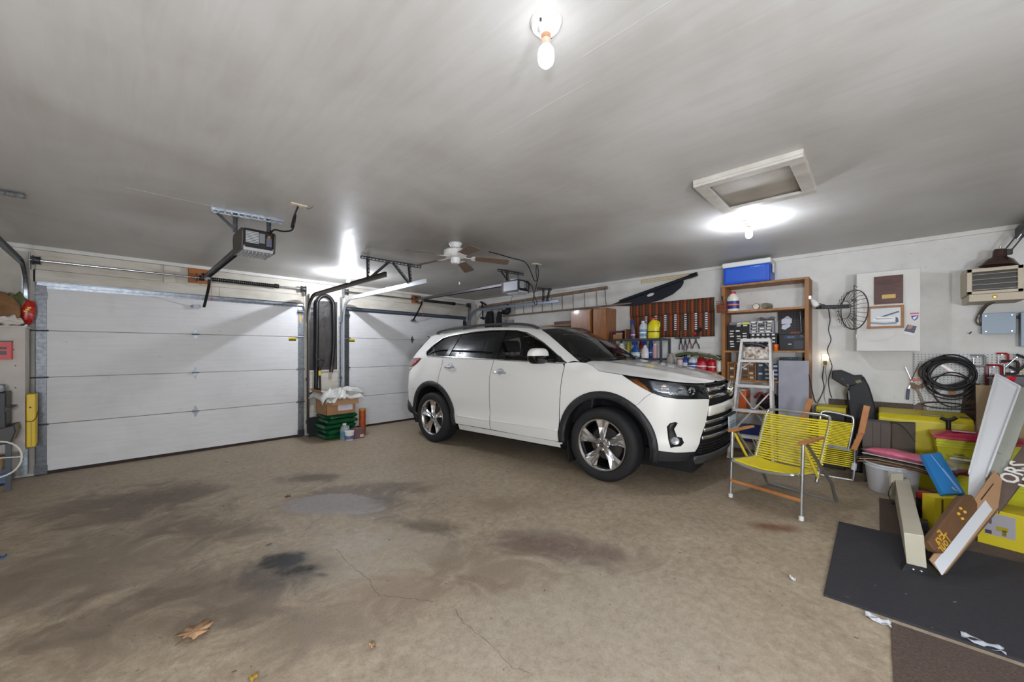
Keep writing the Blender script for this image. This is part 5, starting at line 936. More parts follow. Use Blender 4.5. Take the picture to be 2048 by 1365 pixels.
# --- woven cloth organiser
def textile():
    m=bpy.data.materials.new('woven_stripes'); m.use_nodes=True; nt=m.node_tree; b=nt.nodes['Principled BSDF']; P=pos_nodes(nt); s=nt.nodes.new('ShaderNodeSeparateXYZ'); nt.links.new(P,s.inputs[0])
    fr=math_(nt,'FRACT',math_(nt,'MULTIPLY',s.outputs['Y'],1/.105)); col=ramp(nt,fr,[(0,(64,40,28)),(.10,(132,62,30)),(.2,(172,84,38)),(.3,(120,50,28)),(.38,(150,70,32)),(.48,(58,38,30)),(.58,(98,72,42)),(.66,(54,40,32)),(.74,(116,84,46)),(.82,(62,44,34)),(.92,(96,52,34))])
    nt.nodes[-1].color_ramp.interpolation='CONSTANT' if hasattr(nt.nodes[-1],'color_ramp') else None
    zfr=math_(nt,'FRACT',math_(nt,'MULTIPLY',s.outputs['Z'],1/.03)); col=mixc(nt,.55,col,ramp(nt,zfr,[(0,gray(1)),(.45,gray(1)),(.5,gray(.35)),(.75,gray(.35)),(.8,gray(1))]),'MULTIPLY')
    nt.links.new(col,b.inputs['Base Color']); b.inputs['Roughness'].default_value=.9; bp=nt.nodes.new('ShaderNodeBump'); bp.inputs['Strength'].default_value=.4; nt.links.new(noise(nt,P,180,2),bp.inputs['Height']); nt.links.new(bp.outputs[0],b.inputs['Normal']); return m
TEX=textile(); t=thing('woven_organiser','orange and brown striped woven cloth organiser pinned to wall','cloth organiser',loc=(XR,2.25,1.6)); ya,yb=2.885,1.63
def cloth(z0,z1,x,amp): return lambda i,j:V((x-amp*math.sin(j*PI)-.004*math.sin(i*60),lerp(ya,yb,i),lerp(z0,z1,j)))
MB().grid(cloth(1.60,1.99,XR-.02,.006),60,6).build('lower_cloth',TEX,t,True,solid=.006); MB().grid(cloth(1.94,2.15,XR-.034,.01),60,5).build('top_flap',TEX,t,True,solid=.006)
NAVY=pl((34,40,66)); 
for px in (1293,1312,1331,1351,1371,1392,1413):
    y=Yx(px,XR-.04); MB().box((XR-.042,y-.016,1.70),(XR-.036,y+.016,1.95)).build('tie_strip',NAVY,t); m=MB()
    for k in range(8): m.box((XR-.046,y-.016,1.705+.031*k),(XR-.041,y+.016,1.722+.031*k))
    m.build('white_bands',pl((222,222,228)),t)
# --- cargo cover and pegboard strip
xq=XR-.055; q=lambda px,py,x=xq:PX(px,py,x)
t=thing('cargo_cover','black car cargo cover with pale grip slot propped on wall','cargo cover',loc=q(1255,613)); COV=mat('cover_vinyl',(30,31,42),.6,bump=.2,bscale=60)
poly=[q(*p) for p in ((1216,612),(1285,586),(1366,556),(1367,566),(1362,575),(1345,589),(1322,600),(1296,607),(1262,612.5))]; m=MB(); n=len(poly); m.add(poly+[p+V((.012,0,0)) for p in poly],[tuple(range(n)),tuple(range(2*n-1,n-1,-1))]+[(i,n+i,n+(i+1)%n,(i+1)%n) for i in range(n)]); m.build('cover_sheet',COV,t)
MB().cyl(q(1240,603,xq-.02),q(1392,549,xq-.02),.024).build('roller_tube',COV,t,True); MB().bar(q(1378,554,xq-.02),q(1395,548,xq-.02),.05,.055).build('end_cap',BLACK,t,bevel=.006)
a=[q(1301+7*math.cos(k*2*PI/16),590+3*math.sin(k*2*PI/16)-2.2*math.cos(k*2*PI/16),xq-.004) for k in range(16)]; m=MB(); m.add(a+[p+V((.005,0,0)) for p in a],[tuple(range(16)),tuple(range(31,15,-1))]+[(i,16+i,16+(i+1)%16,(i+1)%16) for i in range(16)]); m.build('grip_slot',pl((206,204,200)),t)
def pegmat(name,c,hole,sp,r,ax=('Y','Z')):
    m=bpy.data.materials.new(name); m.use_nodes=True; nt=m.node_tree; b=nt.nodes['Principled BSDF']; P=pos_nodes(nt); s=nt.nodes.new('ShaderNodeSeparateXYZ'); nt.links.new(P,s.inputs[0])
    d=[]
    for a in ax: d.append(math_(nt,'POWER',math_(nt,'SUBTRACT',math_(nt,'FRACT',math_(nt,'MULTIPLY',s.outputs[a],1/sp)),.5),2))
    f=math_(nt,'LESS_THAN',math_(nt,'ADD',d[0],d[1]),(r/sp)**2); nt.links.new(mixc(nt,f,rgb(c),rgb(hole)),b.inputs['Base Color']); b.inputs['Roughness'].default_value=.6; return m
o=MB().box((XR-.012,1.92,2.475),(XR,2.72,2.532)).build('pegboard_strip',pegmat('tan_peg',(206,188,156),(110,92,70),.0254,.005)); tag(o,'tan strip of pegboard above the cargo cover','pegboard')
# --- hand tools under the cloth
o=MB().box((XR-.03,1.83,1.575),(XR,2.18,1.595)).build('tool_bar',SHM); tag(o,'thin metal tool bar under the woven cloth','tool rack')
def plier(px,py0,py1,c,label,sp=4):
    x=XR-.041; a,b,d=PX(px,py0,x),PX(px-sp,py1,x),PX(px+sp,py1,x); mid=PX(px,py0+(py1-py0)*.35,x); t=thing('pliers',label,'pliers',loc=b)
    MB().prism([(-.012,0),(-.004,.05),(.004,.05),(.012,0)],mid+V((-.006,0,0)),(0,1,0),(0,0,1),(.012,0,0)).build('jaws',DGALV,t); MB().cyl(mid+V((-.012,0,0)),mid+V((.012,0,0)),.012).build('pivot',DARK,t)
    for e in (b,d): MB().tube(spl([mid,mid.lerp(e,.5)+V((0,.012 if e is b else -.012,0)),e],5),.0075,8).build('handle',pl(c),t,True)
    return t
plier(1362,674,700,(40,36,40),'black handled pliers hung left on the tool bar',3); plier(1371,676,702,(60,44,44),'dark brown handled pliers on the tool bar',2.2); plier(1379.5,676,697,(120,70,70),'pliers with dull red handles on the tool bar',3); plier(1392,676,698,(50,46,46),'wide open black pliers on the tool bar',7)
t=thing('kitchen_knife','knife with pale blade and black handle standing in tool bar','knife',loc=PX(1362,676,XR-.064)); a=PX(1362,676,XR-.064); MB().prism([(-.012,0),(.012,0),(.008,.10),(0,.115)],a,(0,1,0),(0,0,1),(.004,0,0)).build('blade',STEEL,t); MB().box(a+V((-.006,-.01,-.08)),a+V((.01,.01,0))).build('handle',BLACK,t,bevel=.003)
t=thing('stapler','red and black staple gun wedged at the tool bar','staple gun',loc=PX(1392,672,XR-.06)); a=PX(1390,672,XR-.06); MB().obox(a,(0,-.10,.09),(0,.03,.035),(.03,0,0)).build('body',BLACK,t,bevel=.005); MB().obox(a+V((-.004,0,0)),(0,-.03,.03),(0,.03,.035),(.03,0,0)).build('nose',pl((150,36,40)),t,bevel=.004)
# --- jugs and pad over the bonnet
zsh=1.12; o=MB().box((5.5,1.50,zsh-.025),(XR-.01,2.22,zsh)).build('low_shelf_board',WOOD,bevel=.002); tag(o,'pine shelf board behind the car bonnet carrying jugs','shelf')
for y in (1.56,2.16): MB().box((5.55,y-.02,zf(1.9)),(5.75,y+.02,zsh-.025)).build('bracket_leg',WOOD,o)
zpad=[Zx(px,py,5.55) for px,py in ((1357,712),(1375,708),(1395,707),(1420,713),(1446,720))]
def padz(y): i=(y-Yx(1356,5.55))/(Yx(1444,5.55)-Yx(1356,5.55)); return interp([(k/4,zpad[k]) for k in range(5)],i)+.012*math.sin(i*9)
def jh(px,x,r): y=Yx(px,x); return min(padz(y-r*.4),padz(y+r*.4))-.020-zsh
bottle('oil_jug',on(1403,5.60,zsh),jh(1403,5.6,.07),.070,(176,24,34),(150,20,30),'red oil jug with handle under the green pad','jug','jug',(190,60,66)); bottle('coolant_jug',on(1423,5.56,zsh),jh(1423,5.56,.05),.052,(190,26,36),(220,218,214),'smaller red jug beside the white tub','jug','jug',(176,24,34))
bottle('blue_jug',on(1371,5.62,zsh),jh(1371,5.62,.046),.044,(50,80,150),(40,60,130),'blue bottle under the green pad','jug','jug',(206,210,216)); bottle('washer_jug',on(1385,5.56,zsh),jh(1385,5.56,.055),.055,(206,210,216),(40,50,110),'white jug with dark cap under the green pad','jug','jug',(60,80,140))
bottle('white_tub',on(1438.5,5.56,zsh),jh(1438.5,5.56,.04),.038,(214,212,204),(220,218,212),'white plastic tub next to the wooden shelving','tub','tub',None); bottle('pink_tub',on(1360,5.58,zsh),jh(1360,5.58,.044)-.022,.042,(206,190,190),(150,40,70),'white tub with pink lid under the green pad','tub','tub',None)
t=thing('seat_pad','curved cream topped olive foam pad lying across jugs','foam pad',loc=PX(1400,715,5.58)); 
def pad(i,j,o=0): 
    y=lerp(Yx(1356,5.55),Yx(1444,5.55),i); z=interp([(k/4,zpad[k]) for k in range(5)],i)+.012*math.sin(i*9); return V((5.46+.24*j,y,z+o))
m=MB(); m.grid(lambda i,j:pad(i,j,.02),20,4); m.grid(lambda i,j:pad(i,j,-.022),20,4); m.grid(lambda i,j:pad(i,0,.02-.042*j),20,1); m.grid(lambda i,j:pad(i,1,.02-.042*j),20,1); m.build('foam',pl((74,80,50),.9),t,True); MB().grid(lambda i,j:pad(i,j,.022+.008*math.sin(i*23+j*5)),26,5).build('cream_cover',pl((206,200,186),.9),t,True,solid=.004)
t=thing('clear_bag','crumpled clear plastic wrapping behind the bonnet','plastic bag',loc=(5.6,2.17,zsh)); PW=pillow((5.66,2.185,zsh+.11),(.06,0,0),(0,.05,0),(0,0,.115),2.4,12,.3,3); PW.v=[V((p.x,p.y,max(p.z,zsh-.001))) for p in PW.v]; PW.build('bag',mat('clear_film',(196,190,178),.2,alpha=.55,bump=.6,bscale=12),t,True)
# ================================================================== BIG WOODEN SHELVING
SX,SY0,SY1=5.5,.555,1.465; SD=XR-.005
t=thing('wooden_shelving','tall pine shelving unit crowded with drawers, radio and cooler','shelving',loc=(5.65,1.0,zf(1.0))); SW=mat('shelf_pine',(176,128,78),.55,noise=.35,nscale=5,c2=(128,84,44),stretch=(1,5,1)); SWV=mat('shelf_pine_upright',(170,120,72),.55,noise=.35,nscale=5,c2=(118,76,40),stretch=(6,6,.8))
for y in (SY0,SY1-.04): MB().box((SX,y,zf(1.0)),(SD,y+.04,2.225)).build('upright',SWV,t,bevel=.002)
for z in (2.25,1.912,1.40,1.03,.62,.25):
    MB().box((SX-.01 if z>2.2 else SX,SY0 if z>2.2 else SY0+.04,z-.025),(SD,SY1 if z>2.2 else SY1-.04,z)).build('shelf_plank',SW,t,bevel=.002)
S1,S2,S3,S4=2.25,1.912,1.40,1.03
# cooler
ca,cb=1.452,.915; t=thing('cooler','blue hard-sided cooler with white lid on top of the shelving','cooler',loc=(5.6,1.18,S1)); BLU=mat('cooler_blue',(28,80,190),.35,bump=.05); zt_=2.535
MB().box((5.475,cb+.012,S1),(5.79,ca-.012,S1+.225)).build('tub',BLU,t,bevel=.022,seg=3); MB().box((5.473,cb+.05,S1+.035),(5.478,ca-.05,S1+.2)).build('front_panel',mat('cooler_blue_panel',(44,92,196),.45,bump=.2,bscale=70),t,bevel=.004); MB().box((5.465,cb,S1+.22),(5.80,ca,zt_)).build('lid',pl((222,224,222)),t,bevel=.018,seg=3)
for y in (cb-.012,ca): MB().box((5.56,y,S1+.11),(5.66,y+.012,S1+.22)).build('side_handle',pl((226,228,226)),t,bevel=.004)
MB().box((5.470,cb+.07,S1+.185),(5.474,cb+.22,S1+.205)).build('name_plate',pl((60,110,210)),t); text('cooler_mark','Coleman',.016,frame((5.4695,cb+.145,S1+.195),(0,-1,0),(0,0,1)),pl((210,220,236)),t)
# shelf two
bottle('white_jug',on(1466,5.56,S2),.255,.072,(222,218,206),(196,36,54),'white plastic jug with red cap and blue label on shelving','jug','flat',(44,52,120),labcol=(206,110,60))
t=thing('wire_basket','small reddish wire basket with tools at shelving side','basket',loc=(5.49,1.42,S2)); BW=pl((140,72,40)); 
for k in range(6): MB().box((5.425,1.39+.022*k,S2-.02),(5.428,1.394+.022*k,S2+.13)).build('wire',BW,t)
for z in (S2-.02,S2+.02,S2+.06,S2+.1,S2+.13): m=MB(); m.box((5.424,1.385,z),(5.428,1.51,z+.004)); m.box((5.424,1.385,z),(5.498,1.389,z+.004)); m.box((5.424,1.506,z),(5.498,1.51,z+.004)); m.build('hoop',BW,t)
MB().box((5.43,1.39,S2-.018),(5.497,1.505,S2+.09)).build('contents',mat('basket_stuff',(120,70,44),.8,noise=.5,nscale=40,c2=(70,40,28)),t,bevel=.01); MB().cyl((5.46,1.44,S2+.08),(5.47,1.45,S2+.2),.01).build('tool_handle',BLACK,t)
t=thing('round_gauge','round dial gauge standing on the second shelf','gauge',loc=on(1512,5.6,S2)); c=on(1512,5.56,S2+.041); MB().lathe([(.0,.0),(.035,.0),(.039,.005),(.039,.03),(0,.03)],c,(1,0,0),24).build('case',mat('gauge_case',(150,120,90),.4,.3),t,True); MB().lathe([(0,-.001),(.032,-.001)],c,(1,0,0),24).build('dial',pl((206,200,190)),t); MB().bar(c+V((-.002,0,0)),c+V((-.002,.012,.02)),.003,.002).build('needle',DARK,t)
t=thing('glass_jar','dusty glass jar lying on its side on second shelf','jar',loc=on(1531,5.6,S2)); c=on(1529,5.54,S2+.042); MB().lathe([(0,.002),(.033,.0),(.036,.012),(.04,.03),(.04,.13),(0,.14)],c,(1,-.25,0),24).build('jar',mat('dusty_glass',(150,146,128),.2,trans=.3,alpha=.9),t,True); MB().lathe([(.0,-.004),(.034,-.004),(.036,.012)],c,(1,-.25,0),24).build('jar_lid',pl((120,112,96)),t,True)
# parts drawers
def drawers(label,y0_,y1,z0,z1,x,dep,nc,nr,frame_c,dr_c,tag_c=(226,224,214),name='parts_cabinet',lp=.8,fr=.008,jit=1):
    t=thing(name,label,'drawer cabinet',loc=(x+dep/2,(y0_+y1)/2,z0)); fm=pl(frame_c) if not isinstance(frame_c,bpy.types.Material) else frame_c
    MB().box((x+.012,y1,z0),(x+dep,y0_,z1)).build('cabinet_body',fm,t,bevel=.002)
    for k in range(nc+1): y=y0_+(y1-y0_)*k/nc; MB().box((x,y-fr/2,z0),(x+.013,y+fr/2,z1)).build('divider',fm,t)
    for z in (z0,z1-fr): MB().box((x,y1,z),(x+.013,y0_,z+fr)).build('divider',fm,t)
    dw=(y0_-y1)/nc; dh=(z1-z0)/nr
    for i in range(nc):
        for j in range(nr):
            ya=y0_-dw*i-fr/2-.002; yb=ya-dw+fr+.004; za=z0+dh*j+.004; zb=za+dh-.008
            d=MB().box((x+.002,yb,za),(x+.03,ya,zb)).build('drawer',pl(dr_c),t)
            if random.random()<lp:
                o_=random.uniform(-.1,.1)*dw*jit; kk=random.uniform(.86,1.06); cc=tuple(min(250,c*kk) for c in tag_c); l=MB().box((x-.001,yb+dw*.14+o_,za+dh*.22),(x+.002,ya-dw*.12+o_,za+dh*.66)).build('drawer_label',pl(tuple(int(c/12)*12 for c in cc)),d)
    return t
xd=5.56; Y=lambda px:Yx(px,xd); Z=lambda px,py:Zx(px,py,xd)
drawers('tall black cabinet of thirty small drawers with white labels',Y(1457),Y(1497),S3,Z(1475,650),xd,.16,3,10,(44,44,46),(34,34,36))
drawers('low black cabinet of small drawers under the grey framed one',Y(1500),Y(1553),S3,Z(1525,667),xd,.16,5,5,(48,46,48),(36,36,38))
drawers('grey framed cabinet of twelve small drawers on top of the low one',Y(1500),Y(1546),Z(1525,667)+.001,Z(1525,642),xd,.15,3,4,(172,174,178),(58,54,50),fr=.01,lp=.95)
t=thing('box_stack','clutter of small boxes on top of the tall black drawers','boxes',loc=(xd+.08,Y(1475),Z(1475,650))); z=Z(1475,650); MB().box((xd+.02,Y(1472),z),(xd+.12,Y(1458),z+.035)).build('printed_box',mat('grey_print',(150,152,156),.6,noise=.2,nscale=40,c2=(50,52,60)),t); MB().box((xd+.03,Y(1482),z),(xd+.1,Y(1473),z+.025)).build('white_box',pl((206,204,200)),t); MB().box((xd+.02,Y(1498),z),(xd+.09,Y(1484),z+.028)).build('yellow_box',pl((206,204,90)),t)
t=thing('plastic_pouch','clear plastic packaging lying on grey framed drawers','packaging',loc=(xd+.08,Y(1530),Z(1525,642))); MB().grid(lambda i,j:V((xd+.02+.1*j,lerp(Y(1515),Y(1548),i),Z(1525,642)+.03+.012*math.sin(9*i)+.008*math.sin(7*j))),12,6).build('wrap',mat('grey_film',(150,150,150),.2,alpha=.6),t,True); MB().box((xd+.02,Y(1546),Z(1525,642)),(xd+.10,Y(1520),Z(1525,642)+.025)).build('tray',DARK,t)
bottle('orange_tin',on(1551.5,5.524,S3),.075,.030,(214,96,24),(220,104,30),'small orange tin in front of the drawers','tin','tub',None)
# radio
def radio(label,y0_,y1,z0,h,x,dep=.2):
    t=thing('radio',label,'radio',loc=(x+dep/2,(y0_+y1)/2,z0)); w=y0_-y1; MB().box((x,y1,z0),(x+dep,y0_,z0+h)).build('case',mat('radio_black',(34,34,38),.4),t,bevel=.006)
    MB().box((x-.003,y1+w*.28,z0+h*.72),(x,y0_-w*.2,z0+h*.93)).build('display',mat('display_glass',(62,74,92),.15),t); text('display_digits','88:88',h*.16,frame((x-.0035,(y0_+y1)/2+w*.03,z0+h*.82),(0,-1,0),(0,0,1)),pl((110,130,150)),t)
    for yy,r in ((y1+w*.12,.02),(y0_-w*.1,.012)): MB().lathe([(0,.018),(r*.8,.018),(r,.012),(r,0)],(x,yy,z0+h*.82),(-1,0,0),20).build('dial_knob',mat('knob_ring',(150,152,156),.3,.6),t,True); MB().lathe([(0,.02),(r*.7,.02)],(x,yy,z0+h*.82),(-1,0,0),20).build('knob_face',BLACK,t)
    MB().box((x-.002,y1+w*.05,z0+h*.1),(x,y1+w*.42,z0+h*.6)).build('speaker_grille',pl((58,60,66)),t); MB().box((x-.003,y1+w*.5,z0+h*.36),(x,y1+w*.64,z0+h*.42)).build('badge',pl((190,190,192)),t); return t
radio('black radio with blue display and silver knob on the shelving',Yx(1558,5.57),max(.60,Yx(1612,5.57)),S3,Z(1580,669)-S3,5.57)
radio('grey face of a second radio behind the grey panel',Yx(1560,5.6),max(.60,Yx(1606,5.6)),Zx(1580,728,5.6),.075,5.6,.16)
o=MB().box((5.60,max(.598,Yx(1606,5.6)-.03),S4),(5.76,Yx(1560,5.6),Zx(1580,728,5.6))).build('cardboard_carton',DCARD); tag(o,'dark carton under the second radio behind the grey panel','carton')
o=MB().box((XR-.035,max(.597,Yx(1617,XR-.03)),1.43),(XR-.028,Yx(1556,XR-.03),1.885)).build('black_pegboard',pegmat('black_peg',(54,48,48),(24,20,20),.03,.008)); tag(o,'dark brown pegboard behind the radio','pegboard')
t=thing('paper_tags','torn white paper tags pinned to the dark pegboard','paper',loc=(XR-.05,Yx(1575,XR-.05),1.6)); q=lambda px,py:PX(px,py,XR-.05)
for poly in ([(1563,640),(1575,632),(1584,638),(1583,647),(1563,649)],[(1564,651),(1580,647),(1581,653),(1570,660),(1563,658)]): 
    a=[q(*p) for p in poly]; m=MB(); n=len(a); m.add(a+[p+V((.004,0,0)) for p in a],[tuple(range(n)),tuple(range(2*n-1,n-1,-1))]+[(i,n+i,n+(i+1)%n,(i+1)%n) for i in range(n)]); m.build('tag',pl((206,208,218)),t)
MB().cyl(q(1600,622),q(1603,665),.005).build('rod',STEEL,t); MB().box(q(1581,664),q(1601,668)+V((.02,0,0))).build('brass_tray',pl((130,70,44)),t)
# shelf four: wooden and blue drawer cabinets, leaning sheet, boxes below
drawers('orange pine cabinet of clear fronted drawers on the lower shelf',Y(1456),Y(1511),S4,Z(1480,725),xd,.17,4,4,mat('orange_pine',(184,116,48),.5),(92,76,62),lp=.6,fr=.012)
drawers('dark blue plastic drawer cabinet beside the orange pine one',Y(1514),Y(1541),S4,Z(1525,727),xd,.17,2,4,(58,74,94),(70,84,100),lp=.5)
drawers('blue drawer cabinet with white labels beside the grey panel',Y(1543),Y(1557),S4,Z(1550,729),xd,.17,1,4,(34,44,64),(40,56,84),lp=1,tag_c=(190,200,206))
o=MB().obox(V((5.44,Yx(1617,5.44),zf(.7))),(0,Yx(1556,5.44)-Yx(1617,5.44),0),(.045,0,Zx(1590,722,5.46)-zf(.7)),(.012,0,0)).build('sheet_metal',mat('grey_sheet',(158,158,166),.55,noise=.4,nscale=6,c2=(142,142,152)),bevel=.001); tag(o,'large flat grey sheet leaning against the wooden shelving','panel')
t=thing('orange_box','orange toolbox on the shelving behind the ladder','toolbox',loc=on(1483,5.52,.62)); a,b=Yx(1476,5.52),Yx(1492,5.52); MB().box((5.52,b,.62),(5.75,a,.80)).build('base',pl((206,92,36)),t,bevel=.005); MB().box((5.515,b-.003,.805),(5.755,a+.003,.89)).build('lid',pl((214,100,42)),t,bevel=.006); MB().box((5.5,b,.89),(5.75,a,.905)).build('papers',pl((200,198,190)),t)
t=thing('tool_pile','dark tangle of straps and tools on the shelving behind ladder','tools',loc=(5.6,1.05,.62)); PW=pillow((5.66,.96,.73),(.1,0,0),(0,.13,0),(0,0,.11),2.4,12,.3,12); PW.v=[V((p.x,p.y,max(p.z,.619))) for p in PW.v]; PW.build('bag',mat('dark_bag',(52,40,42),.8,noise=.4,nscale=14,c2=(28,22,24)),t,True); MB().tube(spl([(5.56,1.10,.635),(5.54,1.05,.70),(5.54,.98,.66),(5.55,.88,.72)],6),.012,8).build('strap',pl((170,150,120)),t,True); MB().tube(spl([(5.58,1.10,.80),(5.56,1.04,.87),(5.58,.96,.80)],6),.014,8).build('red_handle',pl((140,40,46)),t,True)
t=thing('blue_bin','blue plastic bin low in the shelving','bin',loc=(5.6,1.0,.25)); MB().box((5.5,.72,.25),(5.75,1.25,.42)).build('tub',pl((34,50,110)),t,bevel=.01); MB().box((5.495,.71,.42),(5.755,1.26,.435)).build('rim',pl((40,60,130)),t,bevel=.004)
t=thing('dark_carton','dark carton low in the shelving beside the blue bin','carton',loc=(5.6,.65,.25)); MB().box((5.52,.60,.25),(5.78,.70,.56)).build('carton',pl((46,40,40)),t,bevel=.004)
# --- clamp lamp, power bar, cords, outlet
t=thing('clamp_lamp','small white clamp lamp on the shelving upright','lamp',loc=PX(1622,600,5.52)); a=PX(1622,597,5.52); b=PX(1634,612,5.50); MB().cyl(a,a.lerp(b,.35),.018,.02).build('socket',pl((190,188,182)),t,True); MB().lathe([(.0,0),(.018,0),(.03,.03),(.034,.055),(.026,.08),(0,.09)],a.lerp(b,.3),b-a,20).build('bulb',pl((226,226,222),.2),t,True); MB().box(a+V((-.02,-.005,-.01)),a+V((.02,.03,.03))).build('clamp',STEEL,t,bevel=.003)
t=thing('power_strip','long black power strip fixed between shelving and white cabinet','power strip',loc=PX(1668,614,5.55)); a,b=PX(1632,615,5.6),PX(1699,613,5.56); MB().bar(a,b,.04,.042).build('bar',BLACK,t,bevel=.004); MB().cyl(b,b+(b-a).normalized()*.035,.016,.006).build('tip',pl((120,124,100)),t,True)
for k in range(9): q=a.lerp(b,.1+.1*k); MB().box(q+V((-.022,-.008,-.012)),q+V((-.0195,.008,.012))).build('socket',DARK,t)
MB().bar(a.lerp(b,.5),V((XR,a.lerp(b,.5).y,a.z)),.03,.03).build('wall_bracket',DARK,t)
xw=XR-.012; W=lambda px,py,x=xw:PX(px,py,x)
t=thing('wall_outlet','cream wall outlet with glowing plug-in night light','outlet',loc=W(1650,722)); a,b=W(1643,708),W(1658,737); MB().box((XR-.006,b.y,b.z),(XR,a.y,a.z)).build('plate',pl((214,204,170)),t,bevel=.002); MB().box((XR-.03,W(1654,726).y,W(1650,730).z),(XR-.006,W(1647,726).y,W(1650,722).z)).build('plug',pl((90,84,70)),t,bevel=.003); MB().lathe([(0,0),(.014,0),(.018,.02),(.014,.04),(0,.045)],W(1651,718,XR-.03),(0,0,1),14).build('night_bulb',mat('night_light',(255,240,214),.3,emit=9),t,True)
cord('lamp_cord',[W(1626,600,5.55),W(1640,608,5.66),W(1655,614,5.76),W(1660,640),W(1657,660),W(1662,680),W(1655,700),W(1660,720),W(1664,735),W(1657,760),W(1660,785),W(1664,796,XR-.03)],.0045,DARK,'dark twisted lamp cord running down beside the wall outlet')
cord('hanging_wire',[W(1652,730),W(1651,745),W(1653,760),W(1648,790),W(1655,815)],.0035,pl((150,150,148)),'thin grey cord hanging straight below wall outlet')
cord('plug_cord',[W(1648,732,XR-.03),W(1645,755),W(1648,775),W(1641,795,XR-.02),W(1632,806,5.70),W(1624,780,5.6),W(1618,750,5.48),W(1622,770,5.48),W(1628,800,5.5)],.0045,BLACK,'black cord looping from wall outlet to shelving upright')
# ================================================================== WHITE WALL CABINET AND WHAT HANGS ON IT
t=thing('white_cabinet','plain white wall cabinet with plaque and pictures on its door','cabinet',loc=(5.65,-.09,1.39)); CW=mat('cabinet_white',(214,213,208),.5,noise=.45,nscale=4,c2=(200,197,190)); MB().box((5.515,-.317,1.39),(XR,.15,2.225)).build('carcass',CW,t,bevel=.002); MB().box((5.5,-.317,1.395),(5.514,.15,2.222)).build('door',CW,t,bevel=.003)
for z in (2.05,1.55): MB().cyl((5.505,.153,z-.02),(5.505,.153,z+.02),.005).build('hinge',STEEL,t)
xf=5.499; P_=lambda px,py,x=xf:PX(px,py,x)
t=thing('award_plaque','walnut award plaque with brass plate on the white cabinet','plaque',loc=P_(1778,608)); a,b=P_(1748,554),P_(1806,607); ya,yb=a.y,b.y; za,zb_=P_(1778,552).z,P_(1778,608).z; MB().box((5.482,yb,zb_),(5.4995,ya,za)).build('board',BROWNW,t,bevel=.003); w=ya-yb; h=za-zb_; ym=(ya+yb)/2
for k,(s,f) in enumerate((('Service',.085),('Excellence',.105),('Award',.085))): text('engraving',s,h*f*1.25,frame((5.4815,ym,za-h*(.17+.075*k)),(0,-1,0),(0,0,1)),pl((30,16,12)),t)
MB().box((5.4815,ym-w*.25,zb_+h*.19),(5.483,ym+w*.22,zb_+h*.33)).build('brass_plate',mat('brass',(150,124,72),.35,.6),t)
for k in range(2): MB().box((5.4813,ym-w*.3,zb_+h*(.5-.05*k)),(5.4822,ym+w*.3,zb_+h*(.515-.05*k))).build('engraved_line',pl((48,26,20)),t)
t=thing('airplane_picture','wood framed photograph of a small airplane on the white cabinet','picture',loc=P_(1772,657)); a,b=P_(1735,635),P_(1808,635); ya,yb=a.y,b.y; za,zb_=P_(1772,612).z,P_(1772,657).z; fw_=.022; FRM=mat('frame_wood',(170,118,66),.45,noise=.4,nscale=9,c2=(132,86,44))
for y0_,y1,z0,z1 in ((ya,ya-fw_,zb_,za),(yb+fw_,yb,zb_,za),(ya-fw_,yb+fw_,zb_,zb_+fw_),(ya-fw_,yb+fw_,za-fw_,za)): MB().box((5.475,y1,z0),(5.4995,y0_,z1)).build('frame_side',FRM,t,bevel=.003)
MB().box((5.488,yb+.02,zb_+.02),(5.4993,ya-.02,za-.02)).build('photo',pl((206,208,208)),t); q=lambda u,v,x=5.4875:V((x,lerp(ya,yb,u),lerp(zb_,za,v)))
def pic(poly,c,nm,x=5.4872): a=[q(u,v,x) for u,v in poly]; m=MB(); n=len(a); m.add(a+[p+V((.0008,0,0)) for p in a],[tuple(range(n)),tuple(range(2*n-1,n-1,-1))]+[(i,n+i,n+(i+1)%n,(i+1)%n) for i in range(n)]); m.build(nm,pl(c),t)
pic([(.3,.50),(.85,.74),(.88,.69),(.5,.52)],(80,82,88),'wing'); pic([(.2,.46),(.3,.53),(.75,.48),(.82,.40),(.78,.30),(.3,.32),(.12,.38)],(226,226,224),'fuselage',5.4868); pic([(.2,.5),(.28,.44),(.7,.44),(.7,.42),(.26,.41)],(96,96,104),'fuselage_line',5.4862); pic([(.78,.48),(.84,.44),(.86,.28),(.8,.22),(.77,.3)],(70,78,90),'engine',5.4862); pic([(.08,.3),(.5,.24),(.8,.27),(.8,.18),(.45,.16),(.08,.22)],(130,134,142),'float_shadow',5.4865)
t=thing('shield_sticker','red white and blue shield sticker on the white cabinet','sticker',loc=P_(1829,645)); q=lambda px,py,x=5.4985:PX(px,py,x)
def stk(poly,c,nm,x): a=[q(u,v,x) for u,v in poly]; m=MB(); n=len(a); m.add(a+[p+V((.0008,0,0)) for p in a],[tuple(range(n)),tuple(range(2*n-1,n-1,-1))]+[(i,n+i,n+(i+1)%n,(i+1)%n) for i in range(n)]); m.build(nm,pl(c),t)
stk([(1819.5,626),(1838.5,625),(1838,635),(1835,640),(1829,644),(1823,640),(1820,634)],(214,196,200),'shield',5.4985); stk([(1822,632),(1837,631),(1835,638),(1829,642),(1824,638)],(50,50,130),'blue_field',5.4978); stk([(1825,636),(1829,634),(1835,632),(1832,637),(1828,640)],(222,222,230),'bird',5.497); stk([(1820,626.5),(1838,625.5),(1838,628),(1820,629)],(190,70,90),'lettering_band',5.4978)
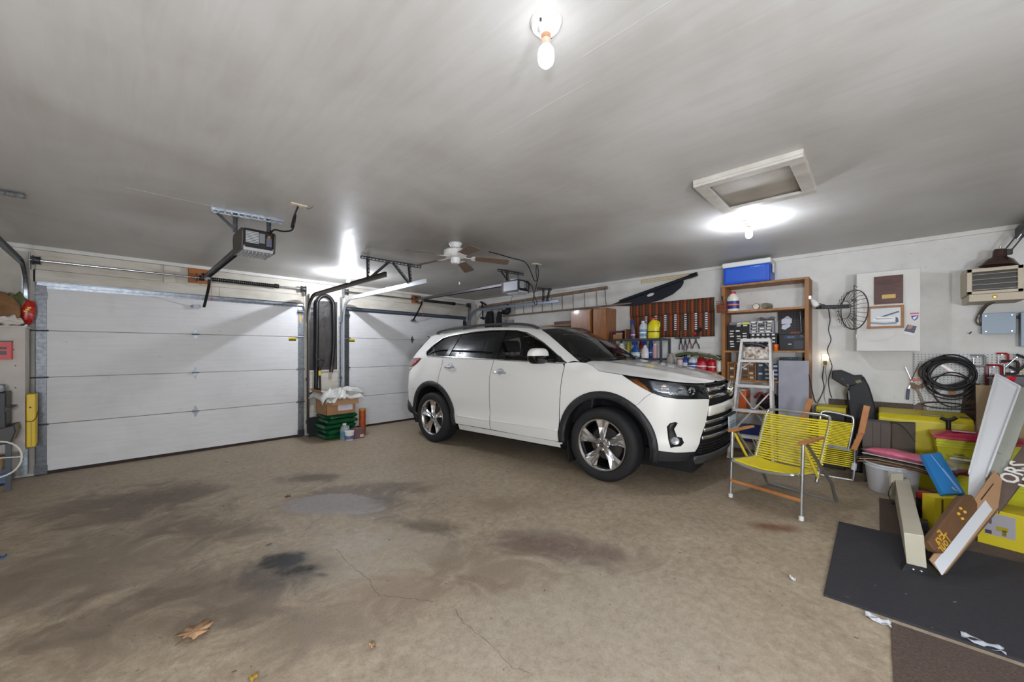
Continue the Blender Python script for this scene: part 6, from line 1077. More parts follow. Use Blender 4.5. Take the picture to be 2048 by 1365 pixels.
t=thing('instant_photo','tilted instant photo with white border on the white cabinet','photo',loc=P_(1821,672)); stk([(1814,649),(1834,653),(1827,672),(1807,667)],(212,212,210),'border',5.4985); stk([(1815,649.5),(1833.5,653),(1828.5,667),(1808,662.5)],(44,44,62),'image',5.4978); stk([(1815,652),(1822,650),(1826,654),(1822,658),(1815,659)],(150,110,108),'figures',5.497)
# wire dome
t=thing('wire_guard','dark wire fan guard dome hung on the white cabinet edge','wire guard',loc=PX(1708,668,5.34)); c=PX(1708,620,5.34); R_=.205; nrm=V((-.55,.84,0)).normalized(); ex=V((nrm.y,-nrm.x,0)); IR=pl((66,60,58),.5)
ringp=lambda r,o:[c+nrm*o+ex*(r*math.cos(k*2*PI/40))+UP*(r*math.sin(k*2*PI/40)) for k in range(40)]
MB().tube(ringp(R_,0),.0055,6,True).build('outer_ring',IR,t,True); MB().tube(ringp(R_*.45,.085),.003,6,True).build('inner_ring',IR,t,True)
for k in range(26):
    a=k*2*PI/26; d=ex*math.cos(a)+UP*math.sin(a); MB().tube([c+d*R_,c+d*R_*.92+nrm*.05,c+d*R_*.45+nrm*.085],.0025,5).build('spoke_wire',IR,t)
MB().tube([c+UP*R_*.95+nrm*.0,c+UP*-R_*.95],.004,6).build('center_rod',IR,t); MB().tube([c+UP*R_,c+UP*(R_+.05),V((5.5,c.y-.02,c.z+R_+.05))],.004,6).build('hook',IR,t)
for s in (-1,1): MB().box(c+UP*s*.1+V((-.02,-.02,-.012)),c+UP*s*.1+V((.02,.02,.012))).build('mount_plate',IR,t)
# --- heater, lamp, boxes
HT=mat('heater_tan',(190,178,156),.5); HTL=mat('heater_louver',(150,138,122),.45); hx=5.43; y0_,y1=Yx(1934,hx),Yx(2036,hx)-.03; z0,z1=1.845,2.145
t=thing('unit_heater','tan metal unit heater with horizontal louvres on the wall','heater',loc=(5.6,(y0_+y1)/2,z0)); MB().box((hx+.03,y1,z0+.07),(XR,y0_,z1)).build('casing',HT,t,bevel=.004); MB().box((hx+.028,y1+.03,z0+.09),(hx+.031,y0_-.03,z1-.03)).build('grille_back',pl((24,22,22)),t)
for ya,yb,za,zb_ in ((y0_,y0_-.03,z0+.07,z1),(y1+.03,y1,z0+.07,z1),(y0_,y1,z0+.07,z0+.095),(y0_,y1,z1-.03,z1)): MB().box((hx,yb,za),(hx+.03,ya,zb_)).build('front_frame',HT,t,bevel=.002)
for k in range(4): MB().obox((hx+.002,y1+.03,z0+.105+k*.046),(0,y0_-y1-.06,0),(.03,0,.014),(0,0,.005)).build('louvre',HTL,t)
MB().box((hx-.015,y1-.02,z0),(XR,y0_-.01,z0+.066)).build('base_tray',HT,t,bevel=.003); MB().lathe([(0,.012),(.014,.008),(.016,0)],(hx-.015,(y0_+y1)/2,z0+.035),(-1,0,0),16).build('badge',mat('gold_badge',(196,160,84),.25,.7),t,True)
t=thing('desk_lamp','brown articulated lamp with bell shade above the tan heater','lamp',loc=(5.55,Yx(1996,5.45),z1)); LB=mat('lamp_brown',(62,44,38),.25,coat=.5); c=PX(1996,532,5.52); 
MB().lathe([(.118,0),(.112,.012),(.085,.055),(.05,.075),(.043,.09),(.042,.135),(.035,.148),(0,.15)],c,(.0,-.08,1),28).build('shade',LB,t,True); MB().cyl(c+V((0,-.012,.15)),c+V((0,-.014,.175)),.006).build('switch',STEEL,t)
a=c+V((-.0,-.05,.12)); b=PX(2060,447,5.5); MB().box(a+V((-.02,-.03,-.03)),a+V((.02,.02,.02))).build('joint',BLACK,t,bevel=.005)
for s in (-.018,.018): MB().bar(a+V((0,s*.6,s)),b+V((0,s*.6,s)),.010,.010).build('arm',BLACK,t)
MB().cyl(a.lerp(b,.45),a.lerp(b,.62),.011).build('spring',STEEL,t,True); MB().box(b+V((-.03,-.05,-.06)),V((XR,b.y+.03,b.z+.03))).build('wall_mount',BLACK,t)
xe=XR-.09; t=thing('fuse_box','grey steel electrical box on wall under the heater','electrical box',loc=(xe,Yx(1998,xe),1.56)); EB=mat('box_grey',(128,140,150),.45,.2); a,b=Yx(1965,xe),Yx(2031,xe); z0_,z1_=Zx(2000,667,xe),Zx(2000,627,xe); MB().box((xe+.006,b,z0_),(XR,a,z1_)).build('body',EB,t,bevel=.002); MB().box((xe,b-.004,z0_-.004),(xe+.006,a+.004,z1_+.004)).build('cover',EB,t,bevel=.002)
for y in (a-.02,b+.02):
    for z in (z0_+.02,z1_-.02): MB().cyl((xe-.003,y,z),(xe,y,z),.005).build('screw',STEEL,t)
MB().cyl((XR-.04,b,z1_-.04),(XR-.04,b-.06,z1_-.04),.014).build('conduit_nipple',DGALV,t)
t=thing('disconnect_box','second grey steel box joined to the first by a nipple','electrical box',loc=(xe,Yx(2046,xe),1.4)); b=Yx(2042,xe); z0_,z1_=Zx(2044,693,xe),Zx(2044,625,xe); MB().box((xe+.006,b-.2,z0_),(XR,b,z1_)).build('body',EB,t,bevel=.003); MB().box((xe-.02,b-.2,z0_-.002),(xe+.006,b+.004,z1_+.002)).build('cover',EB,t,bevel=.003); MB().bar((xe-.03,b-.1,z1_-.08),(xe-.03,b-.1,z1_-.2),.02,.02).build('lever',DARK,t)
o=MB().tube(spl([PX(1987,604,5.6),PX(1972,612,5.7),PX(1960,628,XR-.05),PX(1955,640,XR-.05),PX(1957,647,XR-.05),PX(1962,650,XR-.06)],6),.014,8).build('flex_conduit',mat('conduit_grey',(110,104,96),.4,.6),smooth=True); tag(o,'flexible metal conduit curving from heater to grey box','conduit')
o=MB().tube([PX(1939,668,XR),PX(1939,668,XR-.04),PX(1943,664,XR-.05)],.005,6).build('wall_hook',DARK); tag(o,'small dark hook on bare wall above the pegboard','hook')
# --- white pegboard and its tools
pb=thing('pegboard','white pegboard sheet hung with cable and hand tools','pegboard',loc=(XR,-.8,.75)); MB().box((XR-.022,-1.45,.76),(XR-.016,-.285,1.376)).build('board',pegmat('white_peg',(206,206,202),(96,90,86),.0254,.0042),pb)
for y in (-.32,-.85,-1.4): MB().box((XR-.016,y-.02,.76),(XR,y+.02,1.376)).build('batten',WOOD,pb)
xp=XR-.05; Q=lambda px,py,x=xp:PX(px,py,x)
t=thing('cable_coil','big untidy coil of thick black cable on the pegboard','cable',loc=Q(1900,810)); rnd=random.Random(5); CB=mat('black_cable',(30,27,28),.45)
for k in range(9):
    c=Q(1893+rnd.uniform(-6,10),748+rnd.uniform(-4,14),xp-.012*k-.01); rx=(.15+rnd.uniform(-.02,.03)); rz=(.14+rnd.uniform(-.02,.035)); tl=rnd.uniform(-.3,.3)
    MB().tube([c+V((.0,rx*math.cos(a)*math.cos(tl)-rz*math.sin(a)*math.sin(tl),rx*math.cos(a)*math.sin(tl)+rz*math.sin(a))) for a in [j*2*PI/36 for j in range(36)]],.008,7,True).build('loop',CB,t,True)
for cx_,cy_,rx,rz in ((1905,780,.13,.17),(1890,812,.15,.03),(1900,775,.155,.12)):
    c=Q(cx_,cy_,xp-.1); MB().tube([c+V((0,rx*math.cos(a),rz*math.sin(a))) for a in [j*2*PI/30 for j in range(30)]],.0065,7,True).build('loose_loop',CB,t,True)
MB().tube([Q(1893,712,XR-.02),Q(1893,712,xp-.13),Q(1893,709,xp-.14)],.006,6).build('hook',STEEL,t)
def saw(label,hpoly,bpoly,x,hc):
    t=thing('hand_saw',label,'saw',loc=PX(*bpoly[0],x))
    for poly,m_,nm,th in ((bpoly,mat('saw_steel',(128,120,116),.35,.7),'blade',.003),(hpoly,hc,'handle',.022)):
        a=[PX(px,py,x-(.01 if nm=='handle' else 0)) for px,py in poly]; m=MB(); n=len(a); m.add(a+[p+V((th,0,0)) for p in a],[tuple(range(n)),tuple(range(2*n-1,n-1,-1))]+[(i,n+i,n+(i+1)%n,(i+1)%n) for i in range(n)]); m.build(nm,m_,t)
saw('hand saw with long blade slanting behind the cable coil',[(1826,812),(1840,806),(1850,812),(1846,824),(1832,826)],[(1836,818),(1893,775),(1897,785),(1850,826)],XR-.028,BROWNW)
saw('hand saw with orange wooden grip crossing the cable coil',[(1895,778),(1908,780),(1911,788),(1900,792)],[(1876,728),(1886,729),(1924,752),(1916,756)],XR-.028,pl((196,120,50)))
Qo=Q; Q=lambda px,py,x=XR-.043:PX(px,py,x)
t=thing('hatchet','wood handled hatchet with rusty head beside the cable coil','hatchet',loc=Q(1850,820)); MB().tube([Q(1833,776),Q(1842,796),Q(1850,820)],.011,8).build('shaft',mat('grey_wood',(150,136,118),.7),t,True); a=[Q(*p) for p in ((1820,765),(1838,771),(1852,762),(1860,760),(1861,768),(1848,776),(1830,780),(1821,776))]; m=MB(); n=len(a); m.add(a+[p+V((.02,0,0)) for p in a],[tuple(range(n)),tuple(range(2*n-1,n-1,-1))]+[(i,n+i,n+(i+1)%n,(i+1)%n) for i in range(n)]); m.build('head',mat('rusty_iron',(112,90,72),.6,.4),t)
Q=Qo
t=thing('coping_saw','orange handled bow saw hung by a cord on pegboard','saw',loc=Q(1832,762)); MB().tube([Q(1822,762),Q(1841,723),Q(1856,762)],.004,6).build('hanging_cord',DARK,t); MB().bar(Q(1821,761),Q(1842,760),.02,.02).build('grip',pl((214,96,36)),t,bevel=.004); MB().bar(Q(1835,741),Q(1839,752),.018,.02).build('rear_grip',pl((206,140,60)),t,bevel=.004)
t=thing('ruler','steel ruler leaning behind orange saw','ruler',loc=Q(1818,760)); MB().bar(PX(1811,735,XR-.03),PX(1824,764,XR-.03),.003,.022,(1,0,0)).build('blade',STEEL,t)
t=thing('blue_cutter','small dark blue cutter hanging below hatchet','cutter',loc=Q(1815,800)); MB().bar(Q(1817,778,XR-.035),Q(1815,800,XR-.035),.012,.022).build('handle',pl((36,44,80)),t,bevel=.004); MB().bar(Q(1821,771,XR-.035),Q(1817,778,XR-.035),.003,.012).build('blade',STEEL,t)
o=MB().prism([(-.05,zf(-.6)-PX(1915,835,XR-.031).z),(.07,zf(-.6)-PX(1915,835,XR-.031).z),(.14,.34),(.05,.36)],PX(1915,835,XR-.031),(0,-1,0),(0,0,1),(.008,0,0)).build('brown_board',mat('brown_ply',(84,64,54),.7)); tag(o,'dark brown board leaning behind the cable coil','board')
def cclamp(label,px,py,s,c,x=xp,rot=0):
    p=PX(px,py,x); t=thing('c_clamp',label,'clamp',loc=p); ey=V((0,math.cos(rot),math.sin(rot))); ez=V((0,-math.sin(rot),math.cos(rot)))
    pts=[(.9,1),(0,1),(-.9,.9),(-1,0),(-.9,-.9),(0,-1),(.3,-1)]; MB().tube(spl([p+ey*(a*s)+ez*(b*s*1.15) for a,b in pts],4),s*.22,8).build('frame',mat('clamp_%d_%d_%d'%c,c,.4,.3),t,True); MB().cyl(p+ey*s*.55-ez*s*1.6,p+ey*s*.55+ez*s*.5,s*.11).build('screw',STEEL,t,True); MB().cyl(V((XR-.022,p.y,p.z+s*.9)),V((x,p.y,p.z+s*.9)),.004).build('peg',STEEL,t); MB().cyl(p+ey*(s*.2)-ez*s*1.55,p+ey*(s*.9)-ez*s*1.55,s*.07).build('tommy_bar',STEEL,t); return t
cclamp('silver C clamp hung at the top of the pegboard',1955,722,.045,(150,150,152),XR-.06); cclamp('red C clamp on pegboard behind the white tray',1988,742,.045,(160,34,44),XR-.06); cclamp('red C clamp at top right corner of the pegboard',2004,716,.035,(190,26,44),XR-.06); cclamp('dark iron C clamp beside the top red one',2018,735,.05,(64,50,48),XR-.09); cclamp('dark iron C clamp at the far end of the pegboard',2034,725,.05,(58,54,58),XR-.118,.6)
t=thing('drawknife','yellow handled chisel lying across the pegboard edge','chisel',loc=Q(2040,743)); MB().bar(Q(2030,745),Q(2060,741),.02,.02).build('handle',pl((206,196,120)),t,bevel=.004); MB().bar(Q(2022,746),Q(2030,745),.004,.016).build('blade',STEEL,t)
o=MB().box((XR-.044,Yx(1978,XR-.044),.95),(XR-.0225,Yx(1970,XR-.044),1.27)).build('maroon_level',pl((110,30,50)),bevel=.003); tag(o,'maroon spirit level standing against the pegboard','level')

# ================================================================== FLOOR CLUTTER ON THE RIGHT
# --- mats
def sheet_on_slab(x0,x1,y0,y1,t): m=MB(); m.add([(x,y,zf(y)+d) for d in (-.002,t) for x,y in ((x0,y0),(x1,y0),(x1,y1),(x0,y1))],[(3,2,1,0),(4,5,6,7),(0,1,5,4),(1,2,6,5),(2,3,7,6),(3,0,4,7)]); return m
o=sheet_on_slab(2.585,3.765,-1.9,.20,.012).build('rubber_mat',mat('rubber_mat',(48,47,52),.75,noise=.5,nscale=40,c2=(40,39,44),bump=.25,bscale=120)); tag(o,'large black rubber mat on the concrete','mat')
BRN=mat('brown_matting',(98,82,72),.95,noise=.5,nscale=90,c2=(66,54,48),bump=.6,bscale=160)
o=sheet_on_slab(3.77,4.62,-1.9,-.02,.008).build('ribbed_mat',BRN); tag(o,'ribbed brown mat beyond the black rubber one','mat')
o=sheet_on_slab(1.2,2.545,-1.9,-.05,.006).build('door_mat',BRN); tag(o,'worn brown carpet mat in front of the black rubber one','mat')
zm=zf(0)+.012
rnd=random.Random(11)
for i,(px,py,w,l,lab,nm,c) in enumerate(((1756,1243,.05,.09,'small clear plastic pouch at the edge of the brown mat','plastic_pouch',(214,216,220)),(1965,1293,.05,.12,'torn clear plastic pouch on the black rubber mat','plastic_pouch',(190,194,202)),(1585,1161,.018,.03,'tiny white paper scrap on bare concrete','paper_scrap',(224,224,226)))):
    p=FL(px,py); z=zf(p.y)+(.003,.008,.004)[i]; o=MB().grid(lambda a,b:V((p.x+w*(a-.5)+.02*(b-.5),p.y+l*(b-.5),z+.006+.006*math.sin(7*a+9*b)+.004*math.sin(15*b))),8,8).build(nm,mat('film_%d'%i,c,.12,alpha=.75 if i<2 else 1),smooth=True,solid=.001); tag(o,lab,'plastic pouch' if i<2 else 'paper scrap')
def leaf(px,py,r,c,label,lobes=5,ang=0):
    p=FL(px,py); p.z=zf(p.y); vs=[p+V((0,0,.012))]; n=40
    for k in range(n):
        a=2*PI*k/n; rr=r*(.62+.38*abs(math.sin(a*lobes/2+.4+.3*math.sin(2*a)))*(1+.25*math.sin(3*a+1)))*(1 if math.cos(a)>-.6 else .6); vs.append(p+V((rr*math.cos(a+ang)*1.2,rr*math.sin(a+ang),.003+.018*abs(math.sin(3*a))*(rr/r))))
    m=MB(); m.add(vs,[(0,1+k,1+(k+1)%n) for k in range(n)]); t=thing('dry_leaf',label,'leaf',loc=p); m.build('blade',mat('dry_leaf_%d'%c[0],c,.7,noise=.4,nscale=40,c2=tuple(x*.7 for x in c)),t,True,solid=.0008); MB().tube([p+V((0,0,.01)),p+V((-r*1.2*math.cos(ang),-r*1.2*math.sin(ang),.004))],.0015,5).build('stem',pl((110,70,40)),t)
leaf(388,1268,.066,(186,146,108),'curled brown oak leaf on the concrete',7,.5); leaf(576,996,.02,(110,60,40),'small reddish leaf scrap at the cement patch',5,1); leaf(745,1295,.014,(186,160,80),'tiny yellow leaf bit on pale concrete',4,2); leaf(505,1362,.016,(190,150,50),'yellow leaf bit towards the front edge of concrete',4,.3); leaf(4,1118,.018,(40,90,170),'small blue scrap near the left of the slab',4,.3)
m=MB()
for k in range(260):
    x,y=rnd.uniform(-.2,3.9),rnd.uniform(-.3,5.8); s=rnd.uniform(.002,.006); a=rnd.uniform(0,3); d=V((math.cos(a),math.sin(a),0)); p=V((x,y,zf(y)))
    if x>2.55 and y<.25: p.z+=.012
    m.obox(p,d*s*rnd.uniform(1,4),V((-d.y,d.x,0))*s,V((0,0,s*.4)))
o=m.build('grit',mat('grit',(150,130,104),.9,noise=.3,nscale=3,c2=(60,46,36))); o['kind']='stuff'; tag(o,'scattered grit and crumbs on the concrete','debris')
# --- yellow lawn chair
YC=mat('yellow_cord',(214,196,38),.45); ATUBE=mat('chair_tube',(196,198,200),.28,.9)
def chair_open():
    Fc=V((3.706,.674,0)); fd=V((-.964,.267,0)).normalized(); sd=V((-fd.y,fd.x,0)); zb=zf(.55)
    T=frame(V((Fc.x,Fc.y,zb)),fd,sd); t=thing('lawn_chair','yellow corded folding lawn chair standing open on the concrete','chair',T=T); W=.27
    L=lambda x,y,z:V((x,y,z))   # local: x forwards from front feet, y to the far side, z up
    for s in (-1,1):
        y=s*W; MB().tube([L(0,y,.0),L(-.03,y,.58)],.0125,10).build('front_leg',ATUBE,t,True,local=True); MB().lathe([(0,0),(.017,0),(.018,.03),(.014,.035)],L(0,y,0),(0,0,1),14).build('foot_cap',pl((214,214,210)),t,True,local=True)
        a=MB(); a.prism([(.03,-.022),(.06,-.01),(.06,.012),(.02,.028),(-.16,.024),(-.34,.016),(-.36,0),(-.34,-.016),(-.16,-.024)],L(-.03,y,.585),(1,0,0),(0,1,0),(0,0,.018)); a.build('arm_rest',ARMW,t,local=True,bevel=.004); MB().tube([L(-.06,y*.98,.56),L(-.30,y*.98,.28)],.011,8).build('yellow_brace' if 0 else 'brace',mat('brace_yellow',(206,186,60),.4) ,t,True,local=True)
        MB().tube([L(-.10,y*1.0,.57),L(-.36,y*1.02,.33),L(-.52,y*1.02,.20),L(-.63,y*1.0,.025)],.0125,10).build('rear_leg',mat('brace_grey',(150,148,144),.35,.8),t,True,local=True)
    MB().tube(spl([L(-.60,-W,.09),L(-.635,-W,.03),L(-.64,-W+.05,.013),L(-.64,W-.05,.013),L(-.635,W,.03),L(-.60,W,.09)],4),.0125,10).build('rear_foot_bar',ATUBE,t,True,local=True)
    MB().prism([(-W,.02),(W,.02),(W,.045),(-W,.045)],L(-.008,0,.12),(0,1,0),(0,0,1),(.014,0,0)).build('front_slat',ARMW,t,local=True,bevel=.002)
    W2=W-.03
    sf,sr=L(.05,0,.345),L(-.40,0,.30)
    seatp=spl([L(-.42,-W2,.31),L(-.1,-W2,.335),L(.02,-W2,.345),L(.05,-W2+.05,.335),L(.06,0,.315),L(.05,W2-.05,.335),L(.02,W2,.345),L(-.1,W2,.335),L(-.42,W2,.31)],6); MB().tube(seatp,.0125,10).build('seat_frame',ATUBE,t,True,local=True)
    n=34
    for k in range(n):
        x=-.36+.37*k/(n-1); sag=.016; zz=.318+.03*(x+.36)/.4; MB().tube([L(x,-W2-.014,zz),L(x,-W2*.5,zz-sag),L(x,0,zz-sag*1.4),L(x,W2*.5,zz-sag),L(x,W2+.014,zz)],.0072,6).build('seat_cord',YC,t,True,local=True)
    b0,b1=L(-.33,0,.24),L(-.60,0,.745); Wb=W-.025; d=(b1-b0)
    bp=lambda f,y:b0+d*f+V((0,y,0)); MB().tube(spl([bp(-.02,-Wb),bp(.5,-Wb),bp(.93,-Wb),bp(.99,-Wb+.03),bp(1.0,-Wb+.07)],5)+spl([bp(1.0,Wb-.07),bp(.99,Wb-.03),bp(.93,Wb),bp(.5,Wb),bp(-.02,Wb)],5),.0125,10).build('back_frame',ATUBE,t,True,local=True)
    n=20
    for k in range(n):
        f=.17+.74*k/(n-1); nn=V((d.z,0,-d.x)).normalized()*.008
        MB().tube([bp(f,-Wb-.015),bp(f,-Wb*.5)-nn*.5,bp(f,0)-nn,bp(f,Wb*.5)-nn*.5,bp(f,Wb+.015)],.0082,6).build('back_cord',YC,t,True,local=True)
        for s in (-1,1): MB().tube([bp(f,s*Wb)+V((.0145,0,.0)),bp(f,s*(Wb+.0155)),bp(f,s*Wb)-V((.0145,0,0))],.0066,6).build('cord_wrap',YC,t,True,local=True)
    for s in (-1,1): MB().cyl(L(-.33,s*W*.93,.33),L(-.33,s*W*1.06,.33),.009).build('pivot_bolt',STEEL,t,local=True)
    return t
chair_open()
def chair_folded():
    x=5.02; q=lambda px,py,xx=x:PX(px,py,xx); a=q(1706,955); t=thing('folded_chair','yellow corded lawn chair folded flat and standing behind the open one','chair',loc=(x,a.y,zf(.2)))
    zb=zf(.3); y0_,y1=q(1640,860).y,q(1708,860).y; zt_=q(1690,832).z; zlo=q(1690,893).z
    MB().tube(spl([q(1640,890),V((x+.01,y0_,zt_-.06)),V((x+.02,y0_-.03,zt_+.02)),V((x+.02,y1+.05,zt_)),V((x+.015,y1+.005,zt_-.05)),q(1697,898)],6),.0125,10).build('back_frame',ATUBE,t,True); n=16
    for k in range(n): z=lerp(zlo,zt_-.07,k/(n-1)); MB().tube([V((x-.012,y0_+.01,z+.01)),V((x-.014,(y0_+y1)/2,z+.003)),V((x-.012,y1+.0+.05*(1-k/n),z-.004))],.0066,6).build('back_cord',YC,t,True)
    MB().tube(spl([q(1710,880,x+.04),q(1709,930,x+.04),V((x+.03,q(1706,900).y,zb+.03)),V((x+.03,q(1697,900).y,zb+.014)),V((x+.03,q(1625,900).y,zb+.014)),V((x+.03,q(1618,900).y,zb+.03)),q(1618,900,x+.03)],6),.0125,10).build('leg_loop',ATUBE,t,True)
    for (p0,p1,p2) in (((1707,900),(1722,868),(1734,812)),((1602,845),(1612,825),(1622,798))):
        A,B,C=q(*p0,x-.05),q(*p1,x-.05),q(*p2,x-.05); m=MB()
        m.bar(A,B,.045,.02,(1,0,0)); m.bar(B,C,.05,.02,(1,0,0)); m.build('arm_rest',ARMW,t,bevel=.005)
    for k in range(10): z=lerp(zb+.14,zlo-.03,k/9); MB().tube([V((x+.06,y0_,z)),V((x+.06,y1-.0,z-.005))],.0066,6).build('seat_cord',YC,t,True)
    MB().tube([q(1716,868,x+.06),q(1712,905,x+.06),q(1708,938,x+.06)],.0125,8).build('front_leg',ATUBE,t,True); MB().cyl(q(1709,927,x+.02),q(1707,940,x+.02),.02,.022).build('foot_cap',pl((206,206,200)),t,True); MB().bar(q(1642,888,x+.01),q(1700,900,x+.01),.012,.03).build('slat',GALV,t)
chair_folded()
# --- step ladder
t=thing('step_ladder','paint-spattered aluminium step ladder in front of the shelving','ladder',loc=(5.15,1.03,zf(1.0))); zl=zf(1.0); xb,xt=5.17,5.36; zt_=1.525
lx=lambda z:lerp(xb,xt,(z-zl)/(zt_-zl)); ylf=lambda z:lerp(1.30,1.195,(z-zl)/(zt_-zl)); yrt=lambda z:lerp(.845,.905,(z-zl)/(zt_-zl)); PT=mat('spattered_alu',(228,228,226),.5,.1,noise=.2,nscale=60,c2=(186,178,172))
for f in (ylf,yrt): MB().bar((lx(zl),f(zl),zl),(lx(zt_),f(zt_),zt_),.028,.06,(1,0,.1)).build('front_rail',PT,t,bevel=.002); MB().bar((xb+.16,f(zl),zl),(xt+.07,f(zt_),zt_-.06),.02,.03,(1,0,0)).build('rear_leg',ALU,t)
for z in (1.277,.977,.68,.375): MB().box((lx(z)-.04,yrt(z),z-.02),(lx(z)+.05,ylf(z),z+.012)).build('tread',PT,t,bevel=.002)
MB().box((lx(zt_)-.05,yrt(zt_)-.01,zt_-.02),(lx(zt_)+.09,ylf(zt_)+.01,zt_+.02)).build('top_cap',PT,t,bevel=.004); SPAT=mat('paint_spatter',(222,216,204),.6,noise=.75,nscale=26,c2=(120,96,76))
MB().box((lx(1.36)+.02,yrt(1.3)+.03,1.295),(lx(1.36)+.028,ylf(1.3)-.03,1.445)).build('spattered_plate',SPAT,t); MB().tube(spl([(lx(1.45)-.01,ylf(1.4)-.03,1.49),(lx(1.45),1.03,1.47),(lx(1.45),yrt(1.4)+.05,1.44)],5),.02,8).build('dark_rag',pl((40,38,44)),t,True)
for (ya,za),(yb,zb_) in (((ylf(1.18),1.17),(1.10,1.262)),((yrt(1.18),1.17),(.96,1.262)),((ylf(.93)-.0,.93),(yrt(.4),.40)),((yrt(.93),.93),(ylf(.4),.40)),((1.07,.36),(.97,zl+.02)),((1.04,.36),(.94,zl+.02))): MB().bar((lx(za)+.055,ya,za),(lx(zb_)+.055,yb,zb_),.016,.004,(1,0,0)).build('brace',ALU,t)
MB().box((lx(1.1)-.03,yrt(1.05)-.03,.93),(lx(1.1)-.026,yrt(1.05)-.016,1.17)).build('warning_strip',pl((214,196,190)),t)
# --- black instrument case
x=5.45; q=lambda px,py,xx=x:PX(px,py,xx); t=thing('instrument_case','black hard instrument case with bent neck standing by the wall','case',loc=q(1730,832)); CS=mat('case_black',(15,15,17),.5,bump=.15,bscale=90)
def slab(poly,x0,th,m,nm,parent,bev=.006): a=[PX(px,py,x0) for px,py in poly]; mb=MB(); n=len(a); mb.add(a+[p+V((th,0,0)) for p in a],[tuple(range(n)),tuple(range(2*n-1,n-1,-1))]+[(i,n+i,n+(i+1)%n,(i+1)%n) for i in range(n)]); return mb.build(nm,m,parent,bevel=bev)
slab([(1703,762),(1717,757),(1727,754),(1738,774),(1745,796),(1750,815),(1754,850),(1752,945),(1703,945),(1701,850),(1697,818),(1692,790)],x,.17,CS,'body',t,.012); slab([(1664,742),(1682,741),(1707,752),(1723,751),(1727,758),(1710,771),(1690,774),(1663,757)],x-.01,.17,CS,'neck',t,.008)
MB().bar(q(1712,765,x-.012),q(1722,762,x-.012),.03,.02,(1,0,0)).build('brass_plate',pl((110,104,66)),t); MB().cyl(q(1685,759,x-.02),q(1685,759,x),.012).build('latch_knob',BLACK,t,True)
for p0,p1 in (((1697,782),(1699,800)),((1694,770),(1698,772))): MB().bar(q(*p0,x-.008),q(*p1,x-.008),.012,.02,(1,0,0)).build('latch',DGALV,t)
# --- long yellow case on the floor by the wall
YB=mat('yellow_case',(206,190,30),.42,noise=.5,nscale=4,c2=(186,170,26)); x=5.25; t=thing('yellow_chest','long yellow plastic chest on the floor along the wall','chest',loc=(5.4,-.2,zf(-.2)))
ya,yb=PX(1757,830,x).y,PX(1950,850,x).y; zA=PX(1850,838,x).z; zB=zf(0)
MB().prism([(0,zB),(0,zA-.02),(.05,zA+.02),(.5,zA+.03),(.5,zB)],(x,yb,0),(1,0,0),(0,0,1),(0,ya-yb,0)).build('tub',YB,t,bevel=.015,seg=3)
for px in (1790,1895): MB().obox(PX(px,850,x-.004),(0,-.02,0),(.004,0,-.12),(.004,0,0)).build('rib',YB,t,bevel=.002)
MB().obox((x+.08,PX(1845,833,x).y,zA+.023),(.05,0,0),(0,-.14,0),(0,0,.01)).build('handle_recess',pl((120,112,70)),t); MB().obox((x+.10,PX(1925,845,x).y,zA+.024),(.07,0,0),(0,-.05,0),(0,0,.002)).build('spec_label',pl((90,84,70)),t)
x=5.45; ya2,yb2=PX(1632,830,x).y,PX(1692,830,x).y; t=thing('lidded_crate','dark crate with thin yellow lid behind the folded chair','crate',loc=(5.6,(ya2+yb2)/2,zf(.2))); MB().box((x+.01,yb2+.01,zf(.2)),(5.78,ya2-.01,PX(1680,829,x).z)).build('crate',pl((34,30,30)),t,bevel=.006); MB().box((x,yb2,PX(1680,829,x).z),(5.785,ya2,PX(1680,817,x).z)).build('lid',YB,t,bevel=.006)
# --- D handled black bar sticking up
t=thing('pump_handle','black T-handle pump standing behind the red lidded bin','pump',loc=PX(1897,870,5.225)); q=lambda px,py:PX(px,py,5.225); MB().cyl(V((q(1897,850).x,q(1897,850).y,zf(0))),q(1897,842),.016).build('stem',BLACK,t,True); MB().tube(spl([q(1881,836),q(1888,839),q(1897,841),q(1906,839),q(1913,835)],5),.016,8).build('handle',BLACK,t,True); 
# --- bucket with papers
bc=V((4.925,-.105,zf(-.1))); t=thing('white_bucket','white plastic bucket under a pile of papers','bucket',loc=bc); MB().lathe([(0,0),(.155,0),(.16,.008),(.185,.25),(.192,.255),(.192,.262),(.186,.265),(.18,.262),(.15,.012),(0,.012)],bc,n=36).build('pail',pl((206,206,208),.4),t,True)
MB().lathe([(.187,.225),(.193,.228),(.193,.236),(.188,.24)],bc,n=36).build('rib',pl((196,200,208)),t,True); MB().box(bc+V((-.192,-.03,.22)),bc+V((-.186,.03,.25))).build('handle_lug',pl((190,190,192)),t)
zp=bc.z+.265; t=thing('paper_stack','stack of brown envelopes and papers on the white bucket','paper stack',loc=bc+V((0,0,.265)))
for k,(sx,sy,c,an) in enumerate(((.50,.25,(120,92,70),.0),(.48,.27,(150,118,90),.08),(.52,.25,(96,74,58),-.06),(.46,.26,(170,150,130),.03),(.50,.26,(84,66,54),.05))):
    e=V((math.sin(an)-.45,-.9,0)).normalized(); f=V((e.y,-e.x,0)); o_=bc+V((-.03,-.075,.267+.011*k)); MB().grid(lambda i,j:o_+e*(sx*(i-.5)*1.15)+f*(sy*(j-.5))+V((0,0,-.03*max(0,abs(i-.5)-.3)/.2)),8,3).build('envelope',pl(c,.8),t,solid=.006)
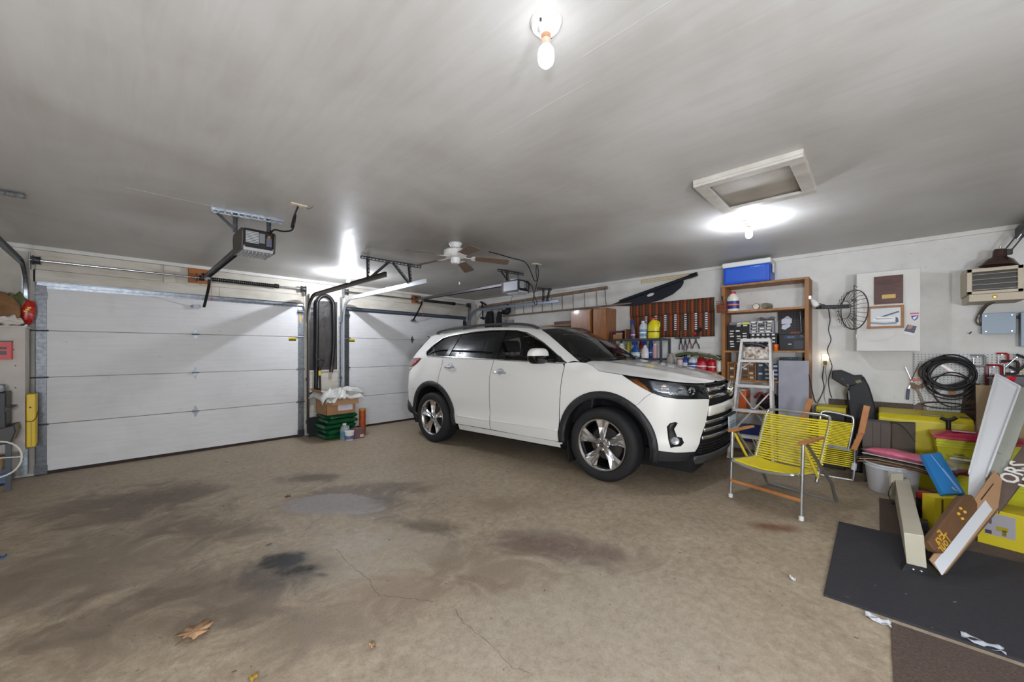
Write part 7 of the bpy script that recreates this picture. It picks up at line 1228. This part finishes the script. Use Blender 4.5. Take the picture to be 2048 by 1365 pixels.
zq=bc.z+.33; t=thing('wrapped_gift','magenta wrapped package in clear film on white card','package',loc=bc+V((-.05,-.1,.33))); e=V((-.45,-.9,0)).normalized(); f=V((e.y,-e.x,0)); o_=bc+V((-.055,-.085,.322)); MB().obox(o_-e*.27-f*.1,e*.58,f*.2,V((0,0,.006))).build('white_card',pl((206,202,204)),t,bevel=.001); pillow(o_-e*.02+V((0,0,.03)),e*.25,f*.085,(0,0,.032),3,18,.2,9).build('gift',mat('magenta_gift',(206,36,92),.35,noise=.25,nscale=26,c2=(226,120,150)),t,True); FILM=mat('clear_wrap',(206,200,196),.1,alpha=.14,bump=.6,bscale=30); pillow(o_+V((0,0,.034)),e*.29,f*.1,(0,0,.036),3,14,.2,10).build('film',FILM,t,True); pillow(o_+e*.31+V((0,0,.04)),e*.06,f*.05,(0,0,.05),2,10,.5,14).build('film_twist',FILM,t,True)
# --- brown box behind the pile
x=5.02-.10; q=lambda px,py,xx=5.13:PX(px,py,xx); t=thing('brown_bin','dark brown square bin with folded rim beside the folded chair','bin',loc=q(1765,885)); c=pl((92,82,74),.7); a,b=q(1724,840),q(1782,838); d_=V((.11,-.16,0)); z0=zf(0); top=a.z
for p0,p1 in ((a,b),(b,b+d_),(a+V((.11,0,0)),b+d_)): 
    m=MB(); p0=V((p0.x,p0.y,0)); p1=V((p1.x,p1.y,0)); i_=(p1-p0)*.04; m.add([p0+i_+V((0,0,z0)),p1-i_+V((0,0,z0)),p1+V((0,0,top)),p0+V((0,0,top))],[(0,1,2,3)]); m.build('wall_panel',c,t,solid=.012)
for p0,p1 in ((a,b),(b,b+d_)): MB().bar(V((p0.x,p0.y,top)),V((p1.x,p1.y,top)),.02,.012).build('rim',DARK,t)
for k in (.38,.66): p=a.lerp(b,k); MB().bar(V((p.x-.004,p.y,top)),V((p.x-.004,p.y,z0+.2)),.002,.004,(0,1,0)).build('crease',DARK,t)
cord('grey_strap',[V((b.x-.006,b.y,top)),PX(1800,850,4.95),PX(1818,868,4.8),PX(1830,884,4.75)],.006,DARK,'thin dark strap hanging off the brown bin')
# --- stacked yellow bins
def bin_(name,label,cx0,cy0,z0,h,lid,body,w=.36,dpt=.52,extra=False):
    t=thing(name,label,'bin',loc=(cx0+w/2,cy0-dpt/2,z0)); ex=V((w,0,0)); ey=V((0,-dpt,0)); o_=V((cx0,cy0,z0)); m=MB(); i_=.03
    lo=[o_+V((i_,-i_,0)),o_+V((w-i_,-i_,0)),o_+V((w-i_,-dpt+i_,0)),o_+V((i_,-dpt+i_,0))]; hi=[o_+V((0,0,h)),o_+V((w,0,h)),o_+V((w,-dpt,h)),o_+V((0,-dpt,h))]; m.add(lo+hi,[(0,1,2,3),(7,6,5,4),(0,4,5,1),(1,5,6,2),(2,6,7,3),(3,7,4,0)]); m.build('tub',body,t,bevel=.008)
    for k in range(3): f=.72+.09*k; s=i_*(1-f); MB().box(o_+V((s-.004,-s+.004,h*f)),o_+V((w-s+.004,-dpt+s-.004,h*f+.01))).build('ridge',body,t,bevel=.002)
    if lid: MB().box(o_+V((-.018,.02,h)),o_+V((w+.015,-dpt-.02,h+.022))).build('lid_flange',lid,t,bevel=.006); MB().grid(lambda i,j:o_+V((w*i,-dpt*j,h+.022+.045*math.sin(PI*i)**.5*math.sin(PI*j)**.5)),12,14).build('lid_dome',lid,t,True); MB().grid(lambda i,j:o_+V((.06+.07*i,-.10-.13*j,h+.062+.006*math.sin(PI*i))),4,5).build('lid_logo',pl((196,180,180)),t)
    if extra:
        fx=o_.x+i_*.5-.006
        for zz,y0_,y1,c in ((.52,.22,.30,(70,66,40)),(.5,.10,.16,(120,116,60)),(.44,.06,.34,(150,144,70)),(.28,.08,.32,(140,134,60)),(.22,.10,.30,(140,134,60)),(.10,.2,.34,(110,84,40))): MB().box((fx-.004,o_.y-y1,z0+h*zz),(fx+.012,o_.y-y0_,z0+h*zz+(.022 if c[0]<100 else .009))).build('print_line',pl(c),t)
        MB().bar(V((fx-.012,o_.y-.08,z0+h*.38)),V((fx-.012,o_.y-.33,z0+h*.345)),.02,.012).build('tape_strip',pl((222,222,212)),t)
    return t
YBIN=mat('yellow_bin',(196,196,36),.4,noise=.5,nscale=5,c2=(176,172,30)); RLID=mat('red_lid',(164,22,58),.35,coat=.2)
zb=zf(-.6); BY=PX(1871,700,4.885).y; bin_('yellow_bin','lower yellow bin of the stack under the red lidded one',4.885,BY,zb,.25,None,YBIN,.29)
o=MB().box((4.865,BY-.54,zb+.25),(5.195,BY+.02,zb+.285)).build('tote_cover',pl((110,18,40)),bevel=.008); tag(o,'maroon lid between the two stacked yellow bins','lid')
bin_('lidded_bin','upper yellow bin with domed red lid and black print',4.885,BY,zb+.285,.25,RLID,YBIN,.29,extra=True)
c=FL(1851,1044); c.z=zf(c.y)+.008; t=thing('work_light','black and red work light on floor beside the yellow bins','work light',loc=c); MB().lathe([(0,0),(.046,0),(.049,.02),(.049,.16),(.04,.18),(0,.18)],c,n=20).build('body',BLACK,t,True); MB().lathe([(.049,.17),(.051,.18),(.051,.20),(.04,.215),(0,.215)],c,n=20).build('red_cap',pl((140,34,32)),t,True); MB().lathe([(0,.012),(.014,.01),(.02,0)],c+V((-.046,.01,.1)),(-1,.2,0),14).build('lens',mat('pink_lens',(150,40,70),.2),t,True); MB().box(c+V((-.052,-.03,.06)),c+V((-.044,-.02,.09))).build('label',pl((190,190,190)),t)
c=FL(1846,1064); c.z=zf(c.y)+.008; t=thing('grey_case','small dark grey case on the brown mat beside yellow carton','case',loc=c); MB().box(c+V((-.04,-.025,0)),c+V((.04,.03,.075))).build('shell',pl((54,52,54)),t,bevel=.008); MB().box(c+V((-.042,-.026,.04)),c+V((.041,.031,.045))).build('seam',BLACK,t)
# --- cartons standing on the floor, then the boards that lean on them
def on_plane(px,py,p,n,off=0): r=ray(px,py); return EYE+r*((p+n*off-EYE).dot(n)/r.dot(n))
def solid(a,n,th,name,m,parent,bev=.001):
    k=len(a); mb=MB(); mb.add(a+[p+n*th for p in a],[tuple(range(k)),tuple(range(2*k-1,k-1,-1))]+[(i,k+i,k+(i+1)%k,(i+1)%k) for i in range(k)]); return mb.build(name,m,parent,bevel=bev)
def away(n): n=n.normalized(); return n if n.dot(FW)>0 else -n
def carton(name,label,bl,br,ztop,th,m):
    b0,b1=FL(*bl),FL(*br); b0.z=zf(b0.y)+.006; b1.z=zf(b1.y)+.006; d=b1-b0; n=away(V((d.y,-d.x,0))); a=[V((b0.x,b0.y,ztop)),V((b1.x,b1.y,ztop)),b1,b0]; t=thing(name,label,'carton',loc=b0); solid(a,n,th,'box',m,t,.003); return t,a,n
def cell(a,n): return lambda i,j,o=.0015:(a[0].lerp(a[1],i)).lerp(a[3].lerp(a[2],i),j)-n*o
def quad(t,g,n,nm,i0,j0,i1,j1,c,o=.0015): MB().add([g(i0,j0,o),g(i1,j0,o),g(i1,j1,o),g(i0,j1,o),g(i0,j0,-.001),g(i1,j0,-.001),g(i1,j1,-.001),g(i0,j1,-.001)],[(0,1,2,3),(7,6,5,4),(0,4,5,1),(1,5,6,2),(2,6,7,3),(3,7,4,0)]).build(nm,pl(c),t)
ZK=.352
t,a,n=carton('tool_carton','large yellow carton with grey product picture on the floor',(1955,1086),(2110,1127),ZK,.24,mat('yellow_carton',(186,170,26),.5)); g_=cell(a,n); KT=a
for nm,i0,j0,i1,j1,c,o in (('picture',.10,.10,.52,.70,(150,146,150),.0015),('pictured_drill',.26,.42,.42,.54,(150,136,30),.0025),('pictured_grip',.34,.50,.40,.66,(120,104,30),.0025),('pictured_part',.16,.2,.20,.40,(80,76,80),.0025),('pictured_box',.11,.58,.2,.68,(60,58,64),.0025)): quad(t,g_,n,nm,i0,j0,i1,j1,c,o)
t,a,n=carton('tool_box_carton','yellow printed tool carton under the blue one',(1869,1066),(1932,1068),.355,.09,mat('yellow_print',(206,186,36),.5)); g_=cell(a,n); YT_=a; YN=n
quad(t,g_,n,'white_patch',.5,.15,.9,.42,(190,190,196)); quad(t,g_,n,'dark_edge',.22,.05,.28,.95,(90,80,30))
# blue carton: lower edge on the yellow one, upper end on the wrapped package
b0=YT_[0].lerp(YT_[1],.28)+YN*.02+V((0,0,.001)); dep0=(b0-EYE).dot(FW); B3=PD(1887,988,dep0); T0=PD(1844,909,3.10); B2=PD(1931,988,dep0+.05); n=away((B2-B3).cross(T0-B3)); a=[T0,on_plane(1881,905,B3,n),B2,B3]
t=thing('blue_carton','bright blue flat carton leaning from yellow carton to wrapped package','carton',loc=B3); solid(a,n,.03,'box',mat('blue_carton',(30,132,206),.4),t); ed=lambda i,j:(a[0].lerp(a[1],i)).lerp(a[3].lerp(a[2],i),j)-n*.0015
MB().bar(ed(.42,.05),ed(.80,.98),.003,.003).build('white_line',pl((190,214,232)),t); MB().bar(ed(.62,.42),ed(.86,.96),.002,.006).build('white_line',pl((170,204,230)),t)
text('white_lettering','ull',.04,frame(ed(.6,.9),a[3]-a[0],a[1]-a[0]),pl((226,236,242)),t)
# the leaning plane: foot on the yellow carton, top on the tan cardboard
B0=PD(1936,1012,2.56); T0=PD(1992,751,3.22); B1=PD(1962,1012,2.53); LN=away((B1-B0).cross(T0-B0)); LP=lambda px,py,o=0:on_plane(px,py,B0,LN,o)
t=thing('white_tray','long white moulded plastic tray leaning upright over clutter','tray',loc=B0); WT=mat('white_tray',(216,217,218),.3); a=[LP(*p) for p in ((1992,751),(2040,777),(1972,960),(1960,1012),(1934,1012),(1938,950))]; solid(a,LN,.02,'sheet',WT,t,.004)
for i,j in ((0,1),(1,2),(5,0)): MB().bar(a[i]-LN*.010,a[j]-LN*.010,.012,.024,LN).build('raised_rim',WT,t,bevel=.004)
t=thing('grey_green_panel','grey-green panel strip leaning behind the white tray','panel',loc=LP(1960,1015,.024)); a=[LP(*p,.022) for p in ((2036,778),(2075,770),(2035,880),(1985,1013),(1950,1013),(1976,935))]; solid(a,LN,.018,'sheet',mat('grey_green',(168,170,158),.5,noise=.5,nscale=5,c2=(156,158,146)),t); MB().bar(LP(1986,903,.0215),LP(2003,909,.0215),.003,.003).build('score_line',pl((90,92,84)),t)
t=thing('lettered_sign','dark weathered board sign with white capital letters','sign',loc=LP(1996,1010,0)); a=[LP(*p,-.004) for p in ((2090,830),(2130,850),(1998,1026),(1975,990))]; solid(a,LN,.026,'board',mat('sign_wood',(104,88,80),.7,noise=.4,nscale=9,c2=(82,68,60)),t); n=LN
o3=LP(1990,965,-.004); up_=(a[0]-o3).normalized(); ac=(a[1]-a[0]); ac=(ac-up_*ac.dot(up_)).normalized(); LT=pl((222,220,214))
for row,s_ in enumerate(('ORS','LPA')): text('letters',s_,.115,frame(o3+up_*.03+ac*(.045+.088*row)-n*.001,up_,-ac),LT,t,.002,'LEFT',.002,'white painted letters')
# cardboard resting on the pile, its foot on the mat
F0=FL(1886,1156); F0.z=zf(F0.y)+.013; U0=PD(1860,1120,(F0-EYE).dot(FW)+.02); D1=LP(1990,942,-.055); CN=away((U0-F0).cross(D1-F0)); CP=lambda px,py,o=0:on_plane(px,py,F0,CN,o)
KR=mat('kraft_board',(176,138,102),.8)
t=thing('cardboard_sheet','long cardboard sheet with slot leaning over the black mat','cardboard',loc=F0); solid([CP(1860,1120),CP(1990,942),CP(2024,982),F0],CN,.006,'sheet',KR,t,.0005); MB().bar(CP(1962,1000,-.001),CP(1987,968,-.001),.006,.002,CN).build('slot',pl((60,40,28)),t)
t=thing('cardboard_backing','second cardboard sheet behind the slotted one','cardboard',loc=F0); solid([CP(1868,1122,.0065),CP(1996,946,.0065),CP(2028,984,.0065),CP(1890,1151,.0065)],CN,.006,'sheet',DCARD,t,.0005)
t=thing('white_card_sheet','white card sheet lying on the slotted cardboard','card',loc=F0); solid([CP(1869,1126,-.0035),CP(1971,1001,-.0035),CP(1985,1020,-.0035),CP(1884,1151,-.0035)],CN,.003,'sheet',pl((214,218,222),.5),t,.0003)
WS=mat('carved_wood',(112,80,52),.65,noise=.35,nscale=6,c2=(78,54,36)); th=.042; o0=CP(1857,1084,-th-.004); ex=CP(1938,984,-th-.004)-o0; L_=ex.length; ex=ex/L_; dn=CP(1880,1118,-th-.004)-o0; ey=dn-ex*dn.dot(ex); wd=ey.length; ey.normalize()
t=thing('carved_sign','thick brown carved wooden sign with yellow lettering leaning on boards','sign',loc=o0); MB().prism([(0,0),(L_*.88,-.01),(L_*.93,.01),(L_*.99,.015),(L_*1.02,wd*.35),(L_*.99,wd*.85),(L_*.92,wd*1.05),(.04,wd),(.0,wd*.6)],o0,ex,ey,CN*th).build('slab',WS,t,bevel=.008)
YT=pl((206,160,50)); TT=lambda f,g_:frame(o0+ex*(L_*f)+ey*(wd*g_)-CN*.001,-ex,-ey)
text('lettering','Eva',.07,TT(.16,.3),YT,t,.002); text('lettering','Tour',.07,TT(.17,.68),YT,t,.002)
for f,g_ in ((.62,.3),(.70,.2),(.72,.5),(.62,.62)): MB().sphere(o0+ex*L_*f+ey*wd*g_-CN*.002,.009).build('yellow_flower',YT,t)
# --- beige beam with black foot
t=thing('beige_beam','beige metal box beam lying with a black bolted foot','beam',loc=(3.25,-.15,zm)); BG=mat('beige_metal',(190,184,164),.5,noise=.5,nscale=5,c2=(176,169,148)); 
n0,n1=PZ(1807,1066,.33),PZ(1848,1072,.33); f0,f1=PZ(1790,957,.33),PZ(1818,957,.33); b0,b1=PD(1813,1128,(n0-EYE).dot(FW)),PD(1854,1138,(n1-EYE).dot(FW))
fb0,fb1=V((f0.x,f0.y,zf(0)+.03)),V((f1.x,f1.y,zf(0)+.03)); MB().add([n0,n1,f1,f0,b0,b1,fb1,fb0],[(0,1,2,3),(7,6,5,4),(0,4,5,1),(1,5,6,2),(2,6,7,3),(3,7,4,0)]).build('beam',BG,t,bevel=.004)
FT=mat('foot_black',(32,34,38),.45); c0,c1=FL(1801,1147),FL(1882,1166); c0.z=c1.z=zm; MB().add([c0,c1,b1+(c1-c0)*.02,b0,c0+V((.10,0,0)),c1+V((.14,0,0)),b1+V((.10,0,0)),b0+V((.10,0,0))],[(0,1,2,3),(7,6,5,4),(0,4,5,1),(1,5,6,2),(2,6,7,3),(3,7,4,0)]).build('foot',FT,t,bevel=.002)
for k in (.3,.58): p=c0.lerp(c1,k).lerp(b0.lerp(b1,k),.55); MB().sphere(p-FW*.004,.008).build('bolt',STEEL,t)
MB().box((fb0.x-.02,fb1.y-.02,zf(0)+.009),(fb0.x+.06,fb0.y+.02,zf(0)+.032)).build('rear_foot',BLACK,t)
tp=PD(1785,945,3.14); MB().obox(PD(1783,948,3.12),RT*.1,UP*-.18,FW*.02).build('end_plate',BG,t,bevel=.003)
cord('thin_cable',[PD(1818,959,3.155),PD(1805,958,3.15),PD(1791,960,3.14),PD(1781,975,3.10),PD(1777,990,3.08),PD(1784,1004,3.05),PD(1790,1010,3.03)],.0035,DARK,'thin dark cable looped over the far end of the beige beam')
# --- open bench with dark things behind, at the frame edge
ys=PX(1952,850,5.25).y-.008; o=MB().obox((5.20,ys-.42,zf(-.9)),(0,.42,0),(.135,0,1.09-zf(-.9)),(.006,0,0)).build('brown_carton_sheet',mat('tan_card',(168,148,116),.8,noise=.5,nscale=5,c2=(150,130,100)),bevel=.002); tag(o,'tall tan cardboard sheet behind the white tray','cardboard')
t=thing('dark_tool_box','dark open tool tray with red handle above the tan cardboard','tool tray',loc=(5.3,-1.1,1.05)); q=lambda px,py:PX(px,py,5.35); MB().box((5.35,-1.6,q(2010,790).z),(5.62,q(2004,770).y,q(2010,752).z)).build('tray',pl((38,26,28)),t,bevel=.006); MB().tube(spl([q(2008,765),q(2018,757),q(2030,760)],5),.02,8).build('red_handle',pl((190,24,50)),t,True); MB().bar(q(2008,756),q(2020,753),.02,.006).build('green_strip',pl((120,140,40)),t); MB().box((5.45,-1.5,zf(-1)),(5.5,-1.4,q(2010,790).z)).build('leg',DARK,t); MB().box((5.45,-1.15,zf(-1)),(5.5,-1.1,q(2010,790).z)).build('leg',DARK,t)
